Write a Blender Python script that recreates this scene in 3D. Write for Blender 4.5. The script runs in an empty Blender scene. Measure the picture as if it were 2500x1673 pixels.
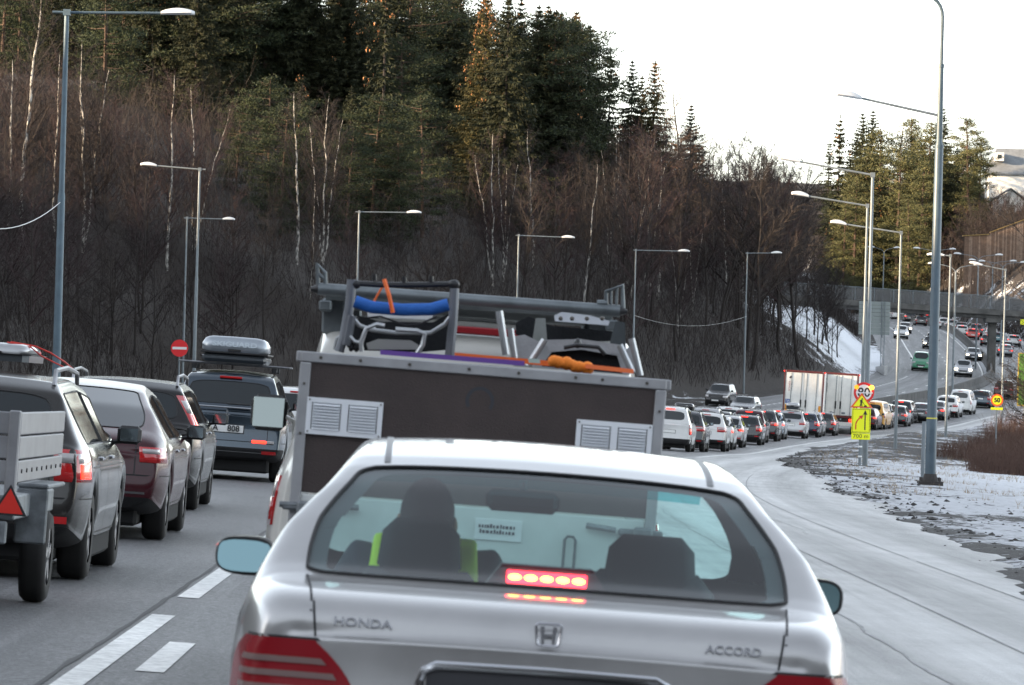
import bpy, bmesh, math, random
import numpy as np
from mathutils import Vector, Matrix, Euler, Quaternion
from mathutils.kdtree import KDTree

R = math.radians
SC = bpy.context.scene
COL = SC.collection

# ------------------------------------------------------------ camera
CAM_H, FPX, CXP, CYP = 1.55, 12500.0, 1250.0, 836.5      # focal length and centre in photograph pixels (2500 wide)
PITCH, ROLL = math.atan((970.0 - 836.5) / FPX), R(1.6)
cam_d = bpy.data.cameras.new('camera')
cam_d.sensor_width = 36.0
cam_d.lens = 36.0 * FPX / 2500.0
cam_d.clip_start, cam_d.clip_end = 0.5, 6000.0
cam_d.dof.use_dof = True
cam_d.dof.focus_distance = 75.0
cam_d.dof.aperture_fstop = 17.0
cam_o = bpy.data.objects.new('camera', cam_d)
COL.objects.link(cam_o)
cam_o.matrix_world = Matrix.Translation((0, 0, CAM_H)) @ Matrix.Rotation(R(90) + PITCH, 4, 'X') @ Matrix.Rotation(ROLL, 4, 'Z')
SC.camera = cam_o

# ------------------------------------------------------------ sky and sun
SUN_EL, SUN_AZ = R(11.0), R(-108.0)                       # azimuth from +Y, clockwise: low in the left, behind the hill
SUN_DIR = Vector((math.sin(SUN_AZ) * math.cos(SUN_EL), math.cos(SUN_AZ) * math.cos(SUN_EL), math.sin(SUN_EL)))
W = bpy.data.worlds.new('World')
SC.world = W
W.use_nodes = True
nt = W.node_tree
nt.nodes.clear()
sky = nt.nodes.new('ShaderNodeTexSky')
sky.sky_type = 'NISHITA'
sky.sun_disc = False
sky.sun_elevation = SUN_EL
sky.sun_rotation = SUN_AZ
sky.air_density = 1.0
sky.dust_density = 0.4
sky.ozone_density = 1.5
bg = nt.nodes.new('ShaderNodeBackground')
bg.inputs['Strength'].default_value = 0.15
wo = nt.nodes.new('ShaderNodeOutputWorld')
hz = nt.nodes.new('ShaderNodeHueSaturation')              # thin high cloud takes most of the blue out
hz.inputs['Saturation'].default_value = 0.36
hz.inputs['Value'].default_value = 1.0
nt.links.new(sky.outputs[0], hz.inputs['Color'])
nt.links.new(hz.outputs[0], bg.inputs[0])
nt.links.new(bg.outputs[0], wo.inputs[0])
sun_d = bpy.data.lights.new('sun', 'SUN')
sun_d.energy = 4.2
sun_d.angle = R(0.6)
sun_d.color = (1.0, 0.74, 0.47)
sun_o = bpy.data.objects.new('sun', sun_d)
COL.objects.link(sun_o)
sun_o.rotation_euler = SUN_DIR.to_track_quat('Z', 'Y').to_euler()
SC.view_settings.view_transform = 'Standard'
SC.view_settings.look = 'None'
SC.view_settings.gamma = 1.0
SC.view_settings.use_curve_mapping = False
SC.view_settings.exposure = 2.05
SC.render.engine = 'CYCLES'
SC.cycles.max_bounces = 8
SC.cycles.transparent_max_bounces = 12

# ------------------------------------------------------------ materials
MATS = {}
def mat(name, col=(0.5, 0.5, 0.5), rough=0.5, metal=0.0, coat=0.0, emit=None, estr=0.0, var=0.0, vscale=4.0, bump=0.0, bscale=60.0, spec=0.5, alpha=1.0):
    if name in MATS:
        return MATS[name]
    m = bpy.data.materials.new(name)
    m.use_nodes = True
    n = m.node_tree.nodes
    l = m.node_tree.links
    p = n['Principled BSDF']
    c4 = (*col, 1.0)
    p.inputs['Base Color'].default_value = c4
    p.inputs['Roughness'].default_value = rough
    p.inputs['Metallic'].default_value = metal
    p.inputs['Coat Weight'].default_value = coat
    p.inputs['Coat Roughness'].default_value = 0.04
    p.inputs['Specular IOR Level'].default_value = spec
    if emit:
        p.inputs['Emission Color'].default_value = (*emit, 1.0)
        p.inputs['Emission Strength'].default_value = estr
    if var or bump:
        tc = n.new('ShaderNodeTexCoord')
    if var:
        nz = n.new('ShaderNodeTexNoise')
        nz.inputs['Scale'].default_value = vscale
        nz.inputs['Detail'].default_value = 6.0
        nz.inputs['Roughness'].default_value = 0.65
        l.new(tc.outputs['Object'], nz.inputs['Vector'])
        mr = n.new('ShaderNodeMapRange')
        mr.inputs['From Min'].default_value = 0.3
        mr.inputs['From Max'].default_value = 0.7
        mr.inputs['To Min'].default_value = 1.0 - var
        mr.inputs['To Max'].default_value = 1.0 + var
        l.new(nz.outputs[0], mr.inputs['Value'])
        mx = n.new('ShaderNodeMix')
        mx.data_type = 'RGBA'
        mx.blend_type = 'MULTIPLY'
        mx.inputs[0].default_value = 1.0
        mx.inputs[6].default_value = c4
        l.new(mr.outputs[0], mx.inputs[7])
        l.new(mx.outputs[2], p.inputs['Base Color'])
        mr2 = n.new('ShaderNodeMapRange')
        mr2.inputs['To Min'].default_value = max(0.02, rough - 0.12)
        mr2.inputs['To Max'].default_value = min(1.0, rough + 0.14)
        l.new(nz.outputs[0], mr2.inputs['Value'])
        l.new(mr2.outputs[0], p.inputs['Roughness'])
    if bump:
        nb = n.new('ShaderNodeTexNoise')
        nb.inputs['Scale'].default_value = bscale
        nb.inputs['Detail'].default_value = 4.0
        l.new(tc.outputs['Object'], nb.inputs['Vector'])
        b = n.new('ShaderNodeBump')
        b.inputs['Strength'].default_value = bump
        b.inputs['Distance'].default_value = 0.02
        l.new(nb.outputs[0], b.inputs['Height'])
        l.new(b.outputs[0], p.inputs['Normal'])
    MATS[name] = m
    return m

def ramp(nodes, stops):
    r = nodes.new('ShaderNodeValToRGB')
    e = r.color_ramp.elements
    while len(e) > 1:
        e.remove(e[-1])
    e[0].position, e[0].color = stops[0][0], (*stops[0][1], 1)
    for p, c in stops[1:]:
        q = e.new(p)
        q.color = (*c, 1)
    return r

# ------------------------------------------------------------ object helpers
def props(o, label=None, cat=None, group=None, kind=None):
    if label: o['label'] = label
    if cat: o['category'] = cat
    if group: o['group'] = group
    if kind: o['kind'] = kind
    return o

def mesh_obj(name, verts, faces, m, parent=None, smooth=False, mi=None, loc=None):
    me = bpy.data.meshes.new(name)
    me.from_pydata([tuple(v) for v in verts], [], [tuple(f) for f in faces])
    if not isinstance(m, (list, tuple)):
        m = [m]
    for x in m:
        me.materials.append(x)
    if mi is not None:
        me.polygons.foreach_set('material_index', mi)
    if smooth:
        me.polygons.foreach_set('use_smooth', [True] * len(me.polygons))
    me.update()
    o = bpy.data.objects.new(name, me)
    COL.objects.link(o)
    if parent: o.parent = parent
    if loc is not None: o.location = loc
    return o

def big_mesh(name, V, F, m, smooth=True):
    """V (n,3) array, F (k,4) or (k,3) array"""
    me = bpy.data.meshes.new(name)
    V = np.asarray(V, dtype=np.float32)
    F = np.asarray(F, dtype=np.int32)
    k = F.shape[1]
    me.vertices.add(len(V))
    me.vertices.foreach_set('co', V.ravel())
    me.loops.add(F.size)
    me.loops.foreach_set('vertex_index', F.ravel())
    me.polygons.add(len(F))
    me.polygons.foreach_set('loop_start', np.arange(0, F.size, k, dtype=np.int32))
    me.polygons.foreach_set('use_smooth', np.full(len(F), smooth))
    me.update(calc_edges=True)
    me.validate()
    for x in (m if isinstance(m, (list, tuple)) else [m]):
        me.materials.append(x)
    return me

def link(name, me, parent=None):
    o = bpy.data.objects.new(name, me)
    COL.objects.link(o)
    if parent: o.parent = parent
    return o

def empty(name, loc=(0, 0, 0), rot=(0, 0, 0), label=None, cat=None, group=None):
    o = bpy.data.objects.new(name, None)
    o.empty_display_size = 0.3
    COL.objects.link(o)
    o.location = loc
    o.rotation_euler = rot
    return props(o, label, cat, group)

def copy_tree(o, parent=None):
    c = o.copy()
    COL.objects.link(c)
    if parent is not None: c.parent = parent
    for ch in KIDS.get(o.name, []):
        copy_tree(ch, c)
    return c

KIDS = {}
def freeze(root):
    """remember the children of a prototype (and their children) so copies are quick"""
    ch = [o for o in root.children]
    KIDS[root.name] = ch
    for c in ch: freeze(c)
    return root

class MB:
    """collects simple solids into one mesh"""
    def __init__(s):
        s.v, s.f = [], []
    def add(s, vs, fs):
        b = len(s.v)
        s.v += [tuple(v) for v in vs]
        s.f += [tuple(b + i for i in f) for f in fs]
        return s
    def box(s, x0, x1, y0, y1, z0, z1, M=None):
        vs = [Vector((x, y, z)) for z in (z0, z1) for y in (y0, y1) for x in (x0, x1)]
        if M is not None: vs = [M @ v for v in vs]
        return s.add(vs, [(0, 2, 3, 1), (4, 5, 7, 6), (0, 1, 5, 4), (2, 6, 7, 3), (0, 4, 6, 2), (1, 3, 7, 5)])
    def bbox(s, x0, x1, y0, y1, z0, z1, b=0.01, M=None):
        """box with chamfered edges"""
        xs, ys, zs = (x0, x1), (y0, y1), (z0, z1)
        vs = []
        idx = {}
        for i in (0, 1):
            for j in (0, 1):
                for k in (0, 1):
                    sx, sy, sz = (b if i == 0 else -b), (b if j == 0 else -b), (b if k == 0 else -b)
                    for a, off in enumerate(((0, sy, sz), (sx, 0, sz), (sx, sy, 0))):
                        idx[i, j, k, a] = len(vs)
                        vs.append(Vector((xs[i] + off[0], ys[j] + off[1], zs[k] + off[2])))
        fs = []
        g = lambda i, j, k, a: idx[i, j, k, a]
        for i in (0, 1):
            q = [g(i, 0, 0, 0), g(i, 1, 0, 0), g(i, 1, 1, 0), g(i, 0, 1, 0)]
            fs.append(q if i else q[::-1])
            q = [g(0, i, 0, 1), g(1, i, 0, 1), g(1, i, 1, 1), g(0, i, 1, 1)]
            fs.append(q[::-1] if i else q)
            q = [g(0, 0, i, 2), g(1, 0, i, 2), g(1, 1, i, 2), g(0, 1, i, 2)]
            fs.append(q if i else q[::-1])
            for j in (0, 1):
                q = [g(i, j, 0, 0), g(i, j, 1, 0), g(i, j, 1, 1), g(i, j, 0, 1)]
                fs.append(q if (i ^ j) else q[::-1])
                q = [g(i, 0, j, 0), g(i, 1, j, 0), g(i, 1, j, 2), g(i, 0, j, 2)]
                fs.append(q[::-1] if (i ^ j) else q)
                q = [g(0, i, j, 1), g(1, i, j, 1), g(1, i, j, 2), g(0, i, j, 2)]
                fs.append(q if (i ^ j) else q[::-1])
                for k in (0, 1):
                    q = [g(i, j, k, 0), g(i, j, k, 1), g(i, j, k, 2)]
                    fs.append(q if (i ^ j ^ k) else q[::-1])
        if M is not None: vs = [M @ v for v in vs]
        return s.add(vs, fs)
    def tube(s, pts, r, n=8, cap=True):
        pts = [Vector(p) for p in pts]
        rs = r if isinstance(r, (list, tuple)) else [r] * len(pts)
        b = len(s.v)
        up = None
        for i, p in enumerate(pts):
            d = (pts[min(i + 1, len(pts) - 1)] - pts[max(i - 1, 0)]).normalized()
            if up is None:
                up = d.orthogonal().normalized()
            else:
                up = (up - d * up.dot(d))
                up = up.normalized() if up.length > 1e-6 else d.orthogonal().normalized()
            w = d.cross(up)
            for k in range(n):
                a = 2 * math.pi * k / n
                s.v.append(tuple(p + (up * math.cos(a) + w * math.sin(a)) * rs[i]))
        for i in range(len(pts) - 1):
            for k in range(n):
                k2 = (k + 1) % n
                s.f.append((b + i * n + k, b + i * n + k2, b + (i + 1) * n + k2, b + (i + 1) * n + k))
        if cap:
            s.f.append(tuple(b + k for k in range(n))[::-1])
            s.f.append(tuple(b + (len(pts) - 1) * n + k for k in range(n)))
        return s
    def prism(s, poly, h0, h1, M=None, axis='z'):
        """polygon (list of 2-D points) extruded along an axis"""
        def p3(a, b, h):
            return Vector((a, b, h)) if axis == 'z' else Vector((a, h, b)) if axis == 'y' else Vector((h, a, b))
        n = len(poly)
        vs = [p3(a, b, h0) for a, b in poly] + [p3(a, b, h1) for a, b in poly]
        if M is not None: vs = [M @ v for v in vs]
        fs = [tuple(range(n))[::-1], tuple(range(n, 2 * n))]
        fs += [(i, (i + 1) % n, n + (i + 1) % n, n + i) for i in range(n)]
        return s.add(vs, fs)
    def ellipsoid(s, c, r, n=12, m=8, M=None):
        vs, fs = [], []
        for i in range(m + 1):
            t = math.pi * i / m
            for k in range(n):
                a = 2 * math.pi * k / n
                vs.append(Vector((c[0] + r[0] * math.sin(t) * math.cos(a), c[1] + r[1] * math.sin(t) * math.sin(a), c[2] + r[2] * math.cos(t))))
        for i in range(m):
            for k in range(n):
                fs.append((i * n + k, (i + 1) * n + k, (i + 1) * n + (k + 1) % n, i * n + (k + 1) % n))
        if M is not None: vs = [M @ v for v in vs]
        return s.add(vs, fs)
    def build(s, name, m, parent=None, smooth=False, loc=None, angle=35):
        o = mesh_obj(name, s.v, s.f, m, parent, False, loc=loc)
        bm = bmesh.new()
        bm.from_mesh(o.data)
        bmesh.ops.recalc_face_normals(bm, faces=bm.faces)
        if smooth:
            bmesh.ops.remove_doubles(bm, verts=bm.verts, dist=1e-5)
            for f in bm.faces: f.smooth = True
            for e in bm.edges:
                if len(e.link_faces) == 2 and e.calc_face_angle(0) > R(angle): e.smooth = False
        bm.to_mesh(o.data)
        bm.free()
        return o

def text_mesh(name, txt, size, depth, m, parent=None, M=None, align='CENTER', xscale=1.0, font_off=0.0):
    """flat or raised lettering turned into a mesh"""
    cu = bpy.data.curves.new(name, 'FONT')
    cu.body = txt
    cu.size = size
    cu.extrude = depth
    cu.offset = font_off
    cu.align_x = align
    cu.align_y = 'CENTER'
    cu.resolution_u = 3
    t = bpy.data.objects.new(name + '_src', cu)
    COL.objects.link(t)
    dg = bpy.context.evaluated_depsgraph_get()
    me = bpy.data.meshes.new_from_object(t.evaluated_get(dg))
    bpy.data.objects.remove(t)
    bpy.data.curves.remove(cu)
    me.name = name
    T = Matrix.Diagonal((xscale, 1, 1, 1))
    me.transform((M @ T) if M is not None else T)
    me.materials.clear()
    me.materials.append(m)
    return link(name, me, parent)

# a face that looks along -Y (towards the camera): text drawn in XY stands up in XZ
STAND = Matrix.Rotation(R(90), 4, 'X')

# ------------------------------------------------------------ sight lines of the photograph (2343 px wide viewing scale)
KS = 2500.0 / 2343.0
def at(px, py, d):
    """point seen at (px, py) when it stands d metres ahead"""
    u, v = px * KS - CXP, -(py * KS - CYP)
    c, s = math.cos(ROLL), math.sin(ROLL)
    X, Y = u * c - v * s, u * s + v * c
    # camera axes without roll, pitched up
    dy = math.cos(PITCH) * FPX - math.sin(PITCH) * Y
    dz = math.sin(PITCH) * FPX + math.cos(PITCH) * Y
    return Vector((X / dy * d, d, CAM_H + dz / dy * d))
def pix(x, y, z):
    dy, dz = y, z - CAM_H
    D = math.cos(PITCH) * dy + math.sin(PITCH) * dz
    Y = -math.sin(PITCH) * dy + math.cos(PITCH) * dz
    X, Y = FPX * x / D, FPX * Y / D
    c, s = math.cos(ROLL), math.sin(ROLL)
    return (CXP + X * c + Y * s) / KS, (CYP - (-X * s + Y * c)) / KS
# ============================================================ the road's line and the lie of the land
PATH = [(0.6, -120, 0), (0.4, -60, 0), (0.1, 0, 0.0), (-0.2, 40, 0.0), (-0.5, 78, 0.0), (-0.2, 105, -0.03), (1.0, 132, -0.10), (2.9, 160, -0.2), (4.5, 180, -0.3), (6.7, 205, -0.42),
        (8.7, 225, -0.52), (12, 257, -0.45), (16.2, 293, -0.36), (21.0, 331, -0.26), (25.6, 350, -0.03), (30.3, 375, 0.4), (34.5, 395, 1.0), (40.0, 424, 1.7),
        (46, 455, 2.6), (53, 500, 4.1), (57.5, 550, 6.0), (60.5, 600, 8.1), (63.5, 650, 10.0), (66, 700, 11.9), (66.5, 750, 13.6), (64.5, 800, 15.3), (58, 845, 16.9),
        (46, 880, 18.3), (30, 905, 19.5), (8, 925, 21), (-20, 940, 22.5), (-90, 960, 25)]
def catmull(P, n=8):
    P = [np.array(p, float) for p in P]
    P = [2 * P[0] - P[1]] + P + [2 * P[-1] - P[-2]]
    out = []
    for i in range(1, len(P) - 2):
        a, b, c, d = P[i - 1], P[i], P[i + 1], P[i + 2]
        for k in range(n):
            t = k / n
            out.append(0.5 * ((2 * b) + (c - a) * t + (2 * a - 5 * b + 4 * c - d) * t * t + (-a + 3 * b - 3 * c + d) * t ** 3))
    out.append(P[-2])
    return np.array(out)
PL = catmull(PATH)
SEG = PL[1:, :2] - PL[:-1, :2]
SL = np.linalg.norm(SEG, axis=1)
SARC = np.concatenate([[0], np.cumsum(SL)])
S0 = float(np.interp(0.0, PL[:20, 1], SARC[:20]))
SARC = SARC - S0                                          # s = 0 beside the camera

def road_sl(X, Y):
    """s along the road, l across it (right positive), level of the road's crown line"""
    X, Y = np.asarray(X, float).ravel(), np.asarray(Y, float).ravel()
    best = np.full(X.shape, 1e18)
    s, l, z = np.zeros_like(X), np.zeros_like(X), np.zeros_like(X)
    for i in range(len(SEG)):
        dx, dy = SEG[i]
        L2 = dx * dx + dy * dy
        t = ((X - PL[i, 0]) * dx + (Y - PL[i, 1]) * dy) / L2
        lo = -1e9 if i == 0 else 0.0
        hi = 1e9 if i == len(SEG) - 1 else 1.0
        t = np.clip(t, lo, hi)
        ex, ey = X - (PL[i, 0] + t * dx), Y - (PL[i, 1] + t * dy)
        d = ex * ex + ey * ey
        m = d < best
        cr = (ex * dy - ey * dx) / SL[i]
        best = np.where(m, d, best)
        s = np.where(m, SARC[i] + t * SL[i], s)
        l = np.where(m, np.sign(cr) * np.sqrt(d), l)
        z = np.where(m, PL[i, 2] + np.clip(t, 0, 1) * (PL[i + 1, 2] - PL[i, 2]), z)
    return s, l, z

def sstep(a, b, x):
    t = np.clip((x - a) / (b - a), 0, 1)
    return t * t * (3 - 2 * t)
BANK = 0.047
def edge_r(s):                                            # where the asphalt ends on the right
    return np.interp(s, [0, 30, 55, 99, 150, 190, 216, 250, 400, 470, 560], [4.6, 5.0, 5.8, 7.2, 6.5, 4.4, 3.6, 3.2, 3.2, 3.6, 2.6])
EDGE_L = -17.4
def off_left(s):                                          # foot of the wooded hill: slip roads lie before it at first
    return np.interp(s, [-100, 200, 325, 352, 385, 425, 460], [34, 40, 41, 30, 25, 20.5, 19])
def lift(s):                                              # how far the verges stand above the banked plane
    return np.interp(s, [0, 150, 205, 235, 300, 350, 420], [0, 0, 0.02, 0.35, 0.75, 0.5, 0.3])

def vnoise(x, y, seed=0):
    """cheap smooth value noise"""
    xi, yi = np.floor(x).astype(np.int64), np.floor(y).astype(np.int64)
    fx, fy = x - xi, y - yi
    fx, fy = fx * fx * (3 - 2 * fx), fy * fy * (3 - 2 * fy)
    def h(a, b):
        n = (a * 374761393 + b * 668265263 + seed * 1442695041) & 0x7fffffff
        n = ((n ^ (n >> 13)) * 1274126177) & 0x7fffffff
        return ((n ^ (n >> 16)) & 0xffff) / 65535.0
    return (h(xi, yi) * (1 - fx) + h(xi + 1, yi) * fx) * (1 - fy) + (h(xi, yi + 1) * (1 - fx) + h(xi + 1, yi + 1) * fx) * fy
def fbm(x, y, seed=0, o=4):
    t, a, f = 0, 0.5, 1.0
    for i in range(o):
        t = t + a * vnoise(x * f + 17.3 * i, y * f - 9.1 * i, seed + i)
        a *= 0.5
        f *= 2.03
    return t

def road_z_sl(s, l, zc):
    k = BANK * np.interp(s, [0, 230, 300, 2000], [1, 1, 0.9, 0.8])
    return zc - k * np.clip(l, -17, 14)

def land(X, Y, rough=True):
    s, l, zc = road_sl(X, Y)
    X, Y = np.asarray(X, float).ravel(), np.asarray(Y, float).ravel()
    z = road_z_sl(s, l, zc)
    er = edge_r(s)
    # left: ditch, bank, wooded hill
    u = -l - off_left(s)
    up = np.clip(u, 0, None)
    hgt = 33.0 * np.interp(s, [-400, 120, 230, 430, 560, 700, 900], [1.5, 1.5, 1.0, 1, 1.0, 0.8, 0.8])  # raised out of view beside the camera, to keep the road in shade
    ramp_ = hgt * (1 - np.exp(-up * 0.62 / hgt))
    z = z + sstep(0, 5, up) * 0.9 + ramp_
    # right: low verge near, hillside beyond the bridge
    w = np.clip(l - er - 1.0, 0, None)
    k = np.interp(s, [0, 500, 640, 760, 1100], [0.0, 0.0, 0.8, 1.35, 1.2])
    z = z + 24.0 * (1 - np.exp(-w * k / 24.0)) + sstep(0.0, 3.5, l - er) * lift(s)
    # unseen hills added behind the camera, to darken what the cars reflect
    z = z + 60.0 * (1 - np.exp(-np.clip(-24 - Y, 0, None) * 0.85 / 60.0)) + 26.0 * (1 - np.exp(-np.clip(l - 26, 0, None) * 0.4 / 26.0)) * np.interp(s, [-100, -50, -10], [1, 1, 0])
    # under the asphalt the land lies a little lower
    e = 0.30 * (fbm(X * 0.5, Y * 0.12, 3) - 0.45) if rough else 0.0
    onroad = (1 - sstep(er - 0.9, er + 0.9 , l + e * 6)) * (1 - sstep(-EDGE_L - 0.3, -EDGE_L + 0.5, -l))
    z = z - 0.14 * onroad + 0.05 * (1 - onroad)
    if rough:
        off = 1 - onroad
        z = z + off * (0.10 * (fbm(X * 1.3, Y * 0.8, 7) - 0.5) + 0.07 * sstep(0, 2, np.abs(l) - 3) * (fbm(X * 2.3, Y * 1.4, 11, 3) - 0.45))
        z = z + sstep(2, 14, up) * 3.0 * (fbm(X * 0.06, Y * 0.06, 21) - 0.5)
        z = z + off * sstep(560, 640, s) * sstep(3, 12, w) * 1.6 * (fbm(X * 0.15, Y * 0.15, 25) - 0.4)
    return z

def lz(x, y):
    return float(land([x], [y], False)[0])
def rz(x, y):
    s, l, zc = road_sl([x], [y])
    return float(road_z_sl(s, l, zc)[0])
def road_pt(s, l, dz=0.0):
    """world point at (s, l) on the road surface and the road's heading there"""
    i = int(np.clip(np.searchsorted(SARC, s) - 1, 0, len(SEG) - 1))
    t = (s - SARC[i]) / SL[i]
    dx, dy = SEG[i] / SL[i]
    # smooth heading
    p = PL[i] + (PL[i + 1] - PL[i]) * t
    x, y = p[0] + dy * l, p[1] - dx * l
    z = float(road_z_sl(np.array([s]), np.array([l]), np.array([p[2]]))[0]) + dz
    return Vector((x, y, z)), math.atan2(dx, dy)
def ground_at(px, py, d0=15.0, d1=900.0):
    """where the sight line through a photograph point meets the land"""
    ds = np.exp(np.linspace(math.log(d0), math.log(d1), 700))
    P = np.array([at(px, py, d) for d in ds])
    g = land(P[:, 0], P[:, 1], False)
    below = P[:, 2] < g + 0.05
    i = int(np.argmax(below)) if below.any() else len(ds) - 1
    return Vector((P[i, 0], P[i, 1], g[i]))

# ---- ground sheet, finer where the verge is close and sharp
def spaced(stops):
    out = []
    for (a, b, st) in stops:
        out += list(np.arange(a, b, st))
    out.append(stops[-1][1])
    return np.array(out)
gx = spaced([(-2500, -300, 275), (-300, -120, 20), (-120, -4, 3.0), (-4, 3, 1.0), (3, 27, 0.22), (27, 75, 1.0), (75, 160, 5), (160, 300, 20), (300, 2700, 300)])
gy = spaced([(-600, -60, 30), (-60, 40, 4), (40, 75, 0.8), (75, 130, 0.55), (130, 260, 0.8), (260, 460, 2.0), (460, 950, 3.5), (950, 1300, 25), (1300, 3700, 300)])
GX, GY = np.meshgrid(gx, gy)
GZ = land(GX, GY).reshape(GX.shape)
far = np.clip((GY - 1100) / 800, 0, 1)
GZ = GZ * (1 - far) + far * 20
nx, ny = len(gx), len(gy)
idx = np.arange(nx * ny).reshape(ny, nx)
F = np.stack([idx[:-1, :-1], idx[:-1, 1:], idx[1:, 1:], idx[1:, :-1]], -1).reshape(-1, 4)

def land_material():
    m = bpy.data.materials.new('snow_mud_and_litter')
    m.use_nodes = True
    n, l = m.node_tree.nodes, m.node_tree.links
    p = n['Principled BSDF']
    tc = n.new('ShaderNodeTexCoord')
    def noise(scale, det=5, rough=0.6, src=None, dist=0.0):
        q = n.new('ShaderNodeTexNoise')
        q.inputs['Scale'].default_value = scale
        q.inputs['Detail'].default_value = det
        q.inputs['Roughness'].default_value = rough
        q.inputs['Distortion'].default_value = dist
        l.new(src or tc.outputs['Object'], q.inputs['Vector'])
        return q
    mp = n.new('ShaderNodeMapping')
    mp.inputs['Scale'].default_value = (1.0, 0.5, 1.0)
    l.new(tc.outputs['Object'], mp.inputs['Vector'])
    cov = n.new('ShaderNodeAttribute')
    cov.attribute_name = 'snow'
    mud = n.new('ShaderNodeAttribute')
    mud.attribute_name = 'mud'
    n1 = noise(0.28, 12, 0.72, mp.outputs[0])
    n2 = noise(5.0, 6, 0.7, mp.outputs[0])
    # snow mask = cover + noise
    a = n.new('ShaderNodeMath'); a.operation = 'MULTIPLY_ADD'
    l.new(n1.outputs[0], a.inputs[0]); a.inputs[1].default_value = 2.6; a.inputs[2].default_value = -1.3
    b = n.new('ShaderNodeMath'); b.operation = 'MULTIPLY_ADD'
    l.new(n2.outputs[0], b.inputs[0]); b.inputs[1].default_value = 1.1; b.inputs[2].default_value = -0.55
    c = n.new('ShaderNodeMath'); c.operation = 'ADD'
    l.new(a.outputs[0], c.inputs[0]); l.new(b.outputs[0], c.inputs[1])
    d = n.new('ShaderNodeMath'); d.operation = 'ADD'
    l.new(c.outputs[0], d.inputs[0]); l.new(cov.outputs['Fac'], d.inputs[1])
    mr = n.new('ShaderNodeMapRange'); mr.interpolation_type = 'SMOOTHSTEP'
    mr.inputs['From Min'].default_value = 0.42; mr.inputs['From Max'].default_value = 0.66
    l.new(d.outputs[0], mr.inputs['Value'])
    # soil: litter brown to wet mud
    n3 = noise(9.0, 5, 0.7)
    soil = ramp(n, [(0.25, (0.005, 0.0035, 0.0025)), (0.5, (0.015, 0.0095, 0.0065)), (0.75, (0.040, 0.028, 0.019))])
    l.new(n3.outputs[0], soil.inputs[0])
    mudc = ramp(n, [(0.3, (0.022, 0.020, 0.019)), (0.55, (0.055, 0.052, 0.050)), (0.8, (0.13, 0.125, 0.12))])
    l.new(n3.outputs[0], mudc.inputs[0])
    mx = n.new('ShaderNodeMix'); mx.data_type = 'RGBA'
    l.new(mud.outputs['Fac'], mx.inputs[0]); l.new(soil.outputs[0], mx.inputs[6]); l.new(mudc.outputs[0], mx.inputs[7])
    # snow with dirt in it
    sn = ramp(n, [(0.2, (0.42, 0.43, 0.45)), (0.45, (0.70, 0.72, 0.75)), (0.7, (0.82, 0.84, 0.87))])
    l.new(n2.outputs[0], sn.inputs[0])
    dirty = n.new('ShaderNodeMix'); dirty.data_type = 'RGBA'; dirty.blend_type = 'MULTIPLY'
    l.new(mud.outputs['Fac'], dirty.inputs[0]); l.new(sn.outputs[0], dirty.inputs[6]); dirty.inputs[7].default_value = (0.62, 0.62, 0.63, 1)
    m2 = n.new('ShaderNodeMix'); m2.data_type = 'RGBA'
    l.new(mr.outputs[0], m2.inputs[0]); l.new(mx.outputs[2], m2.inputs[6]); l.new(dirty.outputs[2], m2.inputs[7])
    l.new(m2.outputs[2], p.inputs['Base Color'])
    p.inputs['Roughness'].default_value = 0.85
    bp = n.new('ShaderNodeBump'); bp.inputs['Strength'].default_value = 0.9; bp.inputs['Distance'].default_value = 0.06
    bn = noise(14.0, 5, 0.7)
    l.new(bn.outputs[0], bp.inputs['Height'])
    l.new(bp.outputs[0], p.inputs['Normal'])
    return m

me = big_mesh('ground', np.stack([GX, GY, GZ], -1).reshape(-1, 3), F, land_material())
s_, l_, z_ = road_sl(GX, GY)
er_ = edge_r(s_)
right = l_ > 0
dR = l_ - er_
# right verge: mud by the asphalt, dirty snow, then clean snow; brown grass far along
snow = np.where(right, np.interp(dR, [0, 0.6, 1.6, 4, 7, 12], [0.22, 0.48, 0.66, 0.74, 0.86, 0.95]), 0.0)
snow = np.where(right & (s_ > 150), np.interp(dR, [0, 1.2, 4, 5.5, 12], [0.12, 0.38, 0.64, 0.66, 0.72]) + 0.0, snow)
snow = np.where(right & (s_ > 215), np.interp(s_, [215, 235, 320, 430], [0.5, 0.34, 0.4, 0.75]), snow)
# a clean drift beyond the near lamp post
snow = snow + 0.75 * np.exp(-((GX.ravel() - 19.5) / 4.2) ** 2 - ((GY.ravel() - 176) / 26) ** 2) * (dR > 1.5)
snow = np.where(right & (s_ > 590), np.interp(dR, [0, 9, 14], [0.38, 0.34, -0.2]), snow)
uL = -l_ - (off_left(s_) - 1.5)
left_bare = np.interp(uL, [0, 1.5, 8, 12], [0.05, -0.2, -0.5, -0.6])
bright = np.exp(-((s_ - 545) / 70) ** 2)
left_open = np.interp(uL, [0, 1, 11, 15], [0.8, 1.1, 1.1, 0.1])
left_bare = np.where((uL < 0) & (s_ < 370), -0.30, left_bare)
snow = np.where(~right, left_bare * (1 - bright) + left_open * bright, snow)
lowbank = np.exp(-((s_ - 395) / 45) ** 2) * np.interp(uL, [0, 1, 6, 10], [0.2, 0.3, 0.25, 0])
snow = np.where(~right, snow + lowbank, snow)
snow = np.where(GY.ravel() < -22, -0.5, snow)
snow = np.where((l_ > 27) & (s_ < -10), -0.5, snow)
mud = np.where(right & (s_ < 420), np.interp(dR, [0, 4, 9, 14], [1, 0.9, 0.35, 0.0]), 0.0)
for nm, arr in (('snow', snow), ('mud', mud)):
    a = me.attributes.new(nm, 'FLOAT', 'POINT')
    a.data.foreach_set('value', arr.astype(np.float32))
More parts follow.
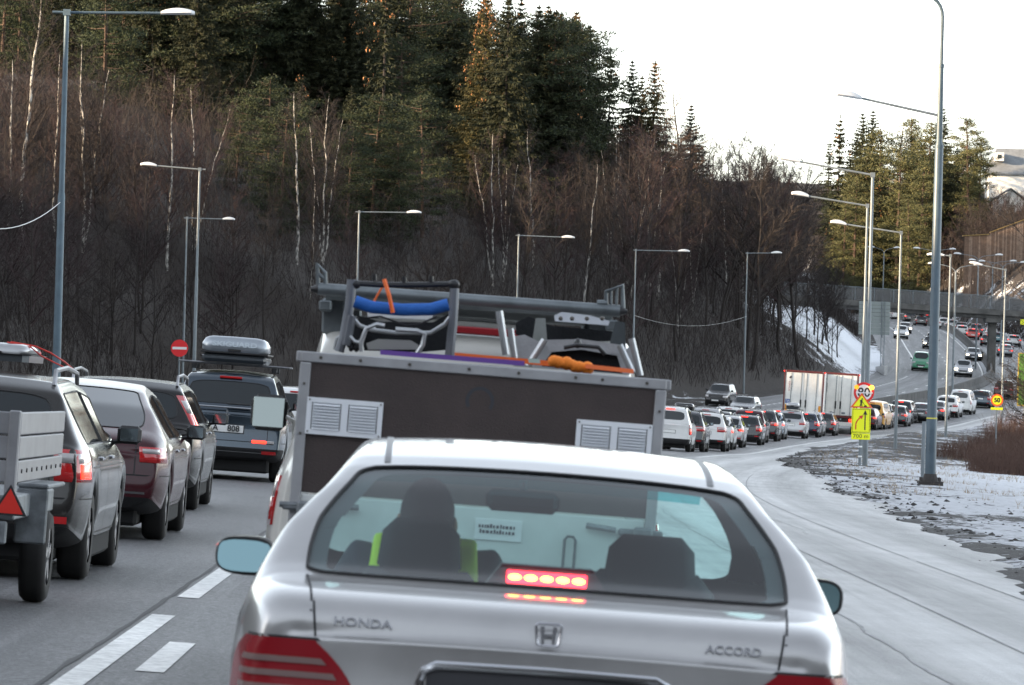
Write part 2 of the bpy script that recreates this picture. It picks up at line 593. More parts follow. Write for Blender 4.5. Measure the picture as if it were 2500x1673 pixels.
props(link('ground', me), 'snow, mud and leaf litter on the verges and the wooded hill', kind='structure')

# ---- the asphalt
def road_material():
    m = bpy.data.materials.new('asphalt')
    m.use_nodes = True
    n, l = m.node_tree.nodes, m.node_tree.links
    p = n['Principled BSDF']
    uv = n.new('ShaderNodeUVMap'); uv.uv_map = 'sl'
    tc = n.new('ShaderNodeTexCoord')
    def mapping(sx, sy):
        q = n.new('ShaderNodeMapping')
        q.inputs['Scale'].default_value = (sx, sy, 1)
        l.new(uv.outputs[0], q.inputs['Vector'])
        return q.outputs[0]
    def noise(vec, scale, det=5, rough=0.6):
        q = n.new('ShaderNodeTexNoise')
        q.inputs['Scale'].default_value = scale
        q.inputs['Detail'].default_value = det
        q.inputs['Roughness'].default_value = rough
        l.new(vec, q.inputs['Vector'])
        return q.outputs[0]
    ice = n.new('ShaderNodeAttribute'); ice.attribute_name = 'ice'
    streak = noise(mapping(2.6, 0.045), 1.0, 8, 0.68)      # runs with the traffic
    patch = noise(mapping(0.35, 0.10), 1.0, 6, 0.6)
    grain = noise(tc.outputs['Object'], 42.0, 3, 0.8)
    grain2 = noise(tc.outputs['Object'], 16.0, 4, 0.85)
    base = ramp(n, [(0.38, (0.035, 0.035, 0.037)), (0.5, (0.085, 0.085, 0.088)), (0.62, (0.24, 0.24, 0.245))])
    mixg = n.new('ShaderNodeMix'); mixg.inputs[0].default_value = 0.35
    l.new(grain, mixg.inputs[2]); l.new(grain2, mixg.inputs[3])
    l.new(mixg.outputs[0], base.inputs[0])
    salt = ramp(n, [(0.30, (0.23, 0.228, 0.226)), (0.52, (0.40, 0.398, 0.395)), (0.72, (0.60, 0.60, 0.60))])
    mixs = n.new('ShaderNodeMix'); mixs.inputs[0].default_value = 0.5
    l.new(streak, mixs.inputs[2]); l.new(mixg.outputs[0], mixs.inputs[3])
    l.new(mixs.outputs[0], salt.inputs[0])
    # how much salt and ice lies here
    s1 = n.new('ShaderNodeMath'); s1.operation = 'MULTIPLY_ADD'; s1.inputs[1].default_value = 1.5; s1.inputs[2].default_value = -0.75
    l.new(streak, s1.inputs[0])
    s2 = n.new('ShaderNodeMath'); s2.operation = 'MULTIPLY_ADD'; s2.inputs[1].default_value = 0.6; s2.inputs[2].default_value = -0.30
    l.new(patch, s2.inputs[0])
    s3 = n.new('ShaderNodeMath'); s3.operation = 'ADD'
    l.new(s1.outputs[0], s3.inputs[0]); l.new(s2.outputs[0], s3.inputs[1])
    s4 = n.new('ShaderNodeMath'); s4.operation = 'ADD'
    l.new(s3.outputs[0], s4.inputs[0]); l.new(ice.outputs['Fac'], s4.inputs[1])
    mr = n.new('ShaderNodeMapRange'); mr.interpolation_type = 'SMOOTHSTEP'
    mr.inputs['From Min'].default_value = 0.15; mr.inputs['From Max'].default_value = 0.95
    l.new(s4.outputs[0], mr.inputs['Value'])
    mx = n.new('ShaderNodeMix'); mx.data_type = 'RGBA'
    l.new(mr.outputs[0], mx.inputs[0]); l.new(base.outputs[0], mx.inputs[6]); l.new(salt.outputs[0], mx.inputs[7])
    # wheel tracks: two polished bands in every 3.5 m lane
    sx = n.new('ShaderNodeSeparateXYZ'); l.new(uv.outputs[0], sx.inputs[0])
    w1_ = n.new('ShaderNodeMath'); w1_.operation = 'MULTIPLY'; w1_.inputs[1].default_value = 2 * math.pi / 1.75
    l.new(sx.outputs[0], w1_.inputs[0])
    w2_ = n.new('ShaderNodeMath'); w2_.operation = 'COSINE'; l.new(w1_.outputs[0], w2_.inputs[0])
    w3_ = n.new('ShaderNodeMapRange'); w3_.inputs['From Min'].default_value = -1; w3_.inputs['To Min'].default_value = 0.80; w3_.inputs['To Max'].default_value = 1.12
    l.new(w2_.outputs[0], w3_.inputs['Value'])
    blot = noise(mapping(0.8, 0.35), 1.0, 6, 0.7)
    w4_ = n.new('ShaderNodeMapRange'); w4_.inputs['From Min'].default_value = 0.3; w4_.inputs['From Max'].default_value = 0.7; w4_.inputs['To Min'].default_value = 0.82; w4_.inputs['To Max'].default_value = 1.16
    l.new(blot, w4_.inputs['Value'])
    w5_ = n.new('ShaderNodeMath'); w5_.operation = 'MULTIPLY'; l.new(w3_.outputs[0], w5_.inputs[0]); l.new(w4_.outputs[0], w5_.inputs[1])
    mw = n.new('ShaderNodeMix'); mw.data_type = 'RGBA'; mw.blend_type = 'MULTIPLY'; mw.inputs[0].default_value = 1.0
    l.new(mx.outputs[2], mw.inputs[6]); l.new(w5_.outputs[0], mw.inputs[7])
    l.new(mw.outputs[2], p.inputs['Base Color'])
    rr = n.new('ShaderNodeMapRange'); rr.inputs['To Min'].default_value = 0.42; rr.inputs['To Max'].default_value = 0.62
    l.new(patch, rr.inputs['Value'])
    l.new(rr.outputs[0], p.inputs['Roughness'])
    bp = n.new('ShaderNodeBump'); bp.inputs['Strength'].default_value = 1.0; bp.inputs['Distance'].default_value = 0.03
    l.new(mixg.outputs[0], bp.inputs['Height'])
    l.new(bp.outputs[0], p.inputs['Normal'])
    return m

RS = np.concatenate([np.arange(-30, 120, 1.5), np.arange(120, 470, 2.5), np.arange(470, 1000, 5.0)])
def road_strip(ls_of_s, name, m, ice_of, dz=0.0, rows=RS, uvs=True):
    V, I, U = [], [], []
    for s in rows:
        for l in ls_of_s(s):
            p, h = road_pt(s, l, dz)
            V.append(p); I.append(ice_of(s, l)); U.append((l, s))
    k = len(ls_of_s(rows[0]))
    ix = np.arange(len(V)).reshape(-1, k)
    Fq = np.stack([ix[:-1, :-1], ix[:-1, 1:], ix[1:, 1:], ix[1:, :-1]], -1).reshape(-1, 4)
    me = big_mesh(name, np.array(V), Fq, m)
    if uvs:
        a = me.attributes.new('ice', 'FLOAT', 'POINT')
        a.data.foreach_set('value', np.array(I, np.float32))
        uvl = me.uv_layers.new(name='sl')
        lv = np.zeros(len(me.loops), np.int32)
        me.loops.foreach_get('vertex_index', lv)
        uvl.data.foreach_set('uv', np.array(U, np.float32)[lv].ravel())
    return link(name, me)
def road_cols(s):
    e = float(edge_r(s)) + 1.4
    return list(np.linspace(EDGE_L - 0.3, -2.5, 24)) + list(np.linspace(-2.2, e, 20))
def ice_amt(s, l):
    a = float(np.interp(l, [-3, -1.9, -0.4, 1.3, 2.4, 5, 8], [0.10, 0.16, 0.40, 0.62, 0.86, 0.98, 1.02]))
    if s > 165: a = float(np.interp(l, [-6, 1.6, 2.4, 3.5], [0.22, 0.26, 0.8, 0.95]))
    if l < -6.5: a = 0.25
    w = float(np.clip((s - 120) / 45, 0, 1)) if s <= 165 else 1.0
    if s <= 165: a = a * (1 - w) + float(np.interp(l, [-6, 1.6, 2.4, 3.5], [0.22, 0.26, 0.8, 0.95])) * w
    return a
props(road_strip(road_cols, 'road', road_material(), ice_amt), 'grey salted asphalt of the main road curving uphill', kind='structure')

# ---- painted lines, thin sheets on the asphalt
PAINT = mat('road_paint', (0.66, 0.66, 0.64), 0.6, var=0.38, vscale=14.0)
PAINT2 = mat('worn_road_paint', (0.50, 0.50, 0.49), 0.6, var=0.35, vscale=3.0)
def line(l, w, spans, name, label, m=PAINT, dz=0.005):
    V, Fq = [], []
    for a, b in spans:
        n = max(2, int((b - a) / 1.5) + 1)
        base = len(V)
        for s in np.linspace(a, b, n):
            for q in (l - w / 2, l + w / 2):
                V.append(road_pt(float(s), q, dz)[0])
        for i in range(n - 1):
            k = base + i * 2
            Fq.append((k, k + 1, k + 3, k + 2))
    o = mesh_obj(name, V, Fq, m)
    return props(o, label, kind='structure')
def dashes(a, b, on, off): return [(x, x + on) for x in np.arange(a, b, on + off)]
line(-2.03, 0.15, dashes(23.7, 170, 9.0, 2.8), 'lane_line', 'broken white lane line left of the silver saloon')
line(-1.73, 0.15, [(26.4, 29.5), (14, 17.1)], 'lane_dash', 'short white dash beside the broken lane line')
line(-1.85, 0.12, dashes(170, 700, 3.0, 6.0), 'queue_lane_line', 'dashed white line between the two queuing lanes', PAINT2)
line(2.05, 0.22, [(182, 455)], 'edge_line', 'worn white edge line curving along the queue', PAINT2)
def crack(l, a, b, w, name, label, m, amp=0.05, seed=1):
    V, Fq = [], []
    ss = np.arange(a, b, 0.35)
    off = (fbm(ss * 0.6, ss * 0 + seed, seed, 4) - 0.45) * amp * 4
    ww = w * (0.35 + 1.3 * fbm(ss * 1.7, ss * 0 + 3, seed + 5, 3))
    for s, o, q in zip(ss, off, ww):
        for t in (-q / 2, q / 2): V.append(road_pt(float(s), float(l + o + t), 0.004)[0])
    for i in range(len(ss) - 1):
        k = 2 * i
        Fq.append((k, k + 1, k + 3, k + 2))
    return props(mesh_obj(name, V, Fq, m), label, kind='structure')
CRK = mat('crack_dark', (0.025, 0.025, 0.026), 0.7)
crack(-2.16, 14, 75, 0.035, 'crack', 'dark ragged joint beside the broken lane line', CRK, 0.012, 3)
crack(-4.6, 20, 70, 0.018, 'crack', 'thin crack in the left lane', CRK, 0.04, 9)
crack(2.9, 20, 120, 0.022, 'crack', 'wandering crack in the icy lane', mat('tar', (0.20, 0.20, 0.205), 0.6, var=0.6, vscale=2), 0.035, 12)
crack(4.6, 70, 135, 0.05, 'wet_streak', 'dark melted streak along the shoulder', mat('wet_streak', (0.16, 0.16, 0.165), 0.4, var=0.5, vscale=2), 0.08, 15)
line(5.2, 0.022, [(14, 60), (61, 140)], 'tar_seam', 'thin tarred seam running along the icy shoulder', mat('tar', (0.20, 0.20, 0.205), 0.6, var=0.6, vscale=2))
line(3.9, 0.022, [(14, 75)], 'tar_seam', 'second thin seam in the icy asphalt', mat('tar'))
line(2.0, 0.15, [(470, 830)], 'far_edge_line', 'white edge line far up the queue lanes', PAINT2)
line(-7.2, 0.16, [(250, 860)], 'inner_edge_line', 'white edge line beside the concrete barrier', PAINT)
line(-10.8, 0.16, dashes(250, 860, 3.0, 9.0), 'oncoming_lane_line', 'widely spaced dashes between the oncoming lanes', PAINT)
line(-14.3, 0.2, dashes(250, 505, 1.5, 1.5) + [(505, 505.1)], 'slip_line', 'short dashes along the slip lane of the oncoming road', PAINT)
line(-14.3, 0.18, [(540, 860)], 'outer_edge_line', 'long white edge line on the outside of the oncoming road', PAINT)
# ============================================================ trees
BARK = mat('dark_bark', (0.022, 0.017, 0.015), 0.9)
TWIG = mat('dark_twigs', (0.016, 0.0108, 0.0100), 0.9)  # twig colours darkened to include self-shade that the thin blades lack
TWIG2 = mat('grey_brown_twigs', (0.031, 0.0232, 0.0195), 0.9)
TWIG3 = mat('reddish_twigs', (0.029, 0.0155, 0.0160), 0.9)
PINEBARK = mat('orange_pine_bark', (0.06, 0.036, 0.025), 0.9, var=0.4, vscale=1.5)
def needle_mat(name, dark, light, sc=0.6):
    m = bpy.data.materials.new(name)
    m.use_nodes = True
    n, l = m.node_tree.nodes, m.node_tree.links
    p = n['Principled BSDF']
    ge = n.new('ShaderNodeNewGeometry')
    nz = n.new('ShaderNodeTexNoise')
    nz.inputs['Scale'].default_value = sc
    nz.inputs['Detail'].default_value = 3
    l.new(ge.outputs['Position'], nz.inputs['Vector'])
    r = ramp(n, [(0.3, dark), (0.7, light)])
    mx = n.new('ShaderNodeMix'); mx.inputs[0].default_value = 0.5
    l.new(nz.outputs[0], mx.inputs[2]); l.new(ge.outputs['Random Per Island'], mx.inputs[3])
    l.new(mx.outputs[0], r.inputs[0])
    l.new(r.outputs[0], p.inputs['Base Color'])
    p.inputs['Roughness'].default_value = 0.75
    p.inputs['Specular IOR Level'].default_value = 0.25
    return m
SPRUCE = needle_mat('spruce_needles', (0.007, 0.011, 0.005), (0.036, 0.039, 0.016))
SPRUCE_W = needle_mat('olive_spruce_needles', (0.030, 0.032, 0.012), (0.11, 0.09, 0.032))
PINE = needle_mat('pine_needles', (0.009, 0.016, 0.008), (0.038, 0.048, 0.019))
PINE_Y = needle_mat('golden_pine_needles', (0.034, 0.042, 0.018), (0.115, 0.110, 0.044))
CONES = mat('brown_cones', (0.34, 0.15, 0.055), 0.8)  # real cones, coloured brighter to add sunlit warmth to the tops
def birch_bark():
    m = bpy.data.materials.new('birch_bark')
    m.use_nodes = True
    n, l = m.node_tree.nodes, m.node_tree.links
    tc = n.new('ShaderNodeTexCoord')
    mp = n.new('ShaderNodeMapping'); mp.inputs['Scale'].default_value = (6, 6, 1.6)
    l.new(tc.outputs['Object'], mp.inputs['Vector'])
    nz = n.new('ShaderNodeTexNoise'); nz.inputs['Scale'].default_value = 1.2; nz.inputs['Detail'].default_value = 5
    l.new(mp.outputs[0], nz.inputs['Vector'])
    r = ramp(n, [(0.42, (0.03, 0.027, 0.025)), (0.54, (0.38, 0.36, 0.33)), (0.8, (0.56, 0.53, 0.49))])
    l.new(nz.outputs[0], r.inputs[0])
    l.new(r.outputs[0], n['Principled BSDF'].inputs['Base Color'])
    n['Principled BSDF'].inputs['Roughness'].default_value = 0.8
    return m
BIRCH = birch_bark()

class Leafy:
    """numpy collector of thin blades (triangles) plus tubes"""
    def __init__(s): s.V, s.F, s.n = [], [], 0
    def tris(s, A, B, C):
        k = len(A)
        s.V.append(np.stack([A, B, C], 1).reshape(-1, 3))
        s.F.append(np.arange(s.n, s.n + 3 * k).reshape(-1, 3))
        s.n += 3 * k
    def blades(s, P, D, L, Wd, rng, flat=None):
        """long thin triangles from P along D"""
        k = len(P)
        D = D / (np.linalg.norm(D, axis=1, keepdims=True) + 1e-9)
        q = rng.normal(size=(k, 3)) if flat is None else flat
        W_ = np.cross(D, q)
        W_ = W_ / (np.linalg.norm(W_, axis=1, keepdims=True) + 1e-9) * (np.asarray(Wd).reshape(-1, 1) * 0.5)
        s.tris(P - W_, P + W_, P + D * np.asarray(L).reshape(-1, 1))
    def tube(s, pts, rs, n=4):
        pts = np.asarray(pts, float)
        d = np.gradient(pts, axis=0)
        d /= np.linalg.norm(d, axis=1, keepdims=True) + 1e-9
        ref = np.array([0.31, 0.95, 0.02]) if abs(d[0][2]) > 0.7 else np.array([0, 0, 1.0])
        u = np.cross(d, ref); u /= np.linalg.norm(u, axis=1, keepdims=True) + 1e-9
        w = np.cross(d, u)
        a = np.arange(n) * 2 * math.pi / n
        rs = np.asarray(rs).reshape(-1, 1, 1)
        Rg = pts[:, None, :] + (u[:, None, :] * np.cos(a)[None, :, None] + w[:, None, :] * np.sin(a)[None, :, None]) * rs
        b = s.n
        s.V.append(Rg.reshape(-1, 3))
        k = len(pts)
        ix = b + np.arange(k * n).reshape(k, n)
        q = np.stack([ix[:-1], np.roll(ix, -1, 1)[:-1], np.roll(ix, -1, 1)[1:], ix[1:]], -1).reshape(-1, 4)
        s.F.append(np.concatenate([q[:, [0, 1, 2]], q[:, [0, 2, 3]]]))
        s.n += k * n
    def mesh(s, name, m):
        return big_mesh(name, np.concatenate(s.V), np.concatenate(s.F), m, smooth=False)

def bare_tree(seed, h, stems=1, rk=1.0, limb_up=0.8, spread=0.28, tw=1.0, nb=26):
    """one leafless tree of height h: trunk mesh and mesh of limbs and twigs"""
    rng = np.random.default_rng(seed)
    T, C = Leafy(), Leafy()
    for st in range(stems):
        lean = rng.normal(size=2) * (0.03 + 0.10 * (stems > 1))
        hh = h * (1 - 0.18 * st * rng.random())
        n = 12
        t = np.linspace(0, 1, n)
        wob = np.cumsum(rng.normal(size=(n, 2)) * 0.022 * hh / n * 3, 0)
        pts = np.stack([lean[0] * hh * t ** 1.2 + wob[:, 0], lean[1] * hh * t ** 1.2 + wob[:, 1], hh * t], 1)
        r0 = 0.0085 * rk * hh * (1.0 if stems == 1 else 0.8)
        T.tube(pts, r0 * (1 - t) ** 0.8 + 0.012, 6)
        for i in range(nb):
            f = 0.22 + 0.74 * (i + rng.random()) / nb
            base = np.array([np.interp(f, t, pts[:, k]) for k in range(3)])
            az = rng.random() * 6.283
            L = hh * spread * (1.15 - f) * (0.6 + 0.8 * rng.random()) + 0.5
            up = limb_up * (0.6 + 0.7 * rng.random())
            d = np.array([math.cos(az), math.sin(az), up])
            d /= np.linalg.norm(d)
            k = 5
            q = np.linspace(0, 1, k)[:, None]
            lp = base + d * L * q + np.array([0, 0, 0.18 * L]) * q ** 2 + np.cumsum(rng.normal(size=(k, 3)), 0) * 0.03 * L * q
            C.tube(lp, (0.0045 * hh * (1.1 - f)) * (1 - q[:, 0]) + 0.008, 3)
            # branchlets and twigs
            m = int(7 + L * 5)
            g = 0.15 + 0.85 * rng.random(m)
            B = np.stack([np.interp(g, q[:, 0], lp[:, c]) for c in range(3)], 1)
            Dd = d + rng.normal(size=(m, 3)) * 0.55
            Dd[:, 2] = np.abs(Dd[:, 2]) * 0.8 + 0.25
            Dd /= np.linalg.norm(Dd, axis=1, keepdims=True)
            Lb = (0.35 + 0.5 * rng.random(m)) * (0.4 + L * 0.28)
            C.blades(B, Dd, Lb, 0.026 * np.ones(m) * tw, rng)
            for _ in range(3):
                g2 = 0.25 + 0.7 * rng.random(m)
                P2 = B + Dd * (Lb * g2)[:, None]
                D2 = Dd + rng.normal(size=(m, 3)) * 0.6
                C.blades(P2, D2, 0.25 + 0.45 * rng.random(m) * (0.5 + 0.3 * L), 0.017 * np.ones(m) * tw, rng)
    return T, C

def spruce(seed, h, cones=0, dense=1.0, wid=0.20):
    rng = np.random.default_rng(seed)
    T, C, K = Leafy(), Leafy(), Leafy()
    t = np.linspace(0, 1, 8)
    T.tube(np.stack([0 * t, 0 * t, h * t], 1), 0.011 * h * (1 - t) + 0.015, 6)
    z = 0.07 * h
    while z < h * 0.985:
        f = z / h
        rad = h * wid * (1 - f) ** 0.82 * (0.82 + 0.36 * rng.random()) + 0.03
        nb = int(5 + 4 * (1 - f))
        a0 = rng.random() * 6.28
        for b in range(nb):
            if rng.random() > 0.93 * dense: continue
            az = a0 + b * 6.283 / nb + rng.normal() * 0.22
            L = rad * (0.7 + 0.5 * rng.random())
            k = max(3, int(L / 0.22))
            q = np.linspace(0.12, 1, k)
            dr = np.array([math.cos(az), math.sin(az), 0])
            drop = -0.32 * L * q + 0.20 * L * q ** 2.2 if f < 0.75 else 0.25 * L * q
            P = np.array([0, 0, z]) + dr * (L * q)[:, None] + np.stack([0 * q, 0 * q, drop], 1)
            side = np.array([-math.sin(az), math.cos(az), 0])
            for s_ in (-1, 1, -1, 1, 0, 0, 0):
                D = dr * 0.55 + side * s_ * 0.8 + rng.normal(size=(k, 3)) * 0.28
                D[:, 2] -= 0.25 if s_ else 0.9
                Ls = (0.30 + 0.26 * rng.random(k)) * (1.12 - 0.4 * q) * (0.8 + 0.02 * h) * (0.40 + 0.60 * min(1.0, (1 - f) * 4.5))
                C.blades(P, D, Ls, 0.10 + 0.06 * rng.random(k), rng)
            C.tube(np.stack([P[0], P[-1]]), [0.02, 0.008], 3)
            if cones and f > 0.5 and rng.random() < cones * (f - 0.35) * 1.5:
                c = 6
                PP = P[-1] + rng.normal(size=(c, 3)) * 0.16 + np.array([0, 0, -0.1])
                K.blades(PP, np.tile([0, 0, -1.0], (c, 1)) + rng.normal(size=(c, 3)) * 0.2, 0.20 * np.ones(c), 0.12 * np.ones(c), rng)
        z += 0.30 + 0.22 * rng.random()
    C.blades(np.tile([0, 0, h * 0.97], (6, 1)), np.tile([0, 0, 1.0], (6, 1)) + rng.normal(size=(6, 3)) * 0.12, 0.6 * np.ones(6), 0.1 * np.ones(6), rng)
    return T, C, K

def pine(seed, h, crown=0.65, wid=0.24):
    """tall pine: bare orange stem, crown of level needle clouds"""
    rng = np.random.default_rng(seed)
    T, C = Leafy(), Leafy()
    t = np.linspace(0, 1, 10)
    bend = rng.normal(size=2) * 0.02 * h
    tp = np.stack([bend[0] * t ** 2, bend[1] * t ** 2, h * 0.96 * t], 1)
    T.tube(tp, 0.011 * h * (1 - t) ** 0.7 + 0.03, 7)
    nb = int(46 + h * 1.4)
    for i in range(nb):
        f = 1 - crown * (i + rng.random()) / nb
        az = rng.random() * 6.283
        prof = min(1.0, (1 - f) * 4.0 + 0.25) * (1.0 - 0.45 * max(0, (1 - f) - 0.35))
        L = h * wid * prof * (0.55 + 0.6 * rng.random())
        b0 = np.array([np.interp(f * 0.98, t, tp[:, k]) for k in range(3)])
        d = np.array([math.cos(az), math.sin(az), 0.10 + 0.35 * (f - 0.5)])
        e = b0 + d * L
        T.tube(np.stack([b0, b0 + d * L * 0.5 + np.array([0, 0, -0.05 * L]), e]), [0.05, 0.035, 0.015], 3)
        for c in range(int(2 + L * 1.3)):
            g = 0.35 + 0.7 * rng.random()
            cc = b0 + d * L * g + rng.normal(size=3) * np.array([0.35, 0.35, 0.12]) * (0.4 + 0.25 * L)
            k = 46
            P = cc + rng.normal(size=(k, 3)) * np.array([0.42, 0.42, 0.15])
            D = rng.normal(size=(k, 3)) * np.array([0.8, 0.8, 0.5]) + np.array([0, 0, 0.45])
            C.blades(P, D, 0.20 + 0.2 * rng.random(k), 0.06 + 0.045 * rng.random(k), rng)
    return T, C

def tree_kind(kind, seed, h, **kw):
    """a prototype: dict of meshes for a tree 1:1 at height h"""
    if kind == 'bare':
        bark, twig = kw.pop('bark', BARK), kw.pop('twig', TWIG)
        T, C = bare_tree(seed, h, **kw)
        return dict(h=h, parts=[('trunk', T.mesh('trunk', bark)), ('crown', C.mesh('crown', twig))])
    if kind == 'spruce':
        nm = kw.pop('needles', SPRUCE)
        T, C, K = spruce(seed, h, **kw)
        ps = [('trunk', T.mesh('trunk', BARK)), ('crown', C.mesh('crown', nm))]
        if K.n: ps.append(('cones', K.mesh('cones', CONES)))
        return dict(h=h, parts=ps)
    nm = kw.pop('needles', PINE)
    T, C = pine(seed, h, **kw)
    return dict(h=h, parts=[('trunk', T.mesh('trunk', PINEBARK)), ('crown', C.mesh('crown', nm))])

KINDS = {
    'alder': [tree_kind('bare', 10 + i, 10, limb_up=1.0, spread=0.30, nb=22, stems=1 + (i % 2)) for i in range(3)],
    'grey': [tree_kind('bare', 30 + i, 11, limb_up=1.3, spread=0.27, nb=26, twig=TWIG2) for i in range(2)],
    'red': [tree_kind('bare', 40 + i, 10, limb_up=1.0, spread=0.32, nb=26, twig=TWIG3) for i in range(2)],
    'birch': [tree_kind('bare', 50 + i, 14, limb_up=1.3, spread=0.21, nb=34, rk=0.88, stems=1 + i % 3, bark=BIRCH, twig=TWIG3 if i % 2 else TWIG) for i in range(4)],
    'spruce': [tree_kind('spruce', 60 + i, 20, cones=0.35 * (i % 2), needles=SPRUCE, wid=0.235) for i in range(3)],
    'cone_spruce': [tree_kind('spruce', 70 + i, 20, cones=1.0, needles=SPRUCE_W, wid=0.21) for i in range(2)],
    'thin_spruce': [tree_kind('spruce', 80, 14, dense=0.72, needles=SPRUCE, wid=0.15, cones=0.2)],
    'pine': [tree_kind('pine', 90 + i, 16, crown=0.93, wid=0.25) for i in range(3)],
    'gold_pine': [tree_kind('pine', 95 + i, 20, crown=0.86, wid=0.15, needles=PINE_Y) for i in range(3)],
    'larch': [tree_kind('bare', 100, 16, limb_up=0.15, spread=0.17, nb=54, twig=mat('larch_twigs', (0.17, 0.10, 0.06), 0.9))],
}
rt = random.Random(5)
def plant(kind, x, y, h, name, label, cat='tree', group=None, sink=0.2, z=None):
    p = rt.choice(KINDS[kind])
    sc = h / p['h']
    e = empty(name, (x, y, (lz(x, y) if z is None else z) - sink), (0, 0, rt.random() * 6.28), label, cat, group)
    e.scale = (sc * rt.uniform(0.9, 1.12), sc * rt.uniform(0.9, 1.12), sc)
    for nm, me in p['parts']:
        q = link(nm, me, e)
        if nm == 'cones': q['kind'] = 'stuff'
    return e

def solve(px, top, h, d0=180, d1=760, umin=2.0):
    """the distance at which a tree of height h standing on the land has its tip at (px, top)"""
    best = None
    ds = np.linspace(d0, d1, 117)
    P = np.array([at(px, top, d) for d in ds])
    g = land(P[:, 0], P[:, 1], False)
    s, l, z = road_sl(P[:, 0], P[:, 1])
    hh = P[:, 2] - g
    hh = np.where(l > -1 - off_left(s) - umin, 1e3, hh)
    i = int(np.argmin(np.abs(hh - h)))
    return P[i, 0], P[i, 1], float(hh[i])

def put(kind, px, top, h, name, label, **kw):
    x, y, hh = solve(px, top, h, umin={'birch': 3.0}.get(kind, float(np.interp(px, [0, 450, 620, 1000], [38, 36, 20, 17]))))
    if hh > 60: return None
    return plant(kind, x, y, float(np.clip(hh, h * 0.7, h * 1.6)), name, label, **kw)

# ---- conifers that can be told apart on the upper slope (photograph x, tip y, height)
CON = [
 ('cone_spruce', 1045, -40, 21, 'tall cone-laden spruce with golden brown cones at the crest'),
 ('spruce', 1165, -15, 21, 'dense dark spruce right of the cone-laden one on the crest'),
 ('cone_spruce', 1115, -25, 20, 'olive spruce hung with brown cones between two darker spruces'),
 ('spruce', 1255, 5, 19, 'spruce with an open drooping crown against the sky'),
 ('cone_spruce', 1320, 15, 18, 'pointed spruce with warm brown cones beside the open sky'),
 ('spruce', 1350, 50, 17, 'slim dark spruce at the right edge of the tall crest group'),
 ('thin_spruce', 1398, 108, 15, 'narrow spire-shaped spruce standing apart in the skyline gap'),
 ('spruce', 1448, 130, 13, 'first of the cluster of three shorter spruces on the descending ridge'),
 ('cone_spruce', 1500, 132, 13, 'cone-hung middle spruce of the cluster of three on the ridge'),
 ('spruce', 1470, 165, 11, 'low broad spruce nestled within the cluster of three'),
 ('larch', 1552, 160, 14, 'brown leafless larch at the end of the ridge conifers'),
 ('spruce', 1583, 215, 10, 'drooping spruce right below the brown larch'),
 ('thin_spruce', 1672, 285, 8, 'small spruce tip poking from the bare wood on the ridge'),
 ('thin_spruce', 1795, 345, 7, 'tiny spruce tip near the foot of the ridge'),
 ('spruce', 945, -60, 20, 'dark spruce left of the cone-laden crest spruce'),
 ('thin_spruce', 885, -45, 19, 'thin open spruce against the sky at the crest'),
 ('spruce', 790, -20, 17, 'dark leaning spruce on the crest beside the pale bare tree'),
 ('spruce', 680, -60, 19, 'broad dark spruce above the pines'),
 ('spruce', 600, -90, 19, 'tall dark spruce behind the lamp head at upper left'),
 ('spruce', 1010, 60, 16, 'blue-green spruce low in front of the crest row'),
 ('spruce', 1215, 110, 15, 'broad spruce below the crest with shaded skirts'),
 ('spruce', 1300, 150, 13, 'mid-slope spruce above the bare red-brown wood'),
 ('spruce', 1370, 190, 11, 'short dark spruce under the ridge gap'),
 ('cone_spruce', 310, 70, 13, 'spruce with brown cones and drooping limbs standing free on the slope'),
 ('spruce', 240, -60, 17, 'shaded spruce behind the nearest left lamp arm'),
 ('cone_spruce', 170, -50, 16, 'cone-topped spruce at the upper left corner'),
 ('spruce', 60, -80, 17, 'dark spruce filling the upper left corner'),
 ('spruce', 380, -40, 16, 'dark spruce behind the cone-bearing free standing one'),
 ('spruce', 455, -70, 17, 'spruce in deep shade near the top edge'),
 ('pine', 470, 60, 13, 'bushy pine in shade left of the dark hollow'),
 ('pine', 530, 10, 14, 'rounded green pine on the upper slope'),
 ('pine', 600, 130, 13, 'broad green pine above the shaded bare trees'),
 ('pine', 700, 90, 13, 'light green pine with layered boughs'),
 ('pine', 765, 40, 13, 'sunlit green pine just under the crest'),
 ('pine', 830, 60, 12, 'golden green pine below the pale bare tree'),
 ('pine', 650, 220, 11, 'low spreading pine at mid slope'),
 ('pine', 860, 200, 12, 'big green pine reaching down the slope'),
 ('pine', 800, 280, 11, 'dark green pine low on the slope'),
 ('pine', 920, 260, 12, 'deep green pine at the foot of the conifer stand'),
 ('pine', 975, 200, 12, 'green pine leaning right out of the stand'),
 ('pine', 545, 250, 10, 'shadowy pine in the hollow'),
 ('spruce', 905, 120, 13, 'short spruce wedged between green pines'),
 ('spruce', 520, 150, 14, 'dark spruce in the hollow between the pines'),
 ('pine', 420, 200, 11, 'dull green pine beside the pale birch tops'),
]
for k, px, top, h, lab in CON:
    put(k, px, top, h, 'pine_tree' if k == 'pine' else 'larch_tree' if k == 'larch' else 'spruce_tree', lab, group='conifers on the wooded hill')

# filler conifers behind, so that the crest reads closed
for i in range(120):
    px = rt.uniform(-60, 1330)
    lo = float(np.interp(px, [0, 400, 500, 850, 1050, 1330], [10, 90, 150, 240, 150, 120]))
    top = rt.uniform(-140, lo)
    k = 'spruce' if rt.random() < 0.65 else 'pine'
    x, y, hh = solve(px, top, rt.uniform(13, 18), umin=float(np.interp(px, [0, 450, 620], [42, 40, 24])))
    if hh < 26:
        plant(k, x, y, min(hh, 20), 'spruce_tree' if k == 'spruce' else 'pine_tree', 'dark evergreen deep inside the conifer stand on the hill', group='evergreens inside the conifer stand')

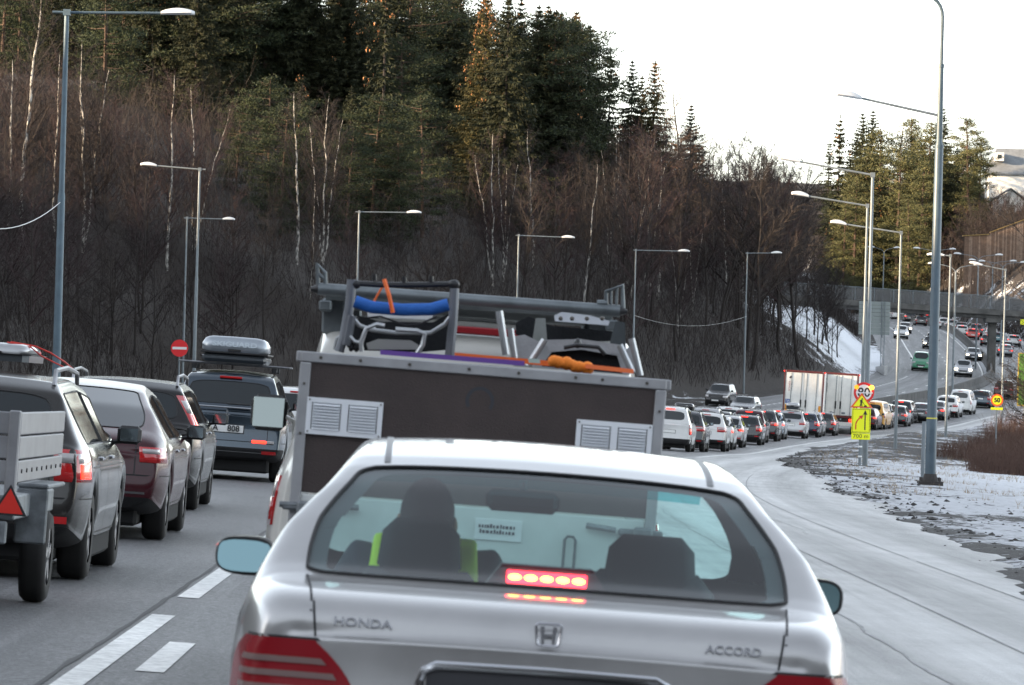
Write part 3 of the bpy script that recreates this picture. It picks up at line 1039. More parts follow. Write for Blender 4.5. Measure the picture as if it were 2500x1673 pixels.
for i in range(46):
    px = rt.uniform(-60, 1010)
    top = rt.uniform(-200, -55)
    x, y, hh = solve(px, top, rt.uniform(15, 19), umin=46)
    if hh < 30:
        plant('spruce' if rt.random() < .7 else 'pine', x, y, min(hh, 23), 'spruce_tree', 'dark evergreen deep inside the conifer stand on the hill', group='evergreens inside the conifer stand')
# ---- birches with pale stems (x, tip y, height)
BIR = [(30, 130, 13, 'birch at the far left edge with a blotched stem'), (66, -30, 17, 'tall birch rising past the top left corner'), (110, 60, 14, 'slender birch just left of the nearest left lamp post'),
 (205, 90, 14, 'leaning birch right of the nearest left lamp post'), (135, 110, 13, 'thin birch close behind the nearest left lamp post'), (395, 165, 14, 'pale birch with twin stems over the no entry sign'), (455, 190, 12, 'forked birch with reddish twigs over the mid-left lamp head'),
 (690, 205, 13, 'straight white birch in the middle of the bare wood'), (748, 215, 13, 'birch with steep forking white limbs'), (720, 420, 9, 'small birch low among the bare trees'),
 (1135, 300, 12, 'straight birch on the slope above the trailer'), (1160, 330, 11, 'thin birch beside the straight one above the trailer'), (1225, 290, 12, 'slanting birch under the spruces'),
 (1350, 370, 13, 'white birch rising behind the right end of the roof rack'), (1405, 300, 12, 'birch with pale crown twigs below the ridge'), (1490, 330, 14, 'tallest white birch behind the fourth left lamp post'),
 (1515, 350, 13, 'birch with spreading limbs behind the fourth left lamp post'), (1550, 290, 11, 'bright birch stem near the larch'), (1590, 480, 9, 'short birch on the lower slope'), (1665, 410, 11, 'lone pale birch near the end of the wood'),
 (1705, 450, 10, 'birch right above the last left lamp post'), (850, 10, 13, 'pale sunlit bare birch standing on the crest'), (1450, 420, 10, 'slim birch in the reddish wood'), (1560, 520, 9, 'low birch behind the lamp arm')]
for px, top, h, lab in BIR:
    put('birch', px, top, h, 'birch_tree', lab, group='birches in the bare wood')

# ---- the mass of leafless trees
taken = []
def bare_top(px): return float(np.interp(px, [-100, 100, 300, 420, 500, 700, 850, 1050, 1200, 1400, 1600, 1700, 1800, 1850, 1875, 1880], [130, 170, 260, 330, 420, 430, 500, 470, 380, 275, 290, 325, 360, 420, 520, 560]))
n_bare = 0
tries = 0
while n_bare < 212 and tries < 20000:
    tries += 1
    px = rt.uniform(-60, 1905) if rt.random() < .75 else rt.uniform(-60, 560)
    d = rt.uniform(215, 640)
    p = at(px, 700, d)
    s, l, zc = road_sl([p.x], [p.y])
    u = float(-l[0] - off_left(s)[0]) - 1
    if u < 0.5: continue
    if u > 62 or (px > 450 and u > 46): continue
    if 470 < s[0] < 600 and u < 4.5: continue
    g = lz(p.x, p.y)
    h = rt.uniform(6.5, 12.5)
    q = pix(p.x, p.y, g + h)
    lim = bare_top(px)
    if px > 1330 and rt.random() < .55:
        h = min(19, max(h, at(px, lim + rt.uniform(0, 60), d).z - g))
        q = pix(p.x, p.y, g + h)
    if q[1] < lim:
        h = (at(px, lim, d).z - g)
        if h < 5: continue
    if any((p.x - a) ** 2 + ((p.y - b) * 0.7) ** 2 < 3.2 for a, b in taken): continue
    taken.append((p.x, p.y))
    k = rt.choices(['alder', 'grey', 'red'], [5, 2.2 if px < 1350 else 6, 2.5])[0]
    plant(k, p.x, p.y, h, 'bare_tree', 'leafless brown tree in the dense bare wood on the hillside', group='leafless trees of the hillside wood')
    n_bare += 1
print('bare trees', n_bare, tries)
for px, dd, h, lab in ((1862, 505, 9.5, 'bare dark tree leaning over the left end of the bridge'), (1880, 500, 8.5, 'bare dark tree at the top of the snow slope by the bridge end'), (1898, 496, 8.0, 'many-limbed bare tree in front of the snow slope'),
                      (1915, 500, 7.2, 'rightmost bare tree before the snow slope'), (1846, 492, 9.5, 'bare tree left of the bridge end'), (1872, 488, 8.0, 'bare tree low beneath the bridge end'), (1890, 510, 8.5, 'slender bare tree touching the bridge railing'), (1905, 490, 6.0, 'short bare tree at the foot of the snow slope')):
    p = at(px, 800, dd)
    plant('alder', p.x, p.y, h, 'bare_tree', lab)

# ---- thicket along the foot of the hill: nobody could count it
def thicket(name, label, n, area, hmin, hmax, m, seed, wid=0.02, per=7, tall=None):
    rng = np.random.default_rng(seed)
    L = Leafy()
    P0 = area(rng, n)
    z = land(P0[:, 0], P0[:, 1], False)
    B = np.stack([P0[:, 0], P0[:, 1], z - 0.1], 1)
    H = hmin + (hmax - hmin) * rng.random(len(B)) ** 1.4
    for k in range(per):
        D = np.stack([rng.normal(size=len(B)) * 0.30, rng.normal(size=len(B)) * 0.30, np.ones(len(B))], 1)
        Lk = H * (0.6 + 0.4 * rng.random(len(B)))
        L.blades(B + rng.normal(size=B.shape) * np.array([0.3, 0.3, 0.0]), D, Lk, wid * 1.6 * np.ones(len(B)), rng)
        D /= np.linalg.norm(D, axis=1, keepdims=True)
        for j in range(3):
            g = 0.3 + 0.6 * rng.random(len(B))
            D2 = D + rng.normal(size=D.shape) * 0.7
            L.blades(B + D * (Lk * g)[:, None], D2, Lk * (0.18 + 0.22 * rng.random(len(B))), wid * np.ones(len(B)), rng)
    me = L.mesh(name, m)
    return props(link(name, me), label, kind='stuff')
def area_left(rng, n):
    out = []
    while len(out) < n:
        i = int(rng.integers(0, len(SEG)))
        s = float(rng.uniform(150, 640))
        u = float(rng.random() ** 1.2 * 62)
        if 475 < s < 600 and u < 6: continue
        p, h = road_pt(s, -float(off_left(s)) - 1.0 - u)
        if 150 < p.y: out.append((p.x, p.y))
    return np.array(out)
thicket('undergrowth', 'dense brown bushes and saplings along the foot of the wooded hill', 14000, area_left, 1.2, 5.0, TWIG, 3, wid=0.023, per=4)
thicket('saplings', 'tangle of grey-brown saplings between the bare trees', 5200, area_left, 3.0, 8.5, TWIG2, 4, wid=0.028, per=3)
# ============================================================ street furniture
GALV = mat('galvanised_steel', (0.17, 0.195, 0.21), 0.5, metal=0.35, var=0.18, vscale=2.5)
GALV_D = mat('blue_grey_painted_pole', (0.055, 0.085, 0.108), 0.42, var=0.22, vscale=1.4)
LAMPW = mat('lamp_head_grey', (0.62, 0.63, 0.63), 0.45)
LAMPB = mat('lamp_glass', (0.45, 0.47, 0.48), 0.2)
CONC = mat('stained_concrete', (0.095, 0.092, 0.086), 0.9, var=0.45, vscale=0.8, bump=0.3, bscale=8)
CONC_D = mat('dark_concrete', (0.085, 0.083, 0.080), 0.9, var=0.5, vscale=0.9, bump=0.3, bscale=8)
BLACK = mat('black_rubber', (0.012, 0.012, 0.013), 0.6)

def lamp_head(mb, p, d, L=0.75, w=0.30):
    """a luminaire from p outwards along d"""
    side = Vector((-d.y, d.x, 0)).normalized()
    up = Vector((0, 0, 1))
    n = 9
    for j in range(n + 1):
        t = j / n
        rad = w * 0.5 * (0.35 + 0.65 * math.sin(min(1, t * 1.35 + 0.12) * math.pi * 0.5)) * (1 if t < 0.8 else math.sqrt(max(0.02, 1 - ((t - 0.8) / 0.2) ** 2)))
        hgt = 0.055 + 0.10 * math.sin(t * math.pi) ** 0.8
        c = p + d * (L * t)
        for k in range(8):
            a = 2 * math.pi * k / 8
            y, z = math.cos(a) * rad, math.sin(a)
            z = z * hgt if z > 0 else z * 0.05
            mb.v.append(tuple(c + side * y + up * z))
    b = len(mb.v) - 8 * (n + 1)
    for j in range(n):
        for k in range(8):
            mb.f.append((b + j * 8 + k, b + j * 8 + (k + 1) % 8, b + (j + 1) * 8 + (k + 1) % 8, b + (j + 1) * 8 + k))
    mb.f.append(tuple(b + k for k in range(8)))
    mb.f.append(tuple(b + n * 8 + k for k in range(8)))

def lamp_post(bx, by, bz, H, arms, label, r0=0.09, pm=None, group='street lamps along the road', up=0.12, head=0.75, base=False, extra=0.25, lean=0.0):
    """arms: list of (dx, dy, length, height below the top)"""
    e = empty('street_lamp', (bx, by, bz), label=label, cat='street lamp', group=group)
    pm = pm or GALV
    mb = MB()
    mb.tube([(0, 0, -0.3), (0, 0, H * 0.55), (0, 0, H * 0.56), (0, 0, H)], [r0, r0 * 0.82, r0 * 0.66, r0 * 0.55], 12)
    mb.build('pole', pm, e, True)
    for dx, dy, L, drop in arms:
        d = Vector((dx, dy, 0)).normalized()
        z = H - drop
        m = MB()
        m.tube([Vector((0, 0, z)) - d * extra, Vector((0, 0, z)), Vector((0, 0, z)) + d * L + Vector((0, 0, up * L))], 0.038, 8)
        m.box(-r0 * 0.8, r0 * 0.8, -r0 * 0.8, r0 * 0.8, z - 0.09, z + 0.09)
        m.build('arm', pm, e)
        q = MB()
        lamp_head(q, Vector((0, 0, z)) + d * L + Vector((0, 0, up * L)), (d + Vector((0, 0, up))).normalized(), head, head * 0.38)
        q.build('lamp_head', LAMPW, e, True)
    if base:
        m = MB()
        m.box(-0.30, 0.30, -0.30, 0.30, -0.05, 0.07)
        m.tube([(0, 0, 0.07), (0, 0, 0.30)], [0.20, 0.16], 12)
        for k in range(4):
            a = R(45 + 90 * k)
            m.tube([(0.25 * math.cos(a), 0.25 * math.sin(a), 0.05), (0.25 * math.cos(a), 0.25 * math.sin(a), 0.16)], 0.025, 6)
        m.build('foot_plate', mat('rusty_dark_iron', (0.035, 0.03, 0.028), 0.8, var=0.4), e, True)
    return e

def lamp_px(px, top, d, side, label, arm, armpy=None, **kw):
    """a post whose top is seen at (px, top), d metres ahead"""
    p = at(px, top, d)
    z = lz(p.x, p.y)
    if p.z - z < 2: z = p.z - 10
    H = p.z - z
    return lamp_post(p.x, p.y, z, H, [(side, 0.12, arm, 0.06)], label, **kw)

# left row: arms reach right over the oncoming road (photograph x, top y, distance)
lamp_px(153, 24, 150, 1, 'tall blue-grey street lamp nearest at the left, a wire tied to it', 2.75, r0=0.13, pm=mat('blue_grey_galvanised', (0.085, 0.125, 0.155), 0.5, metal=0.3, var=0.2, vscale=3), head=1.0, up=0.03, extra=0.42)
lamp_px(457, 385, 258, -1, 'street lamp with its arm pointing left, behind the no entry sign', 2.2, r0=0.10, head=0.85, up=0.06, extra=0.3)
lamp_px(428, 497, 330, 1, 'street lamp just left of the one whose arm points left', 2.3, head=0.8, up=0.0, extra=0.2)
lamp_px(822, 483, 311, 1, 'street lamp directly behind the van roof rack', 2.9, head=0.9, up=0.02, extra=0.22)
lamp_px(1187, 537, 353, 1, 'street lamp behind the middle of the roof rack', 3.0, head=0.9, up=-0.01, extra=0.2)
lamp_px(1455, 571, 385, 1, 'street lamp just right of the trailer load', 3.2, head=0.9, up=0.01, extra=0.2)
lamp_px(1710, 578, 425, 1, 'last street lamp of the left row, above the snow bank', 2.0, head=0.9, up=0.04, extra=0.15)

# right row
p = at(2128, 1108, 143)
z1 = lz(p.x, p.y)
e = empty('street_lamp', (p.x, p.y, z1), label='thick blue-grey lamp post in the snowy verge, running out of the top of the picture', cat='street lamp', group='street lamps along the road')
ta = at(2150, 265, 143)
H1 = ta.z - z1
jz = at(2147, 335, 143).z - z1
m = MB()
m.tube([(0, 0, 0.25), (0, 0, 1.8), (0, 0, 1.83), (0, 0, jz), (0, 0, jz + 0.12)], [0.155, 0.15, 0.142, 0.118, 0.09], 18)
m.build('pole', GALV_D, e, True)
m = MB()
tz = at(2158, 150, 143).z - z1
m.tube([(0, 0, jz + 0.1), (0, 0, H1), (0, 0, tz)], [0.088, 0.082, 0.07], 14)
top2 = tz + 1.85
pts = [(0, 0, tz), (0, 0, top2 - 0.5)] + [(-0.42 * (1 - math.cos(a)), 0, top2 - 0.5 + 0.55 * math.sin(a)) for a in (0.3, 0.6, 0.9, 1.2, 1.5)] + [(-2.4, 0, top2 + 0.22)]
m.tube(pts, [0.05] * len(pts), 10)
m.build('upper_pole', GALV_D, e, True)
m = MB(); m.tube([(0, 0, jz - 0.05), (0, 0, jz + 0.03)], 0.13, 14); m.tube([(0, 0, tz - 0.06), (0, 0, tz + 0.04)], 0.085, 14)
m.build('joint_collar', GALV_D, e, True)
m = MB(); m.tube([(0.0, 0, H1), (-2.25, -0.2, H1 + 0.42)], [0.04, 0.032], 8); m.build('arm', GALV, e, True)
m = MB(); lamp_head(m, Vector((-2.22, -0.2, H1 + 0.42)), Vector((-1, -0.08, 0.13)).normalized(), 0.78, 0.32); m.build('lamp_head', LAMPW, e, True)
m = MB(); lamp_head(m, Vector((-2.3, 0, top2 + 0.2)), Vector((-1, 0, 0.1)).normalized(), 0.78, 0.32); m.build('lamp_head', LAMPW, e, True)
m = MB(); m.box(-0.34, 0.34, -0.34, 0.34, -0.06, 0.09); m.tube([(0, 0, 0.09), (0, 0, 0.3)], [0.23, 0.17], 14)
for k in range(4):
    a = R(45 + 90 * k); m.tube([(0.36 * math.cos(a), 0.36 * math.sin(a), 0.05), (0.36 * math.cos(a), 0.36 * math.sin(a), 0.2)], 0.03, 6)
m.build('foot_plate', mat('rusty_dark_iron', (0.035, 0.03, 0.028), 0.8, var=0.4), e)
m = MB(); m.box(-0.06, 0.06, -0.155, -0.135, 0.9, 1.55); m.build('hatch', GALV_D, e)
m = MB(); m.tube([(0, 0, 1.83), (0, 0, 1.87)], 0.150, 18); m.build('yellow_band', mat('yellow_tape', (0.55, 0.5, 0.08), 0.6), e)
# steel stake strapped to it on its left
p2 = at(2108, 1080, 146)
m = MB(); m.tube([(0, 0, -0.2), (0, 0, 1.75)], 0.055, 8)
m.tube([(0, 0, 0.35), (0, 0, 0.42)], 0.065, 8)
o = m.build('marker_stake', GALV, None, True, loc=(p2.x + 0.04, p2.y, lz(p2.x, p2.y)))
props(o, 'short grey stake standing close against the thick near lamp post', 'stake')

lamp_px(1997, 397, 193, -1, 'street lamp rising behind the yellow road work signs', 2.75, r0=0.105, head=0.85, up=0.16, extra=0.0)
lamp_px(1985, 468, 222, -1, 'second lamp post close behind the one at the road work signs', 2.55, r0=0.09, head=0.78, up=0.14, extra=0.0)
lamp_px(2062, 530, 243, -1, 'slim street lamp between the road works signs and the thick near post', 2.6, r0=0.085, head=0.78, up=0.13, extra=0.0)
lamp_px(2175, 583, 290, -0.5, 'street lamp with a short foreshortened arm right of the thick near post', 0.35, r0=0.085, head=1.0, up=0.03, extra=0.0)
lamp_px(2301, 616, 352, -1, 'street lamp behind the round fifty sign', 1.6, r0=0.085, head=0.9, up=0.18, extra=0.0)

def double_lamp(px, top, d, w, label, side=1.0, zb=None):
    p = at(px, top, d)
    s, l, zc = road_sl([p.x], [p.y])
    z = float(road_z_sl(s, l, zc)[0]) if zb is None else p.z - zb
    H = p.z - z
    e = empty('double_street_lamp', (p.x, p.y, z), label=label, cat='street lamp', group='double street lamps on the central barrier')
    m = MB(); m.tube([(0, 0, 0), (0, 0, H - 1.0), (0, 0, H - 0.55)], [0.10, 0.07, 0.05], 10); m.build('pole', GALV, e, True)
    for sx in (-1, 1):
        m = MB()
        m.tube([(0, 0, H - 0.7), (sx * 0.12, 0, H - 0.42), (sx * 0.4, 0.05, H - 0.2), (sx * 0.8, 0.1, H - 0.1), (sx * w, 0.2, H + 0.03)], 0.032, 6)
        m.build('arm', GALV, e, True)
        q = MB(); lamp_head(q, Vector((sx * w, 0.2, H + 0.03)), Vector((sx, 0.1, 0.03)).normalized(), 0.8, 0.32)
        q.build('lamp_head', LAMPW, e, True)
    return e
double_lamp(2023, 567, 640, 1.2, 'double-armed lamp seen over the bridge left of the others')
double_lamp(2187, 606, 425, 1.5, 'double-armed lamp standing on the concrete barrier under the bridge', zb=None)
double_lamp(2139, 570, 600, 1.7, 'double-armed lamp half behind the thick near post')
double_lamp(2239, 583, 540, 1.8, 'double-armed lamp above the bridge with wide level arms')
double_lamp(2272, 597, 600, 2.0, 'double-armed lamp just left of the rightmost double one')
double_lamp(2295, 600, 560, 1.9, 'rightmost double-armed lamp against the rocky slope')

# the wire that runs from the near left post out of the picture
pa, pb = at(139, 462, 150), at(-40, 520, 140)
m = MB()
m.tube([pa.lerp(pb, t) + Vector((0, 0, -0.62 * 4 * t * (1 - t) * 0.5)) for t in np.linspace(0, 1, 12)], 0.012, 6)
props(m.build('overhead_wire', mat('pale_wire', (0.6, 0.6, 0.6), 0.5)), 'pale sagging wire tied to the nearest left lamp post', 'wire')
pa, pb = at(1452, 722, 386), at(1708, 724, 425)
m = MB(); m.tube([pa.lerp(pb, t) + Vector((0, 0, -0.8 * 4 * t * (1 - t))) for t in np.linspace(0, 1, 12)], 0.010, 4)
props(m.build('overhead_wire', mat('pale_wire')), 'thin wire sagging between the last two lamp posts of the left row', 'wire')

# ---- signs
WHITE = mat('white_enamel', (0.75, 0.75, 0.74), 0.45)
RED = mat('sign_red', (0.62, 0.02, 0.02), 0.4)
YEL = mat('fluorescent_yellow', (0.88, 0.90, 0.01), 0.45, emit=None)
BLK = mat('sign_black', (0.015, 0.015, 0.015), 0.5)
ORG = mat('sign_orange_red', (0.78, 0.12, 0.02), 0.45)
def disc(mb, r, y0, y1, n=40, c=(0, 0), sx=1.0):
    mb.prism([(c[0] + sx * r * math.cos(2 * math.pi * k / n), c[1] + r * math.sin(2 * math.pi * k / n)) for k in range(n)], y0, y1, axis='y')

# no entry sign on the left
p = at(411, 797, 300)
g = lz(p.x, p.y)
e = empty('no_entry_sign', (p.x, p.y, g), (0, 0, 0), 'round red no entry sign with a white bar on a grey post', 'road sign')
zc_ = p.z - g
m = MB(); m.tube([(0, 0, -0.3), (0, 0, zc_ + 0.4)], 0.05, 10); m.build('post', GALV, e, True)
m = MB(); disc(m, 0.50, -0.09, -0.07, c=(0, zc_)); m.build('sign_face', mat('no_entry_red', (0.70, 0.015, 0.02), 0.4), e)
m = MB(); m.box(-0.42, 0.42, -0.096, -0.091, zc_ - 0.075, zc_ + 0.075); m.build('white_bar', WHITE, e)

# works signs
p = at(1967, 1061, 190)
g = p.z
e = empty('road_works_sign', (p.x, p.y, g), (0, 0, 0), 'stacked road works signs: crossed-out 80, digging man and yellow lane merge panel', 'road sign')
ppm = 12500.0 / KS / 190
def zz(py, px=1967): return at(px, py, 190).z - g
sc = ppm
m = MB(); m.tube([(0, 0, -0.3), (0, 0, zz(880))], 0.055, 10); m.build('post', GALV, e, True)
for zq in (zz(1022), zz(1052) + 0.12):
    m = MB(); m.tube([(0, 0, zq - 0.03), (0, 0, zq + 0.03)], 0.075, 12); m.build('clamp_band', WHITE, e)
cx_, zc2 = 0.08, zz(898)
Rr = 23.5 / sc
m = MB(); disc(m, Rr, -0.10, -0.085, c=(cx_, zc2)); m.build('speed_sign', RED, e)
m = MB(); disc(m, Rr * 0.76, -0.104, -0.101, c=(cx_, zc2)); m.build('speed_sign_face', WHITE, e)
M = Matrix.Translation((cx_, -0.108, zc2 - 0.01)) @ STAND
text_mesh('number_80', '80', Rr * 1.25, 0.002, BLK, e, M, font_off=0.006)
m = MB(); m.box(cx_ - Rr * 0.78, cx_ + Rr * 0.86, -0.116, -0.112, zc2 - 0.035, zc2 + 0.005); m.build('cross_out_bar', WHITE, e)
for sx in (-1, 1):
    m = MB(); disc(m, 0.085, -0.20, -0.12, 20, c=(cx_ + sx * Rr * 0.74, zc2 + Rr * 0.50))
    o = m.build('amber_lamp', mat('amber_lamp', (0.85, 0.30, 0.02), 0.25, emit=(1.0, 0.35, 0.02), estr=0.9 if sx > 0 else 0.3) if sx < 0 else mat('amber_lamp_lit', (0.95, 0.45, 0.02), 0.25, emit=(1.0, 0.45, 0.03), estr=1.6), e, True)
# triangle
zb, zt = zz(933), zz(899)
w = 25.5 / sc
def tri(k, y0, y1, zb_, zt_):
    c = (zb_ * 2 + zt_) / 3
    pts = [(-w, zb_), (w, zb_), (0, zt_)]
    return [(a * k, c + (b - c) * k) for a, b in pts]
m = MB(); m.prism(tri(1.0, 0, 0, zb, zt), -0.145, -0.13, axis='y'); m.build('warning_triangle', ORG, e)
m = MB(); m.prism(tri(0.74, 0, 0, zb, zt), -0.150, -0.146, axis='y'); m.build('triangle_face', YEL, e)
# digging man, cut out of black sheet
c0, h0 = zb + 0.035, (zt - zb)
m = MB()
S = h0 * 0.78
def P2(pts): return [(a * S, c0 + b * S) for a, b in pts]
disc(m, 0.075 * S, -0.155, -0.152, 14, c=(0.06 * S, c0 + 0.67 * S))
m.prism(P2([(-0.14, 0.56), (-0.02, 0.62), (0.10, 0.52), (0.02, 0.30), (-0.10, 0.30)]), -0.155, -0.152, axis='y')
m.prism(P2([(-0.10, 0.31), (0.0, 0.31), (-0.08, 0.02), (-0.17, 0.02)]), -0.1552, -0.1522, axis='y')
m.prism(P2([(-0.05, 0.32), (0.04, 0.30), (0.08, 0.02), (0.0, 0.02), (-0.02, 0.18)]), -0.1554, -0.1524, axis='y')
m.prism(P2([(-0.13, 0.52), (0.16, 0.36), (0.14, 0.32), (-0.12, 0.44)]), -0.1556, -0.1526, axis='y')
m.prism(P2([(-0.02, 0.48), (0.0, 0.50), (0.36, 0.10), (0.33, 0.08)]), -0.1558, -0.1528, axis='y')
m.prism(P2([(0.16, 0.0), (0.30, 0.15), (0.40, 0.14), (0.50, 0.0)]), -0.156, -0.153, axis='y')
m.build('digging_man', BLK, e)
# yellow panel with the arrows
z0, z1_ = zz(1006), zz(934)
w2 = 21.5 / sc
z7 = zz(991)
m = MB(); m.bbox(-w2, w2, -0.13, -0.115, z7 + 0.005, z1_ - 0.01, 0.004); m.build('merge_panel', YEL, e)
m = MB(); m.bbox(-w2, w2, -0.13, -0.115, z0, z7 - 0.012, 0.004); m.build('distance_panel', YEL, e)
m = MB()
fr = 0.014
for (a, b, c, d) in ((-w2 + .03, w2 - .03, z7 + .03, z7 + .03 + fr), (-w2 + .03, w2 - .03, z1_ - .04 - fr, z1_ - .04)):
    m.box(a, b, -0.134, -0.131, c, d)
for (a, b) in ((-w2 + .03, -w2 + .03 + fr), (w2 - .03 - fr, w2 - .03)):
    m.box(a, b, -0.1345, -0.1315, z7 + .03, z1_ - .04)
m.build('panel_border', BLK, e)
H_ = z1_ - z7
m = MB()
ax = w2 * 0.42
m.box(ax - 0.022, ax + 0.022, -0.136, -0.133, z7 + 0.12 * H_, z7 + 0.80 * H_)
m.prism([(ax - 0.085, z7 + 0.72 * H_), (ax, z7 + 0.93 * H_), (ax + 0.085, z7 + 0.72 * H_), (ax, z7 + 0.77 * H_)], -0.138, -0.135, axis='y')
m.build('straight_arrow', BLK, e)
m = MB()
bx_ = -w2 * 0.55
path = [(bx_, 0.14), (bx_, 0.36), (bx_ + 0.03, 0.46), (bx_ + 0.09, 0.55), (bx_ + 0.17, 0.635)]
for i in range(len(path) - 1):
    (a, b), (c, d) = path[i], path[i + 1]
    dd = Vector((c - a, (d - b) * H_)); nn = Vector((-dd.y, dd.x)).normalized() * 0.022
    b_, d_ = z7 + b * H_, z7 + d * H_
    m.prism([(a - nn.x, b_ - nn.y), (a + nn.x, b_ + nn.y), (c + nn.x, d_ + nn.y), (c - nn.x, d_ - nn.y)], -0.136 - i * 0.0003, -0.133 - i * 0.0003, axis='y')
m.prism([(bx_ + 0.10, z7 + 0.68 * H_), (bx_ + 0.27, z7 + 0.72 * H_), (bx_ + 0.22, z7 + 0.55 * H_)], -0.140, -0.137, axis='y')
m.build('merging_arrow', mat('arrow_red', (0.62, 0.05, 0.02), 0.5), e)
text_mesh('distance_text', '700 m', (z7 - z0) * 0.82, 0.001, BLK, e, Matrix.Translation((0, -0.133, (z0 + z7) / 2)) @ STAND, xscale=1.15)

# the round 50
p = at(2281, 916, 246)
g = lz(p.x, p.y)
e = empty('speed_limit_sign', (p.x, p.y, g), (0, 0, 0), 'round yellow fifty sign with red rim over a small yellow plate', 'road sign')
z5 = p.z - g
m = MB(); m.tube([(0, 0.0, -0.3), (0, 0.0, z5 + 0.1)], 0.035, 8); m.build('post', GALV, e, True)
m = MB(); disc(m, 0.295, -0.075, -0.06, c=(0, z5)); m.build('rim', ORG, e)
m = MB(); disc(m, 0.215, -0.081, -0.077, c=(0, z5)); m.build('sign_face', YEL, e)
text_mesh('number_50', '50', 0.30, 0.002, BLK, e, Matrix.Translation((0, -0.086, z5 - 0.005)) @ STAND, font_off=0.012)
m = MB(); m.bbox(-0.29, 0.29, -0.075, -0.06, z5 - 0.47, z5 - 0.35, 0.004); m.build('sub_plate', YEL, e)
# yellow plate by the bridge and the green board at the right margin
p = at(2345, 737, 520)
g = lz(p.x, p.y)
e = empty('yellow_direction_sign', (p.x, p.y, g), (0, 0, 0), 'small yellow sign at the right end of the bridge opening', 'road sign')
m = MB(); m.bbox(-0.45, 0.5, -0.05, -0.03, p.z - g - 0.28, p.z - g + 0.25, 0.004); m.build('sign_face', YEL, e)
m = MB(); m.tube([(0, 0, -0.3), (0, 0, p.z - g + 0.2)], 0.04, 8); m.build('post', GALV, e)
p = at(2352, 875, 330)
g = lz(p.x, p.y)
e = empty('green_sign_board', (p.x, p.y, g), (0, 0, 0), 'tall green board with a yellow frame at the right margin', 'sign board')
zt_, zb_ = at(2352, 808, 330).z - g, at(2352, 930, 330).z - g
m = MB(); m.bbox(-0.68, 0.6, -0.06, -0.02, zb_, zt_, 0.01); m.build('board_frame', mat('ochre_frame', (0.35, 0.25, 0.03), 0.6), e)
m = MB(); m.box(-0.60, 0.52, -0.066, -0.062, zb_ + 0.1, zt_ - 0.06); m.build('board_face', mat('leaf_green_sheet', (0.07, 0.19, 0.02), 0.6, var=0.3), e)
m = MB(); m.tube([(-0.2, 0, -0.2), (-0.2, 0, zt_)], 0.06, 8); m.build('post', GALV, e)

# back of the big gantry sign on the snow slope
p = at(2022, 832, 512)
g = lz(p.x, p.y)
e = empty('large_sign_from_behind', (p.x, p.y, g), (0, 0, 0), 'back of a large grey sign panel on lattice posts in the snow', 'road sign')
pl_, pt_ = at(1964, 765, 512), at(2037, 702, 512)
x0, x1 = pl_.x - p.x, pt_.x - p.x
zb_, zt_ = pl_.z - g, pt_.z - g + 0.5
PAN = mat('grey_green_aluminium', (0.24, 0.27, 0.26), 0.5, metal=0.3)
n = 9
for i in range(n):
    a, b = zb_ + (zt_ - zb_) * i / n, zb_ + (zt_ - zb_) * (i + 1) / n - 0.03
    m = MB(); m.bbox(x0, x1, -0.02, 0.04, a, b, 0.012); m.build('panel_plank', PAN, e)
for fx in (0.30, 0.78):
    x = x0 + (x1 - x0) * fx
    for dx_ in (-0.16, 0.16):
        m = MB(); m.tube([(x + dx_, -0.15, -0.3 if fx > 0.5 else -0.3), (x + dx_, -0.15, zt_)], 0.04, 6); m.build('post', GALV, e)
    m = MB()
    for k in range(12):
        za, zb2 = zt_ * k / 12, zt_ * (k + 1) / 12
        m.tube([(x - 0.16, -0.15, za), (x + 0.16, -0.15, zb2)] if k % 2 else [(x + 0.16, -0.15, za), (x - 0.16, -0.15, zb2)], 0.018, 4)
    m.build('lattice', GALV, e)
# short pale wall end beside it
p = at(2020, 790, 508)
g = lz(p.x, p.y)
m = MB(); pa, pb = at(2005, 768, 515), at(2024, 826, 500)
props(m.prism([(pa.x, pa.y), (pa.x + 0.3, pa.y), (pb.x + 0.3, pb.y), (pb.x, pb.y)], g - 1.5, g + 0.75).build('retaining_wall', mat('pale_concrete', (0.5, 0.5, 0.49), 0.8, var=0.2)), 'short pale concrete wall beside the posts of the big sign', 'wall')

# ---- concrete barrier between the two directions
e = empty('concrete_barrier', tuple(road_pt(255, -6.3)[0]), label='long dark concrete barrier between the queue and the oncoming road', cat='barrier')
org = Vector(e.location)
prof = [(-0.30, -0.1), (-0.30, 0.10), (-0.13, 0.38), (-0.10, 0.98), (0.10, 0.98), (0.13, 0.38), (0.30, 0.10), (0.30, -0.1)]
s = 210.0
LP = 4.0
while s < 820:
    a, b = s, s + LP - 0.05
    V = []
    for q in (a, b):
        p, h = road_pt(q, -6.3)
        rt_ = Vector((math.cos(h), -math.sin(h), 0))
        for u_, z_h in prof: V.append(p + rt_ * u_ + Vector((0, 0, z_h)) - org)
    k = len(prof)
    Fc = [(i, (i + 1) % k, k + (i + 1) % k, k + i) for i in range(k)] + [tuple(range(k))[::-1], tuple(range(k, 2 * k))]
    mesh_obj('barrier_segment', V, Fc, CONC_D, e)
    s += LP
# snow left along the barrier's foot on the oncoming side
road_strip(lambda s: (-7.0, -6.85, -6.7, -6.62), 'snow_strip', mat('dirty_snow', (0.42, 0.43, 0.44), 0.9, var=0.4, vscale=1.2), lambda s, l: 0, dz=0.03, rows=np.arange(430, 820, 4.0), uvs=False)
props(bpy.data.objects['snow_strip'], 'thin line of dirty snow along the foot of the barrier', kind='structure')

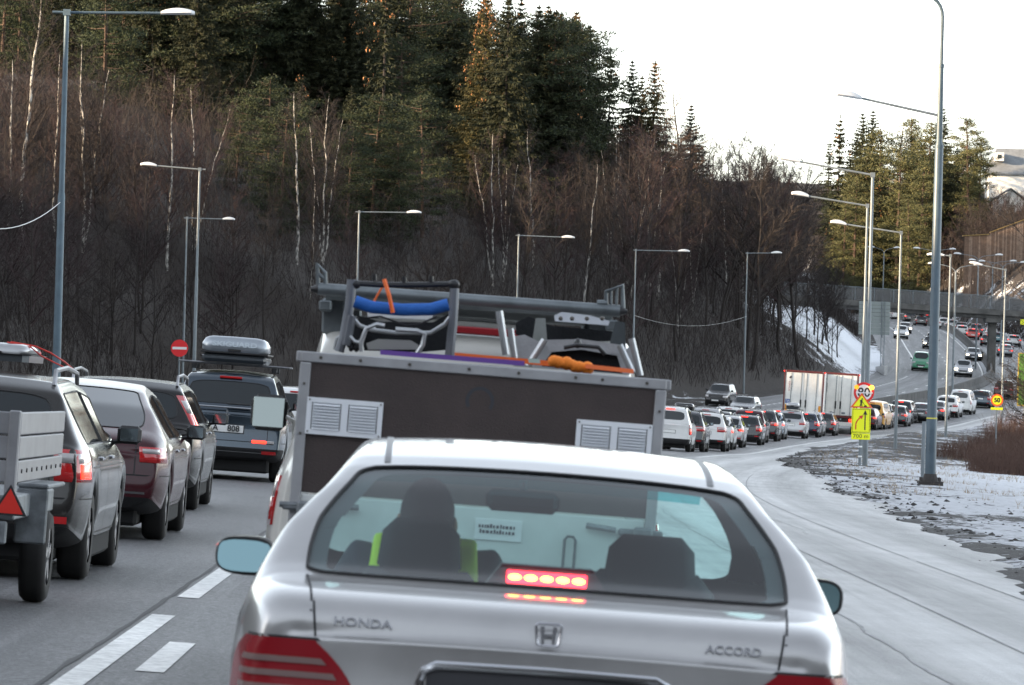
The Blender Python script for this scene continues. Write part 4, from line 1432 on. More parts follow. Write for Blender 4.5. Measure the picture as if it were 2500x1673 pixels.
# ---- footbridge
BY = 530.0
La, Lb = at(1868, 650, BY), at(2346, 682, BY)
zTopA, zTopB = La.z, Lb.z
e = empty('footbridge', (La.x, BY, 0), label='low concrete bridge with mesh railings crossing over the motorway', cat='bridge')
ang = math.atan2(zTopB - zTopA, Lb.x - La.x)
Xa, Xb = -14.0, (Lb.x - La.x) + 16.0
slope = (zTopB - zTopA) / (Lb.x - La.x)
def bz(x): return zTopA + slope * x
def slab(name, x0, x1, y0, y1, dz0, dz1, m_, par=None, b=0.02):
    V = []
    for y in (y0, y1):
        for x in (x0, x1):
            for dz in (dz0, dz1): V.append((x, y, bz(x) + dz))
    Fc = [(0, 1, 3, 2), (4, 6, 7, 5), (0, 2, 6, 4), (1, 5, 7, 3), (0, 4, 5, 1), (2, 3, 7, 6)]
    return mesh_obj(name, V, Fc, m_, par or e)
slab('deck', Xa, Xb, -0.3, 3.6, -1.78, -1.55, CONC)
slab('edge_beam', Xa, Xb, -0.5, -0.3, -1.98, -1.40, CONC)
slab('girder', Xa, Xb, -0.1, 0.6, -2.35, -1.79, CONC_D)
slab('girder', Xa, Xb, 2.6, 3.3, -2.35, -1.79, CONC_D)
slab('snow_edging', Xa, Xb, -0.29, -0.05, -1.545, -1.50, mat('dirty_snow'))
MESHG = bpy.data.materials.new('wire_mesh_panel')
MESHG.use_nodes = True
_n, _l = MESHG.node_tree.nodes, MESHG.node_tree.links
_tr = _n.new('ShaderNodeBsdfTransparent'); _mx = _n.new('ShaderNodeMixShader'); _mx.inputs[0].default_value = 0.38
_n['Principled BSDF'].inputs['Base Color'].default_value = (0.12, 0.12, 0.12, 1)
_l.new(_tr.outputs[0], _mx.inputs[1]); _l.new(_n['Principled BSDF'].outputs[0], _mx.inputs[2])
_l.new(_mx.outputs[0], _n['Material Output'].inputs['Surface'])
for yy in (-0.42, 3.5):
    slab('handrail', Xa, Xb, yy - 0.03, yy + 0.03, -0.06, 0.0, GALV)
    x = Xa
    while x < Xb:
        m = MB(); m.box(x - 0.03, x + 0.03, yy - 0.03, yy + 0.03, bz(x) - 1.5, bz(x) - 0.05); m.build('railing_post', GALV, e)
        if x + 2.0 < Xb + 0.1: slab('mesh_panel', x + 0.05, x + 1.95, yy - 0.008, yy + 0.008, -1.38, -0.10, MESHG)
        x += 2.0
pp = at(2269, 790, BY + 1.2)
xc = pp.x - La.x
gz = rz(pp.x, BY)
m = MB(); m.bbox(xc - 0.42, xc + 0.42, 0.8, 2.0, gz - 0.4, bz(xc) - 2.75, 0.08); m.build('pillar', CONC, e)
m = MB(); m.bbox(xc - 0.8, xc + 0.8, -0.15, 3.35, bz(xc) - 2.77, bz(xc) - 2.33, 0.05); m.build('pillar_head', CONC, e)
m = MB(); m.box(Xa - 3, -3.5, -1.2, 4.6, -3, bz(0) - 1.8); m.build('abutment', CONC, e)

# ---- the right verge: bushes, a bare tree by the fifty sign
def area_box(x0, x1, y0, y1, pw=1.0):
    def f(rng, n):
        return np.stack([x0 + (x1 - x0) * rng.random(n), y0 + (y1 - y0) * rng.random(n) ** pw], 1)
    return f
def bush(px, py, d, w, dp, h, n, name, label, m_, seed):
    p = at(px, py, d)
    rng = np.random.default_rng(seed)
    L = Leafy()
    a, r = rng.random(n) * 6.283, np.sqrt(rng.random(n))
    X, Y = r * np.cos(a) * w, r * np.sin(a) * dp
    Z = land(p.x + X, p.y + Y, False) - lz(p.x, p.y)
    B = np.stack([X, Y, Z - 0.05], 1)
    hh = h * (1 - 0.45 * r ** 2) * (0.55 + 0.5 * rng.random(n))
    D = np.stack([rng.normal(size=n) * 0.22, rng.normal(size=n) * 0.22, np.ones(n)], 1)
    L.blades(B, D, hh, 0.022 * np.ones(n), rng)
    D /= np.linalg.norm(D, axis=1, keepdims=True)
    for j in range(5):
        g = 0.25 + 0.7 * rng.random(n)
        L.blades(B + D * (hh * g)[:, None], D + rng.normal(size=D.shape) * 0.5, hh * (0.15 + 0.2 * rng.random(n)), 0.014 * np.ones(n), rng)
    o = link(name, L.mesh(name, m_))
    o.location = (p.x, p.y, lz(p.x, p.y))
    return props(o, label, 'bush')
BR1 = mat('red_brown_twigs', (0.085, 0.048, 0.036), 0.9)
BR2 = mat('straw', (0.30, 0.22, 0.13), 0.9)
bush(2352, 1030, 205, 2.4, 6.0, 1.55, 2600, 'bush', 'dense red-brown bush at the right margin beside the snow', BR1, 1)
bush(2270, 1005, 232, 2.6, 6.0, 1.25, 1500, 'bush', 'lower brown bush in front of the fifty sign', BR1, 2)
bush(2330, 985, 250, 2.4, 6.0, 1.7, 1300, 'bush', 'brown bush behind the dense one, under the bare tree', BR1, 3)
bush(2345, 960, 285, 2.2, 5.0, 2.2, 900, 'bush', 'tall thin bush below the green board', BR1, 4)
for (px, py, d, h, nm, lab, sd) in ((2350, 985, 262, 5.2, 'bare_tree', 'small bare spreading tree beside the fifty sign', 201), (2405, 985, 255, 6.0, 'bare_tree', 'bare tree at the right margin whose twigs reach over the sign', 202)):
    T, C = bare_tree(sd, h, stems=2, limb_up=0.35, spread=0.55, tw=1.1, nb=26)
    p = at(px, py, d)
    e = empty(nm, (p.x, p.y, lz(p.x, p.y) - 0.1), label=lab, cat='tree')
    link('trunk', T.mesh('trunk', BARK), e); link('crown', C.mesh('crown', BARK), e)
# twigs hanging in at the top right corner from a tall tree outside
T, C = bare_tree(205, 13.5, stems=1, limb_up=0.5, spread=0.34, nb=30, tw=0.9)
p = at(2475, 900, 190)
e = empty('birch_tree', (p.x, p.y, lz(p.x, p.y) - 0.1), label='tall bare tree whose outer twigs show at the top right corner', cat='tree')
link('trunk', T.mesh('trunk', BIRCH), e); link('crown', C.mesh('crown', TWIG2), e)

def grass_tufts(name, label, n, xs, ys, h, m_, seed, cond):
    rng = np.random.default_rng(seed)
    X, Y = xs[0] + (xs[1] - xs[0]) * rng.random(n), ys[0] + (ys[1] - ys[0]) * rng.random(n)
    s_, l_, z_ = road_sl(X, Y)
    k = cond(s_, l_ - edge_r(s_), X, Y)
    X, Y = X[k], Y[k]
    Z = land(X, Y)
    L = Leafy()
    for j in range(4):
        D = np.stack([rng.normal(size=len(X)) * 0.55, rng.normal(size=len(X)) * 0.55, np.ones(len(X))], 1)
        L.blades(np.stack([X + rng.normal(size=len(X)) * 0.05, Y, Z - 0.02], 1), D, h * (0.4 + 0.7 * rng.random(len(X))), 0.014 * np.ones(len(X)), rng)
    return props(link(name, L.mesh(name, m_)), label, kind='stuff')
grass_tufts('dry_grass', 'dry straw-coloured grass along the right verge', 9000, (8, 34), (95, 300), 0.22, BR2, 5, lambda s, d, X, Y: (d > 1.2) & (fbm(X * 0.25, Y * 0.12, 31) > 0.5))
# clods of frozen mud thrown up along the edge of the asphalt
def clods(n, seed):
    rng = np.random.default_rng(seed)
    s = 42 + 200 * rng.random(n) ** 0.8
    dl = rng.normal(size=n) * 0.35 + 0.25 + 1.6 * rng.random(n) ** 3 
    wide = rng.random(n) < 0.4
    dl = np.where(wide, 3.6 * rng.random(n), dl)
    ico = [(0, 0, 1), (0.9, 0, 0.2), (0.28, 0.85, 0.2), (-0.72, 0.53, 0.2), (-0.72, -0.53, 0.2), (0.28, -0.85, 0.2), (0, 0, -0.6)]
    fs = [(0, 1, 2), (0, 2, 3), (0, 3, 4), (0, 4, 5), (0, 5, 1), (6, 2, 1), (6, 3, 2), (6, 4, 3), (6, 5, 4), (6, 1, 5)]
    ico = np.array(ico)
    X, Y = np.zeros(n), np.zeros(n)
    for i in range(n):
        p, h = road_pt(float(s[i]), float(edge_r(s[i]) + dl[i]))
        X[i], Y[i] = p.x, p.y
    Z = land(X, Y)
    sz = 0.018 + 0.05 * rng.random(n) ** 3
    V = np.stack([X, Y, Z], 1)[:, None, :] + ico[None] * (sz[:, None, None] * (0.6 + 0.8 * rng.random((n, 7, 1)))) * np.array([1.3, 1.6, 0.75])
    Fa = (np.arange(n)[:, None, None] * 7 + np.array(fs)[None]).reshape(-1, 3)
    me = big_mesh('mud_clods', V.reshape(-1, 3), Fa, mat('wet_mud', (0.030, 0.027, 0.025), 0.75, var=0.3), smooth=False)
    props(link('mud_clods', me), 'dark clods of frozen mud along the ragged edge of the asphalt', kind='stuff')
clods(1500, 8)

# ============================================================ far side: hillside wood, pines, houses
def far_put(kind, px, top, d, name, label, zoff=0.0, hfix=None, **kw):
    p = at(px, top, d)
    g = lz(p.x, p.y)
    h = p.z - g
    if h < 3: return None
    return plant(kind, p.x, p.y, h, name, label, **kw)
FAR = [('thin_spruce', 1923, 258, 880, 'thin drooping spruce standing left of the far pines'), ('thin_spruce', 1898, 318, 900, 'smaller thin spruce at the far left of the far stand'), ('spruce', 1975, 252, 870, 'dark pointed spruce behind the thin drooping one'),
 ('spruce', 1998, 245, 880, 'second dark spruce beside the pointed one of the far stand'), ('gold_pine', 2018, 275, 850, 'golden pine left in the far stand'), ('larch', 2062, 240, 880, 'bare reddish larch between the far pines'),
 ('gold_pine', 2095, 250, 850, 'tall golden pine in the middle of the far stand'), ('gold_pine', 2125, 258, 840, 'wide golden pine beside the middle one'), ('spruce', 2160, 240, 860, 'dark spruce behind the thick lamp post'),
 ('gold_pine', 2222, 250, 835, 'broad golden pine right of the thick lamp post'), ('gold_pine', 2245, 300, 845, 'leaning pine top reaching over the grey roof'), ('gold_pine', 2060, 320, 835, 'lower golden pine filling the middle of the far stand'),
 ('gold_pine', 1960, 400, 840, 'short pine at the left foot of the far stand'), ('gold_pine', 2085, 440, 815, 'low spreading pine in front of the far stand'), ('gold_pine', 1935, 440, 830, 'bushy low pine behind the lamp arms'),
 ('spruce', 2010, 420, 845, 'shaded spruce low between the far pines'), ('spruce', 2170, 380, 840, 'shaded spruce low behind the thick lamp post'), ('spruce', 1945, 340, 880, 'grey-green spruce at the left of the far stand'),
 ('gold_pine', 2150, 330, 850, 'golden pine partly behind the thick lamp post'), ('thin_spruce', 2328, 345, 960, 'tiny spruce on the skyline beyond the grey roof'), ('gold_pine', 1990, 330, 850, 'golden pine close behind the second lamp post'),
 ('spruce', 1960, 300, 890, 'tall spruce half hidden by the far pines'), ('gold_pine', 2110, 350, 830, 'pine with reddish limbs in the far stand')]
for k, px, top, d, lab in FAR:
    far_put(k, px, top, d, 'larch_tree' if k == 'larch' else 'pine_tree' if 'pine' in k else 'spruce_tree', lab, group='evergreens beyond the bridge')
for i in range(60):
    px, d = rt.uniform(1900, 2255), rt.uniform(850, 905)
    top = float(np.interp(px, [1900, 1960, 2060, 2200, 2255], [420, 320, 300, 300, 340])) + rt.uniform(0, 150)
    p = at(px, top, d)
    h = p.z - lz(p.x, p.y)
    if 6 < h < 24 and i < 30: plant('spruce' if rt.random() < .5 else 'pine', p.x, p.y, h, 'spruce_tree', 'dark evergreen within the stand beyond the bridge', group='dark evergreens beyond the bridge')
nfar = 0
for i in range(1500):
    if nfar >= 72: break
    px = rt.uniform(1885, 2400)
    d = rt.uniform(745, 880) if px < 2195 else rt.uniform(802, 880)
    top = rt.uniform(480, 610) if px < 2200 else rt.uniform(425, 560)
    p = at(px, top, d)
    s, l, z = road_sl([p.x], [p.y])
    if l[0] < edge_r(s)[0] + 3: continue
    h = p.z - lz(p.x, p.y)
    if 4.5 < h < 13:
        nfar += 1
        plant(rt.choice(['alder', 'grey', 'red']), p.x, p.y, h, 'bare_tree', 'leafless tree on the dark slope beyond the bridge', group='leafless trees beyond the bridge')
for px, top, d in ((2236, 490, 800), (2252, 460, 806), (2268, 485, 800), (2285, 455, 812), (2300, 480, 806), (2318, 470, 812), (2345, 460, 815), (2225, 500, 800), (2275, 480, 797), (2310, 470, 800), (2335, 480, 798)):
    p = at(px, top, d)
    h = p.z - lz(p.x, p.y)
    if h > 3: plant('grey', p.x, p.y, h, 'bare_tree', 'thin bare tree in front of the white houses above the board fence', group='bare trees before the houses')
def area_far(rng, n):
    out = []
    while len(out) < n:
        s, w = float(rng.uniform(600, 960)), float(2.5 + rng.random() ** 1.2 * 45)
        p, h = road_pt(s, w)
        if 735 < p.y < 795 and p.x > 66 and rng.random() < .75: continue
        out.append((p.x, p.y))
    return np.array(out)
thicket('slope_brush', 'low dark brush over the rocky slope beyond the bridge', 6500, area_far, 0.7, 3.8, TWIG, 14, wid=0.05, per=4)

# ---- houses up on the right
HW = mat('white_boarding', (0.74, 0.72, 0.68), 0.7, var=0.08)
HG = mat('grey_slate_roof', (0.16, 0.17, 0.18), 0.8, var=0.25, vscale=1.0)
HB = mat('weathered_boards', (0.15, 0.095, 0.065), 0.85, var=0.35, vscale=1.5)
HB2 = mat('pale_weathered_boards', (0.24, 0.165, 0.12), 0.85, var=0.35, vscale=1.5)
GLS = mat('dark_window_glass', (0.02, 0.025, 0.03), 0.1)
def house(px0, px1, py_eave, py_ridge, py_base, d, label, wall, roof, wins, depth=9.0, name='house', gable=False):
    A, B = at(px0, py_base, d), at(px1, py_base, d)
    ze, zr = at((px0 + px1) / 2, py_eave, d).z, at((px0 + px1) / 2, py_ridge, d).z
    e = empty(name, (A.x, d, A.z), label=label, cat='house')
    w = B.x - A.x
    he, hr = ze - A.z, zr - A.z
    m = MB(); m.box(0, w, 0, depth, -6, he); m.build('wall', wall, e)
    o = 0.5
    m = MB()
    if gable:
        m.prism([(-o, he), (w / 2, hr), (w + o, he), (w + o, he - 0.22), (w / 2, hr - 0.22), (-o, he - 0.22)], -o, depth + o, axis='y')
    else:
        V = [(-o, -o, he), (w + o, -o, he), (w + o, depth + o, he), (-o, depth + o, he), (w * 0.12, depth / 2, hr), (w * 0.88, depth / 2, hr), (-o, -o, he - 0.25), (w + o, -o, he - 0.25), (w + o, depth + o, he - 0.25), (-o, depth + o, he - 0.25)]
        m.add(V, [(0, 1, 5, 4), (1, 2, 5), (2, 3, 4, 5), (3, 0, 4), (0, 6, 7, 1), (1, 7, 8, 2), (2, 8, 9, 3), (3, 9, 6, 0), (6, 9, 8, 7)])
    rf = m.build('roof', roof, e)
    if gable:
        m = MB(); m.prism([(0.05, he - 0.2), (w / 2, hr - 0.3), (w - 0.05, he - 0.2)], 0.002, 0.2, axis='y'); m.build('gable', wall, e)
    for (fx, fz, ww, wh) in wins:
        x, z = w * fx, he * fz
        m = MB()
        for (a, b, c, d_) in ((x - .09, x + ww + .09, z - .09, z), (x - .09, x + ww + .09, z + wh, z + wh + .09), (x - .09, x, z, z + wh), (x + ww, x + ww + .09, z, z + wh), (x + ww / 2 - .04, x + ww / 2 + .04, z, z + wh)):
            m.box(a, b, -0.06, -0.003, c, d_)
        wn = m.build('window', HW, e)
        m = MB(); m.box(x, x + ww, -0.03, -0.012, z, z + wh); m.build('pane', GLS, wn)
    return e
h1 = house(2262, 2420, 398, 338, 520, 880, 'white house under a broad grey hipped roof with a small attic window', HW, HG, [(0.1, .45, 1.2, 1.2), (0.35, .45, 1.5, 1.2), (0.55, .45, 1.2, 1.2)])
# attic window on the grey roof
pw = at(2290, 357, 878) - Vector(h1.location)
m = MB(); m.box(pw.x - 0.75, pw.x + 0.75, 0.2, 3.4, pw.z - 0.75, pw.z + 0.7); dm = m.build('dormer', HW, h1)
m = MB(); m.box(pw.x - 0.35, pw.x + 0.35, 0.17, 0.196, pw.z - 0.35, pw.z + 0.35); m.build('dormer_pane', GLS, dm)
cp = at(2338, 408, 874) - Vector(h1.location)
m = MB(); m.box(cp.x - 0.45, cp.x + 0.45, 1.0, 1.8, cp.z - 1.3, cp.z + 1.1); m.build('chimney', mat('red_brick', (0.25, 0.08, 0.05), 0.9), h1)
h2 = house(2270, 2350, 462, 430, 545, 860, 'white house with a deck behind bare trees', HW, HG, [(0.25, .35, 1.1, 1.3), (0.55, .35, 1.1, 1.3)], depth=7, gable=True)
m = MB(); m.box(0.5, 5.4, -2.4, -0.05, 0.6, 0.8); m.build('deck', HW, h2)
for k in range(6):
    m = MB(); m.box(0.5 + k * 0.95, 0.58 + k * 0.95, -2.38, -2.30, 0.8, 1.8); m.build('rail_post', HW, h2)
m = MB(); m.box(0.5, 5.4, -2.40, -2.28, 1.8, 1.88); m.build('handrail', HW, h2)
h3 = house(2176, 2212, 385, 362, 470, 895, 'white house glimpsed between the far pines', HW, mat('rust_red_tiles', (0.30, 0.08, 0.05), 0.8), [(0.2, .55, .9, 1.0), (0.6, .55, .9, 1.0), (0.2, .15, .9, 1.0)], depth=6, gable=True)
h4 = house(1905, 1925, 442, 425, 500, 930, 'small pale house glimpsed behind the far left pines', mat('cream_boards', (0.7, 0.62, 0.5), 0.7), HG, [(0.3, .45, .8, .9)], depth=5, gable=True)

# board fence / shed side at the right margin: each board is its own piece
A, B = at(2206, 584, 790), at(2372, 584, 790)
e = empty('board_fence', (A.x, 790, 0), label='tall weathered brown board wall with a sloping mossy cap', cat='fence')
n = 46
wB = (B.x - A.x) / n
zb_ = at(2206, 600, 790).z
def ftop(x):
    px = 2206 + (x / (B.x - A.x)) * 166
    return at(px, float(np.interp(px, [2206, 2262, 2264, 2372], [541, 537, 533, 490])), 790).z
rb = random.Random(4)
for i in range(n):
    x = i * wB
    m = MB(); m.box(x + 0.02, x + wB - 0.02, -0.03 + rb.uniform(-0.02, 0.02), 0.03 + rb.uniform(0, 0.02), lz(A.x + x, 790) - 0.5, ftop(x + wB / 2))
    m.build('board', HB2 if rb.random() < 0.3 else HB, e)
m = MB()
for x0, x1 in ((-0.3, 56 / 166 * (B.x - A.x)), (58 / 166 * (B.x - A.x), (B.x - A.x) + 0.3)):
    z0, z1 = ftop(max(0, x0) + 0.01) + 0.02, ftop(x1 - 0.35) + 0.02
    V = [(x, y, z + dz) for x, z in ((x0, z0), (x1, z1)) for y in (-0.25, 0.9) for dz in (0, 0.12)]
    m.add(V, [(0, 1, 3, 2), (4, 6, 7, 5), (0, 4, 5, 1), (2, 3, 7, 6), (1, 5, 7, 3), (0, 2, 6, 4)])
m.build('cap', mat('mossy_cap', (0.23, 0.16, 0.06), 0.9, var=0.4), e)

# ============================================================ vehicles
from mathutils.bvhtree import BVHTree
def paint(name, col, rough=0.28, metal=0.35, coat=0.85):
    m = mat('paint_' + name, col, rough, metal=metal, coat=coat, spec=0.5 if coat > .5 else 0.3, var=0.10, vscale=1.6)
    return m
P_ = {
    'white': paint('white', (0.56, 0.56, 0.55), 0.35, 0.0), 'silver': paint('silver', (0.40, 0.40, 0.405), 0.32, 0.6), 'grey': paint('grey', (0.13, 0.14, 0.155), 0.3, 0.6),
    'dark': paint('dark_grey', (0.035, 0.038, 0.043), 0.28, 0.4), 'black': paint('black', (0.010, 0.010, 0.012), 0.25, 0.1), 'blue': paint('dark_blue', (0.018, 0.028, 0.055), 0.28, 0.4),
    'maroon': paint('maroon', (0.040, 0.004, 0.008), 0.22, 0.0, 0.35), 'red': paint('red', (0.40, 0.025, 0.015), 0.3, 0.1), 'yellow': paint('yellow', (0.62, 0.30, 0.02), 0.35, 0.0),
    'teal': paint('teal', (0.03, 0.10, 0.12), 0.3, 0.4), 'brown': paint('brown', (0.10, 0.075, 0.055), 0.3, 0.5), 'bluesilver': paint('pale_blue_silver', (0.30, 0.35, 0.40), 0.3, 0.6),
    'green': paint('green', (0.03, 0.20, 0.10), 0.3, 0.1), 'bluegrey': paint('blue_grey', (0.035, 0.052, 0.070), 0.18, 0.6), 'beige': paint('champagne_grey', (0.040, 0.038, 0.036), 0.2, 0.6, 0.45), 'warm': paint('warm_dark_grey', (0.016, 0.015, 0.015), 0.2, 0.4, 0.45),
}
GLASS = mat('dark_car_glass', (0.012, 0.016, 0.018), 0.03, spec=0.5)
TRIM = mat('black_plastic_trim', (0.016, 0.016, 0.017), 0.55, bump=0.1)
TYRE = mat('dirty_tyre', (0.022, 0.021, 0.020), 0.85, var=0.35, vscale=5)
RIM = mat('alloy_rim', (0.30, 0.30, 0.31), 0.4, metal=0.8, var=0.3, vscale=6)
LRED = mat('tail_light_red', (0.35, 0.008, 0.010), 0.12, coat=1.0, emit=(1.0, 0.02, 0.02), estr=0.015)
LLIT = mat('brake_light_lit', (0.6, 0.02, 0.01), 0.2, coat=0.5, emit=(1.0, 0.03, 0.015), estr=1.3)
LCLR = mat('clear_light_lens', (0.40, 0.38, 0.37), 0.1, coat=1.0)
LHEAD = mat('headlight_lit', (0.9, 0.9, 0.85), 0.1, coat=1.0, emit=(1.0, 0.86, 0.60), estr=4.0)
PLATE = mat('number_plate_white', (0.68, 0.68, 0.66), 0.5)
CHROME = mat('chrome', (0.62, 0.63, 0.65), 0.12, metal=1.0)
CLASSES = ('body', 'windscreen', 'rear_window', 'side_window', 'pillar_trim', 'lower_trim')

SPECS = {
 'hatch': dict(L=4.15, W=1.76, H=1.49, belt=0.97, prof=[(0, .93), (.06, .98), (.10, 1.0), (.42, 1.38), (.62, 1.455), (1.6, 1.49), (2.35, 1.43), (3.12, .98), (3.9, .78), (4.15, .62)], bl=(.10, .42), ws=(2.35, 3.12), ra=.72, fa=3.30, sd=(.72, 2.80), bp=1.62),
 'estate': dict(L=4.75, W=1.82, H=1.47, belt=0.95, prof=[(0, .90), (.05, .97), (.10, .99), (.42, 1.37), (.62, 1.44), (2.0, 1.47), (2.85, 1.41), (3.55, .97), (4.5, .76), (4.75, .6)], bl=(.10, .42), ws=(2.85, 3.55), ra=.98, fa=3.75, sd=(.62, 3.25), bp=2.15),
 'suv': dict(L=4.55, W=1.84, H=1.68, belt=1.08, prof=[(0, .98), (.06, 1.08), (.11, 1.11), (.40, 1.55), (.58, 1.64), (1.9, 1.68), (2.6, 1.62), (3.25, 1.12), (4.25, .93), (4.55, .72)], bl=(.11, .40), ws=(2.6, 3.25), ra=.88, fa=3.55, sd=(.62, 2.95), bp=1.95, r=.345, und=.26),
 'sedan': dict(L=4.62, W=1.78, H=1.44, belt=0.93, prof=[(0, .88), (.05, .96), (.10, .985), (.58, 1.02), (1.28, 1.36), (1.5, 1.40), (2.1, 1.44), (2.75, 1.38), (3.5, .96), (4.4, .76), (4.62, .6)], bl=(.60, 1.28), ws=(2.75, 3.5), ra=.98, fa=3.65, sd=(1.25, 3.15), bp=2.2),
 'smallvan': dict(L=4.38, W=1.81, H=1.80, belt=1.10, prof=[(0, 1.05), (.03, 1.12), (.06, 1.16), (.17, 1.66), (.30, 1.75), (1.6, 1.80), (2.45, 1.74), (3.2, 1.12), (4.1, .92), (4.38, .7)], bl=(.06, .17), ws=(2.45, 3.2), ra=.80, fa=3.52, sd=(.55, 2.85), bp=1.75),
 'van': dict(L=4.85, W=1.90, H=1.95, belt=1.12, prof=[(0, 1.08), (.03, 1.15), (.06, 1.19), (.16, 1.78), (.30, 1.90), (2.0, 1.95), (3.2, 1.87), (3.95, 1.2), (4.65, 1.0), (4.85, .75)], bl=(.06, .16), ws=(3.2, 3.95), ra=1.0, fa=4.0, sd=(.55, 3.6), bp=2.6, r=.34),
 'mpv': dict(L=4.62, W=1.78, H=1.60, belt=1.00, prof=[(0, .96), (.05, 1.02), (.09, 1.05), (.36, 1.46), (.55, 1.55), (1.8, 1.60), (2.6, 1.53), (3.55, 1.0), (4.4, .8), (4.62, .62)], bl=(.09, .36), ws=(2.6, 3.55), ra=.9, fa=3.68, sd=(.6, 3.1), bp=2.0),
}
def loft(sp, sub=1, glass_rows=None):
    L, Wd, H = sp['L'], sp['W'] / 2, sp['H']
    r, und = sp.get('r', .315), sp.get('und', .20)
    belt = sp['belt']
    px_, pz_ = zip(*sp['prof'])
    zt = lambda y: float(np.interp(y, px_, pz_))
    b0, b1 = sp['bl']; w1, w0 = sp['ws']
    R_ = r + 0.06
    gm = min(.035, .16 * (b1 - b0))
    ys = {0.0, .05, .2, L - .2, L - .05, L, b0, b1, w0, w1, b0 + gm, b1 - gm * .8, w1 + .03, w0 - .05, sp['sd'][0], sp['sd'][1], sp['bp'] - .04, sp['bp'] + .04}
    arch = []
    for c in (sp['ra'], sp['fa']):
        arch += [c + R_ * k for k in (-1.03, -.97, -.72, -.38, 0, .38, .72, .97, 1.03)]
    if b1 - b0 > .45: ys |= {(b0 + b1) / 2}
    if w0 - w1 > .45: ys |= {(w0 + w1) / 2}
    ys |= {x for x, z in sp['prof'] if x > .45}
    if 'fix' in sp: ys |= set(sp['fix'])
    keep = [b0, b1, w0, w1, b0 + gm, b1 - gm * .8, w1 + .03, w0 - .05, sp['sd'][0], sp['sd'][1], sp['bp'] - .04, sp['bp'] + .04, 0.0, L, .05] + arch
    out = sorted(set(arch) | ys)
    Y = []
    for y in out:
        if y < 0 or y > L: continue
        if Y and y - Y[-1] < .025:
            if y in keep and Y[-1] not in keep: Y[-1] = y
            elif y - Y[-1] > .006 and y in keep: Y.append(y)
            continue
        Y.append(y)
    wr = sp.get('roofw', .66)
    def plan(y):
        f = 1.0
        a, b = .55, .9
        if y < a: f -= .10 * ((a - y) / a) ** 2.2
        if y > L - b: f -= .20 * ((y - L + b) / b) ** 2.2
        return f
    def archz(y):
        z = 0
        for c in (sp['ra'], sp['fa']):
            t = 1 - ((y - c) / R_) ** 2
            if t > 0: z = max(z, r + R_ * math.sqrt(t) * 0.98)
        return z
    def row(y):
        T = zt(y)
        zs = min(sp.get('beltf', lambda y: belt)(y), T - .03)
        g = T - zs
        f = plan(y)
        a = archz(y)
        endlift = .10 * max(0, (.35 - y) / .35) + .06 * max(0, (y - L + .4) / .4)
        rows = [(.84 * Wd * f, max(und + endlift, a)), (.955 * Wd * f, max(und + .10 + endlift, a + .015)), (1.0 * Wd * f, max(.50 if not a else .52, a + .04)), (1.0 * Wd * f, .5 * (max(.52, a + .03) + zs) + .03), (.962 * Wd * f, zs - .0)]
        k = float(np.clip((g - .10) / .30, 0, 1)); k = k * k * (3 - 2 * k)
        hh = H - belt
        def gx(zf):                                       # half width of the glasshouse at a height
            t = np.clip((zs + g * zf - belt) / hh, 0, 1)
            return Wd * (.925 + (wr - .925) * t ** 1.25) * (f if y < .6 else 1.0)
        gw = [gx(.04), gx(.80), gx(.93)]
        q_ = sp.get('deckx', (.93, .87, .80) if y < L / 2 else (.90, .74, .58))
        dk = [q_[0] * Wd * f, q_[1] * Wd * f, q_[2] * Wd * f]
        zf = [.06 * k + .42 * (1 - k), .80 * k + .78 * (1 - k), .945 * k + .95 * (1 - k)]
        for j in range(3):
            rows.append((gw[j] * k + dk[j] * (1 - k), zs + g * zf[j]))
        return rows, T, k
    COLS = (-1, -.90, -.45, 0, .45, .90, 1)
    V, info = [], []
    rings = []
    yoff = sp.get('yoff', [.08, .0, -.01, .04, .05, .05, .05, .05])
    for i, y in enumerate(Y):
        rows, T, k = row(y)
        ring = []
        def yy(j):
            e = 0.0
            if i == 0: e = yoff[j]
            if i == len(Y) - 1: e = -[.10, .0, .0, .06, .10, .10, .10, .10][j]
            return y + e
        for j in range(8):
            ring.append(len(V)); V.append((-rows[j][0], yy(j), rows[j][1]))
        x7, z7 = rows[7]
        for c in COLS[1:-1]:
            ring.append(len(V)); V.append((x7 * c, yy(7), T - (T - z7) * abs(c) ** 2.2))
        for j in range(7, -1, -1):
            ring.append(len(V)); V.append((rows[j][0], yy(j), rows[j][1]))
        rings.append(ring)
    n = len(rings[0])                                     # 8 + 5 + 8 = 21
    Fc, M_ = [], []
    sd0, sd1 = sp['sd']
    for i in range(len(Y) - 1):
        ya, yb = Y[i], Y[i + 1]
        ym = (ya + yb) / 2
        for q in range(n - 1):
            c = 0
            side_j = q if q < 8 else (n - 2 - q)
            if q < 7 or q > n - 9:
                if side_j == 5:
                    if sd0 <= ym <= sd1: c = 4 if abs(ym - sp['bp']) < .045 else 3
                if side_j == 0 and sp.get('trim', True): c = 5
                if side_j in (0, 1) and (ym < .3 or ym > L - .3) and sp.get('bumper_trim'): c = 5
            elif b0 + gm * .9 < ym < b1 - gm * .7 and 8 <= q <= n - 10: c = 2
            elif w1 + .02 < ym < w0 - .04 and 8 <= q <= n - 10: c = 1
            Fc.append((rings[i][q], rings[i][q + 1], rings[i + 1][q + 1], rings[i + 1][q])); M_.append(c)
        Fc.append((rings[i][n - 1], rings[i][0], rings[i + 1][0], rings[i + 1][n - 1])); M_.append(5)
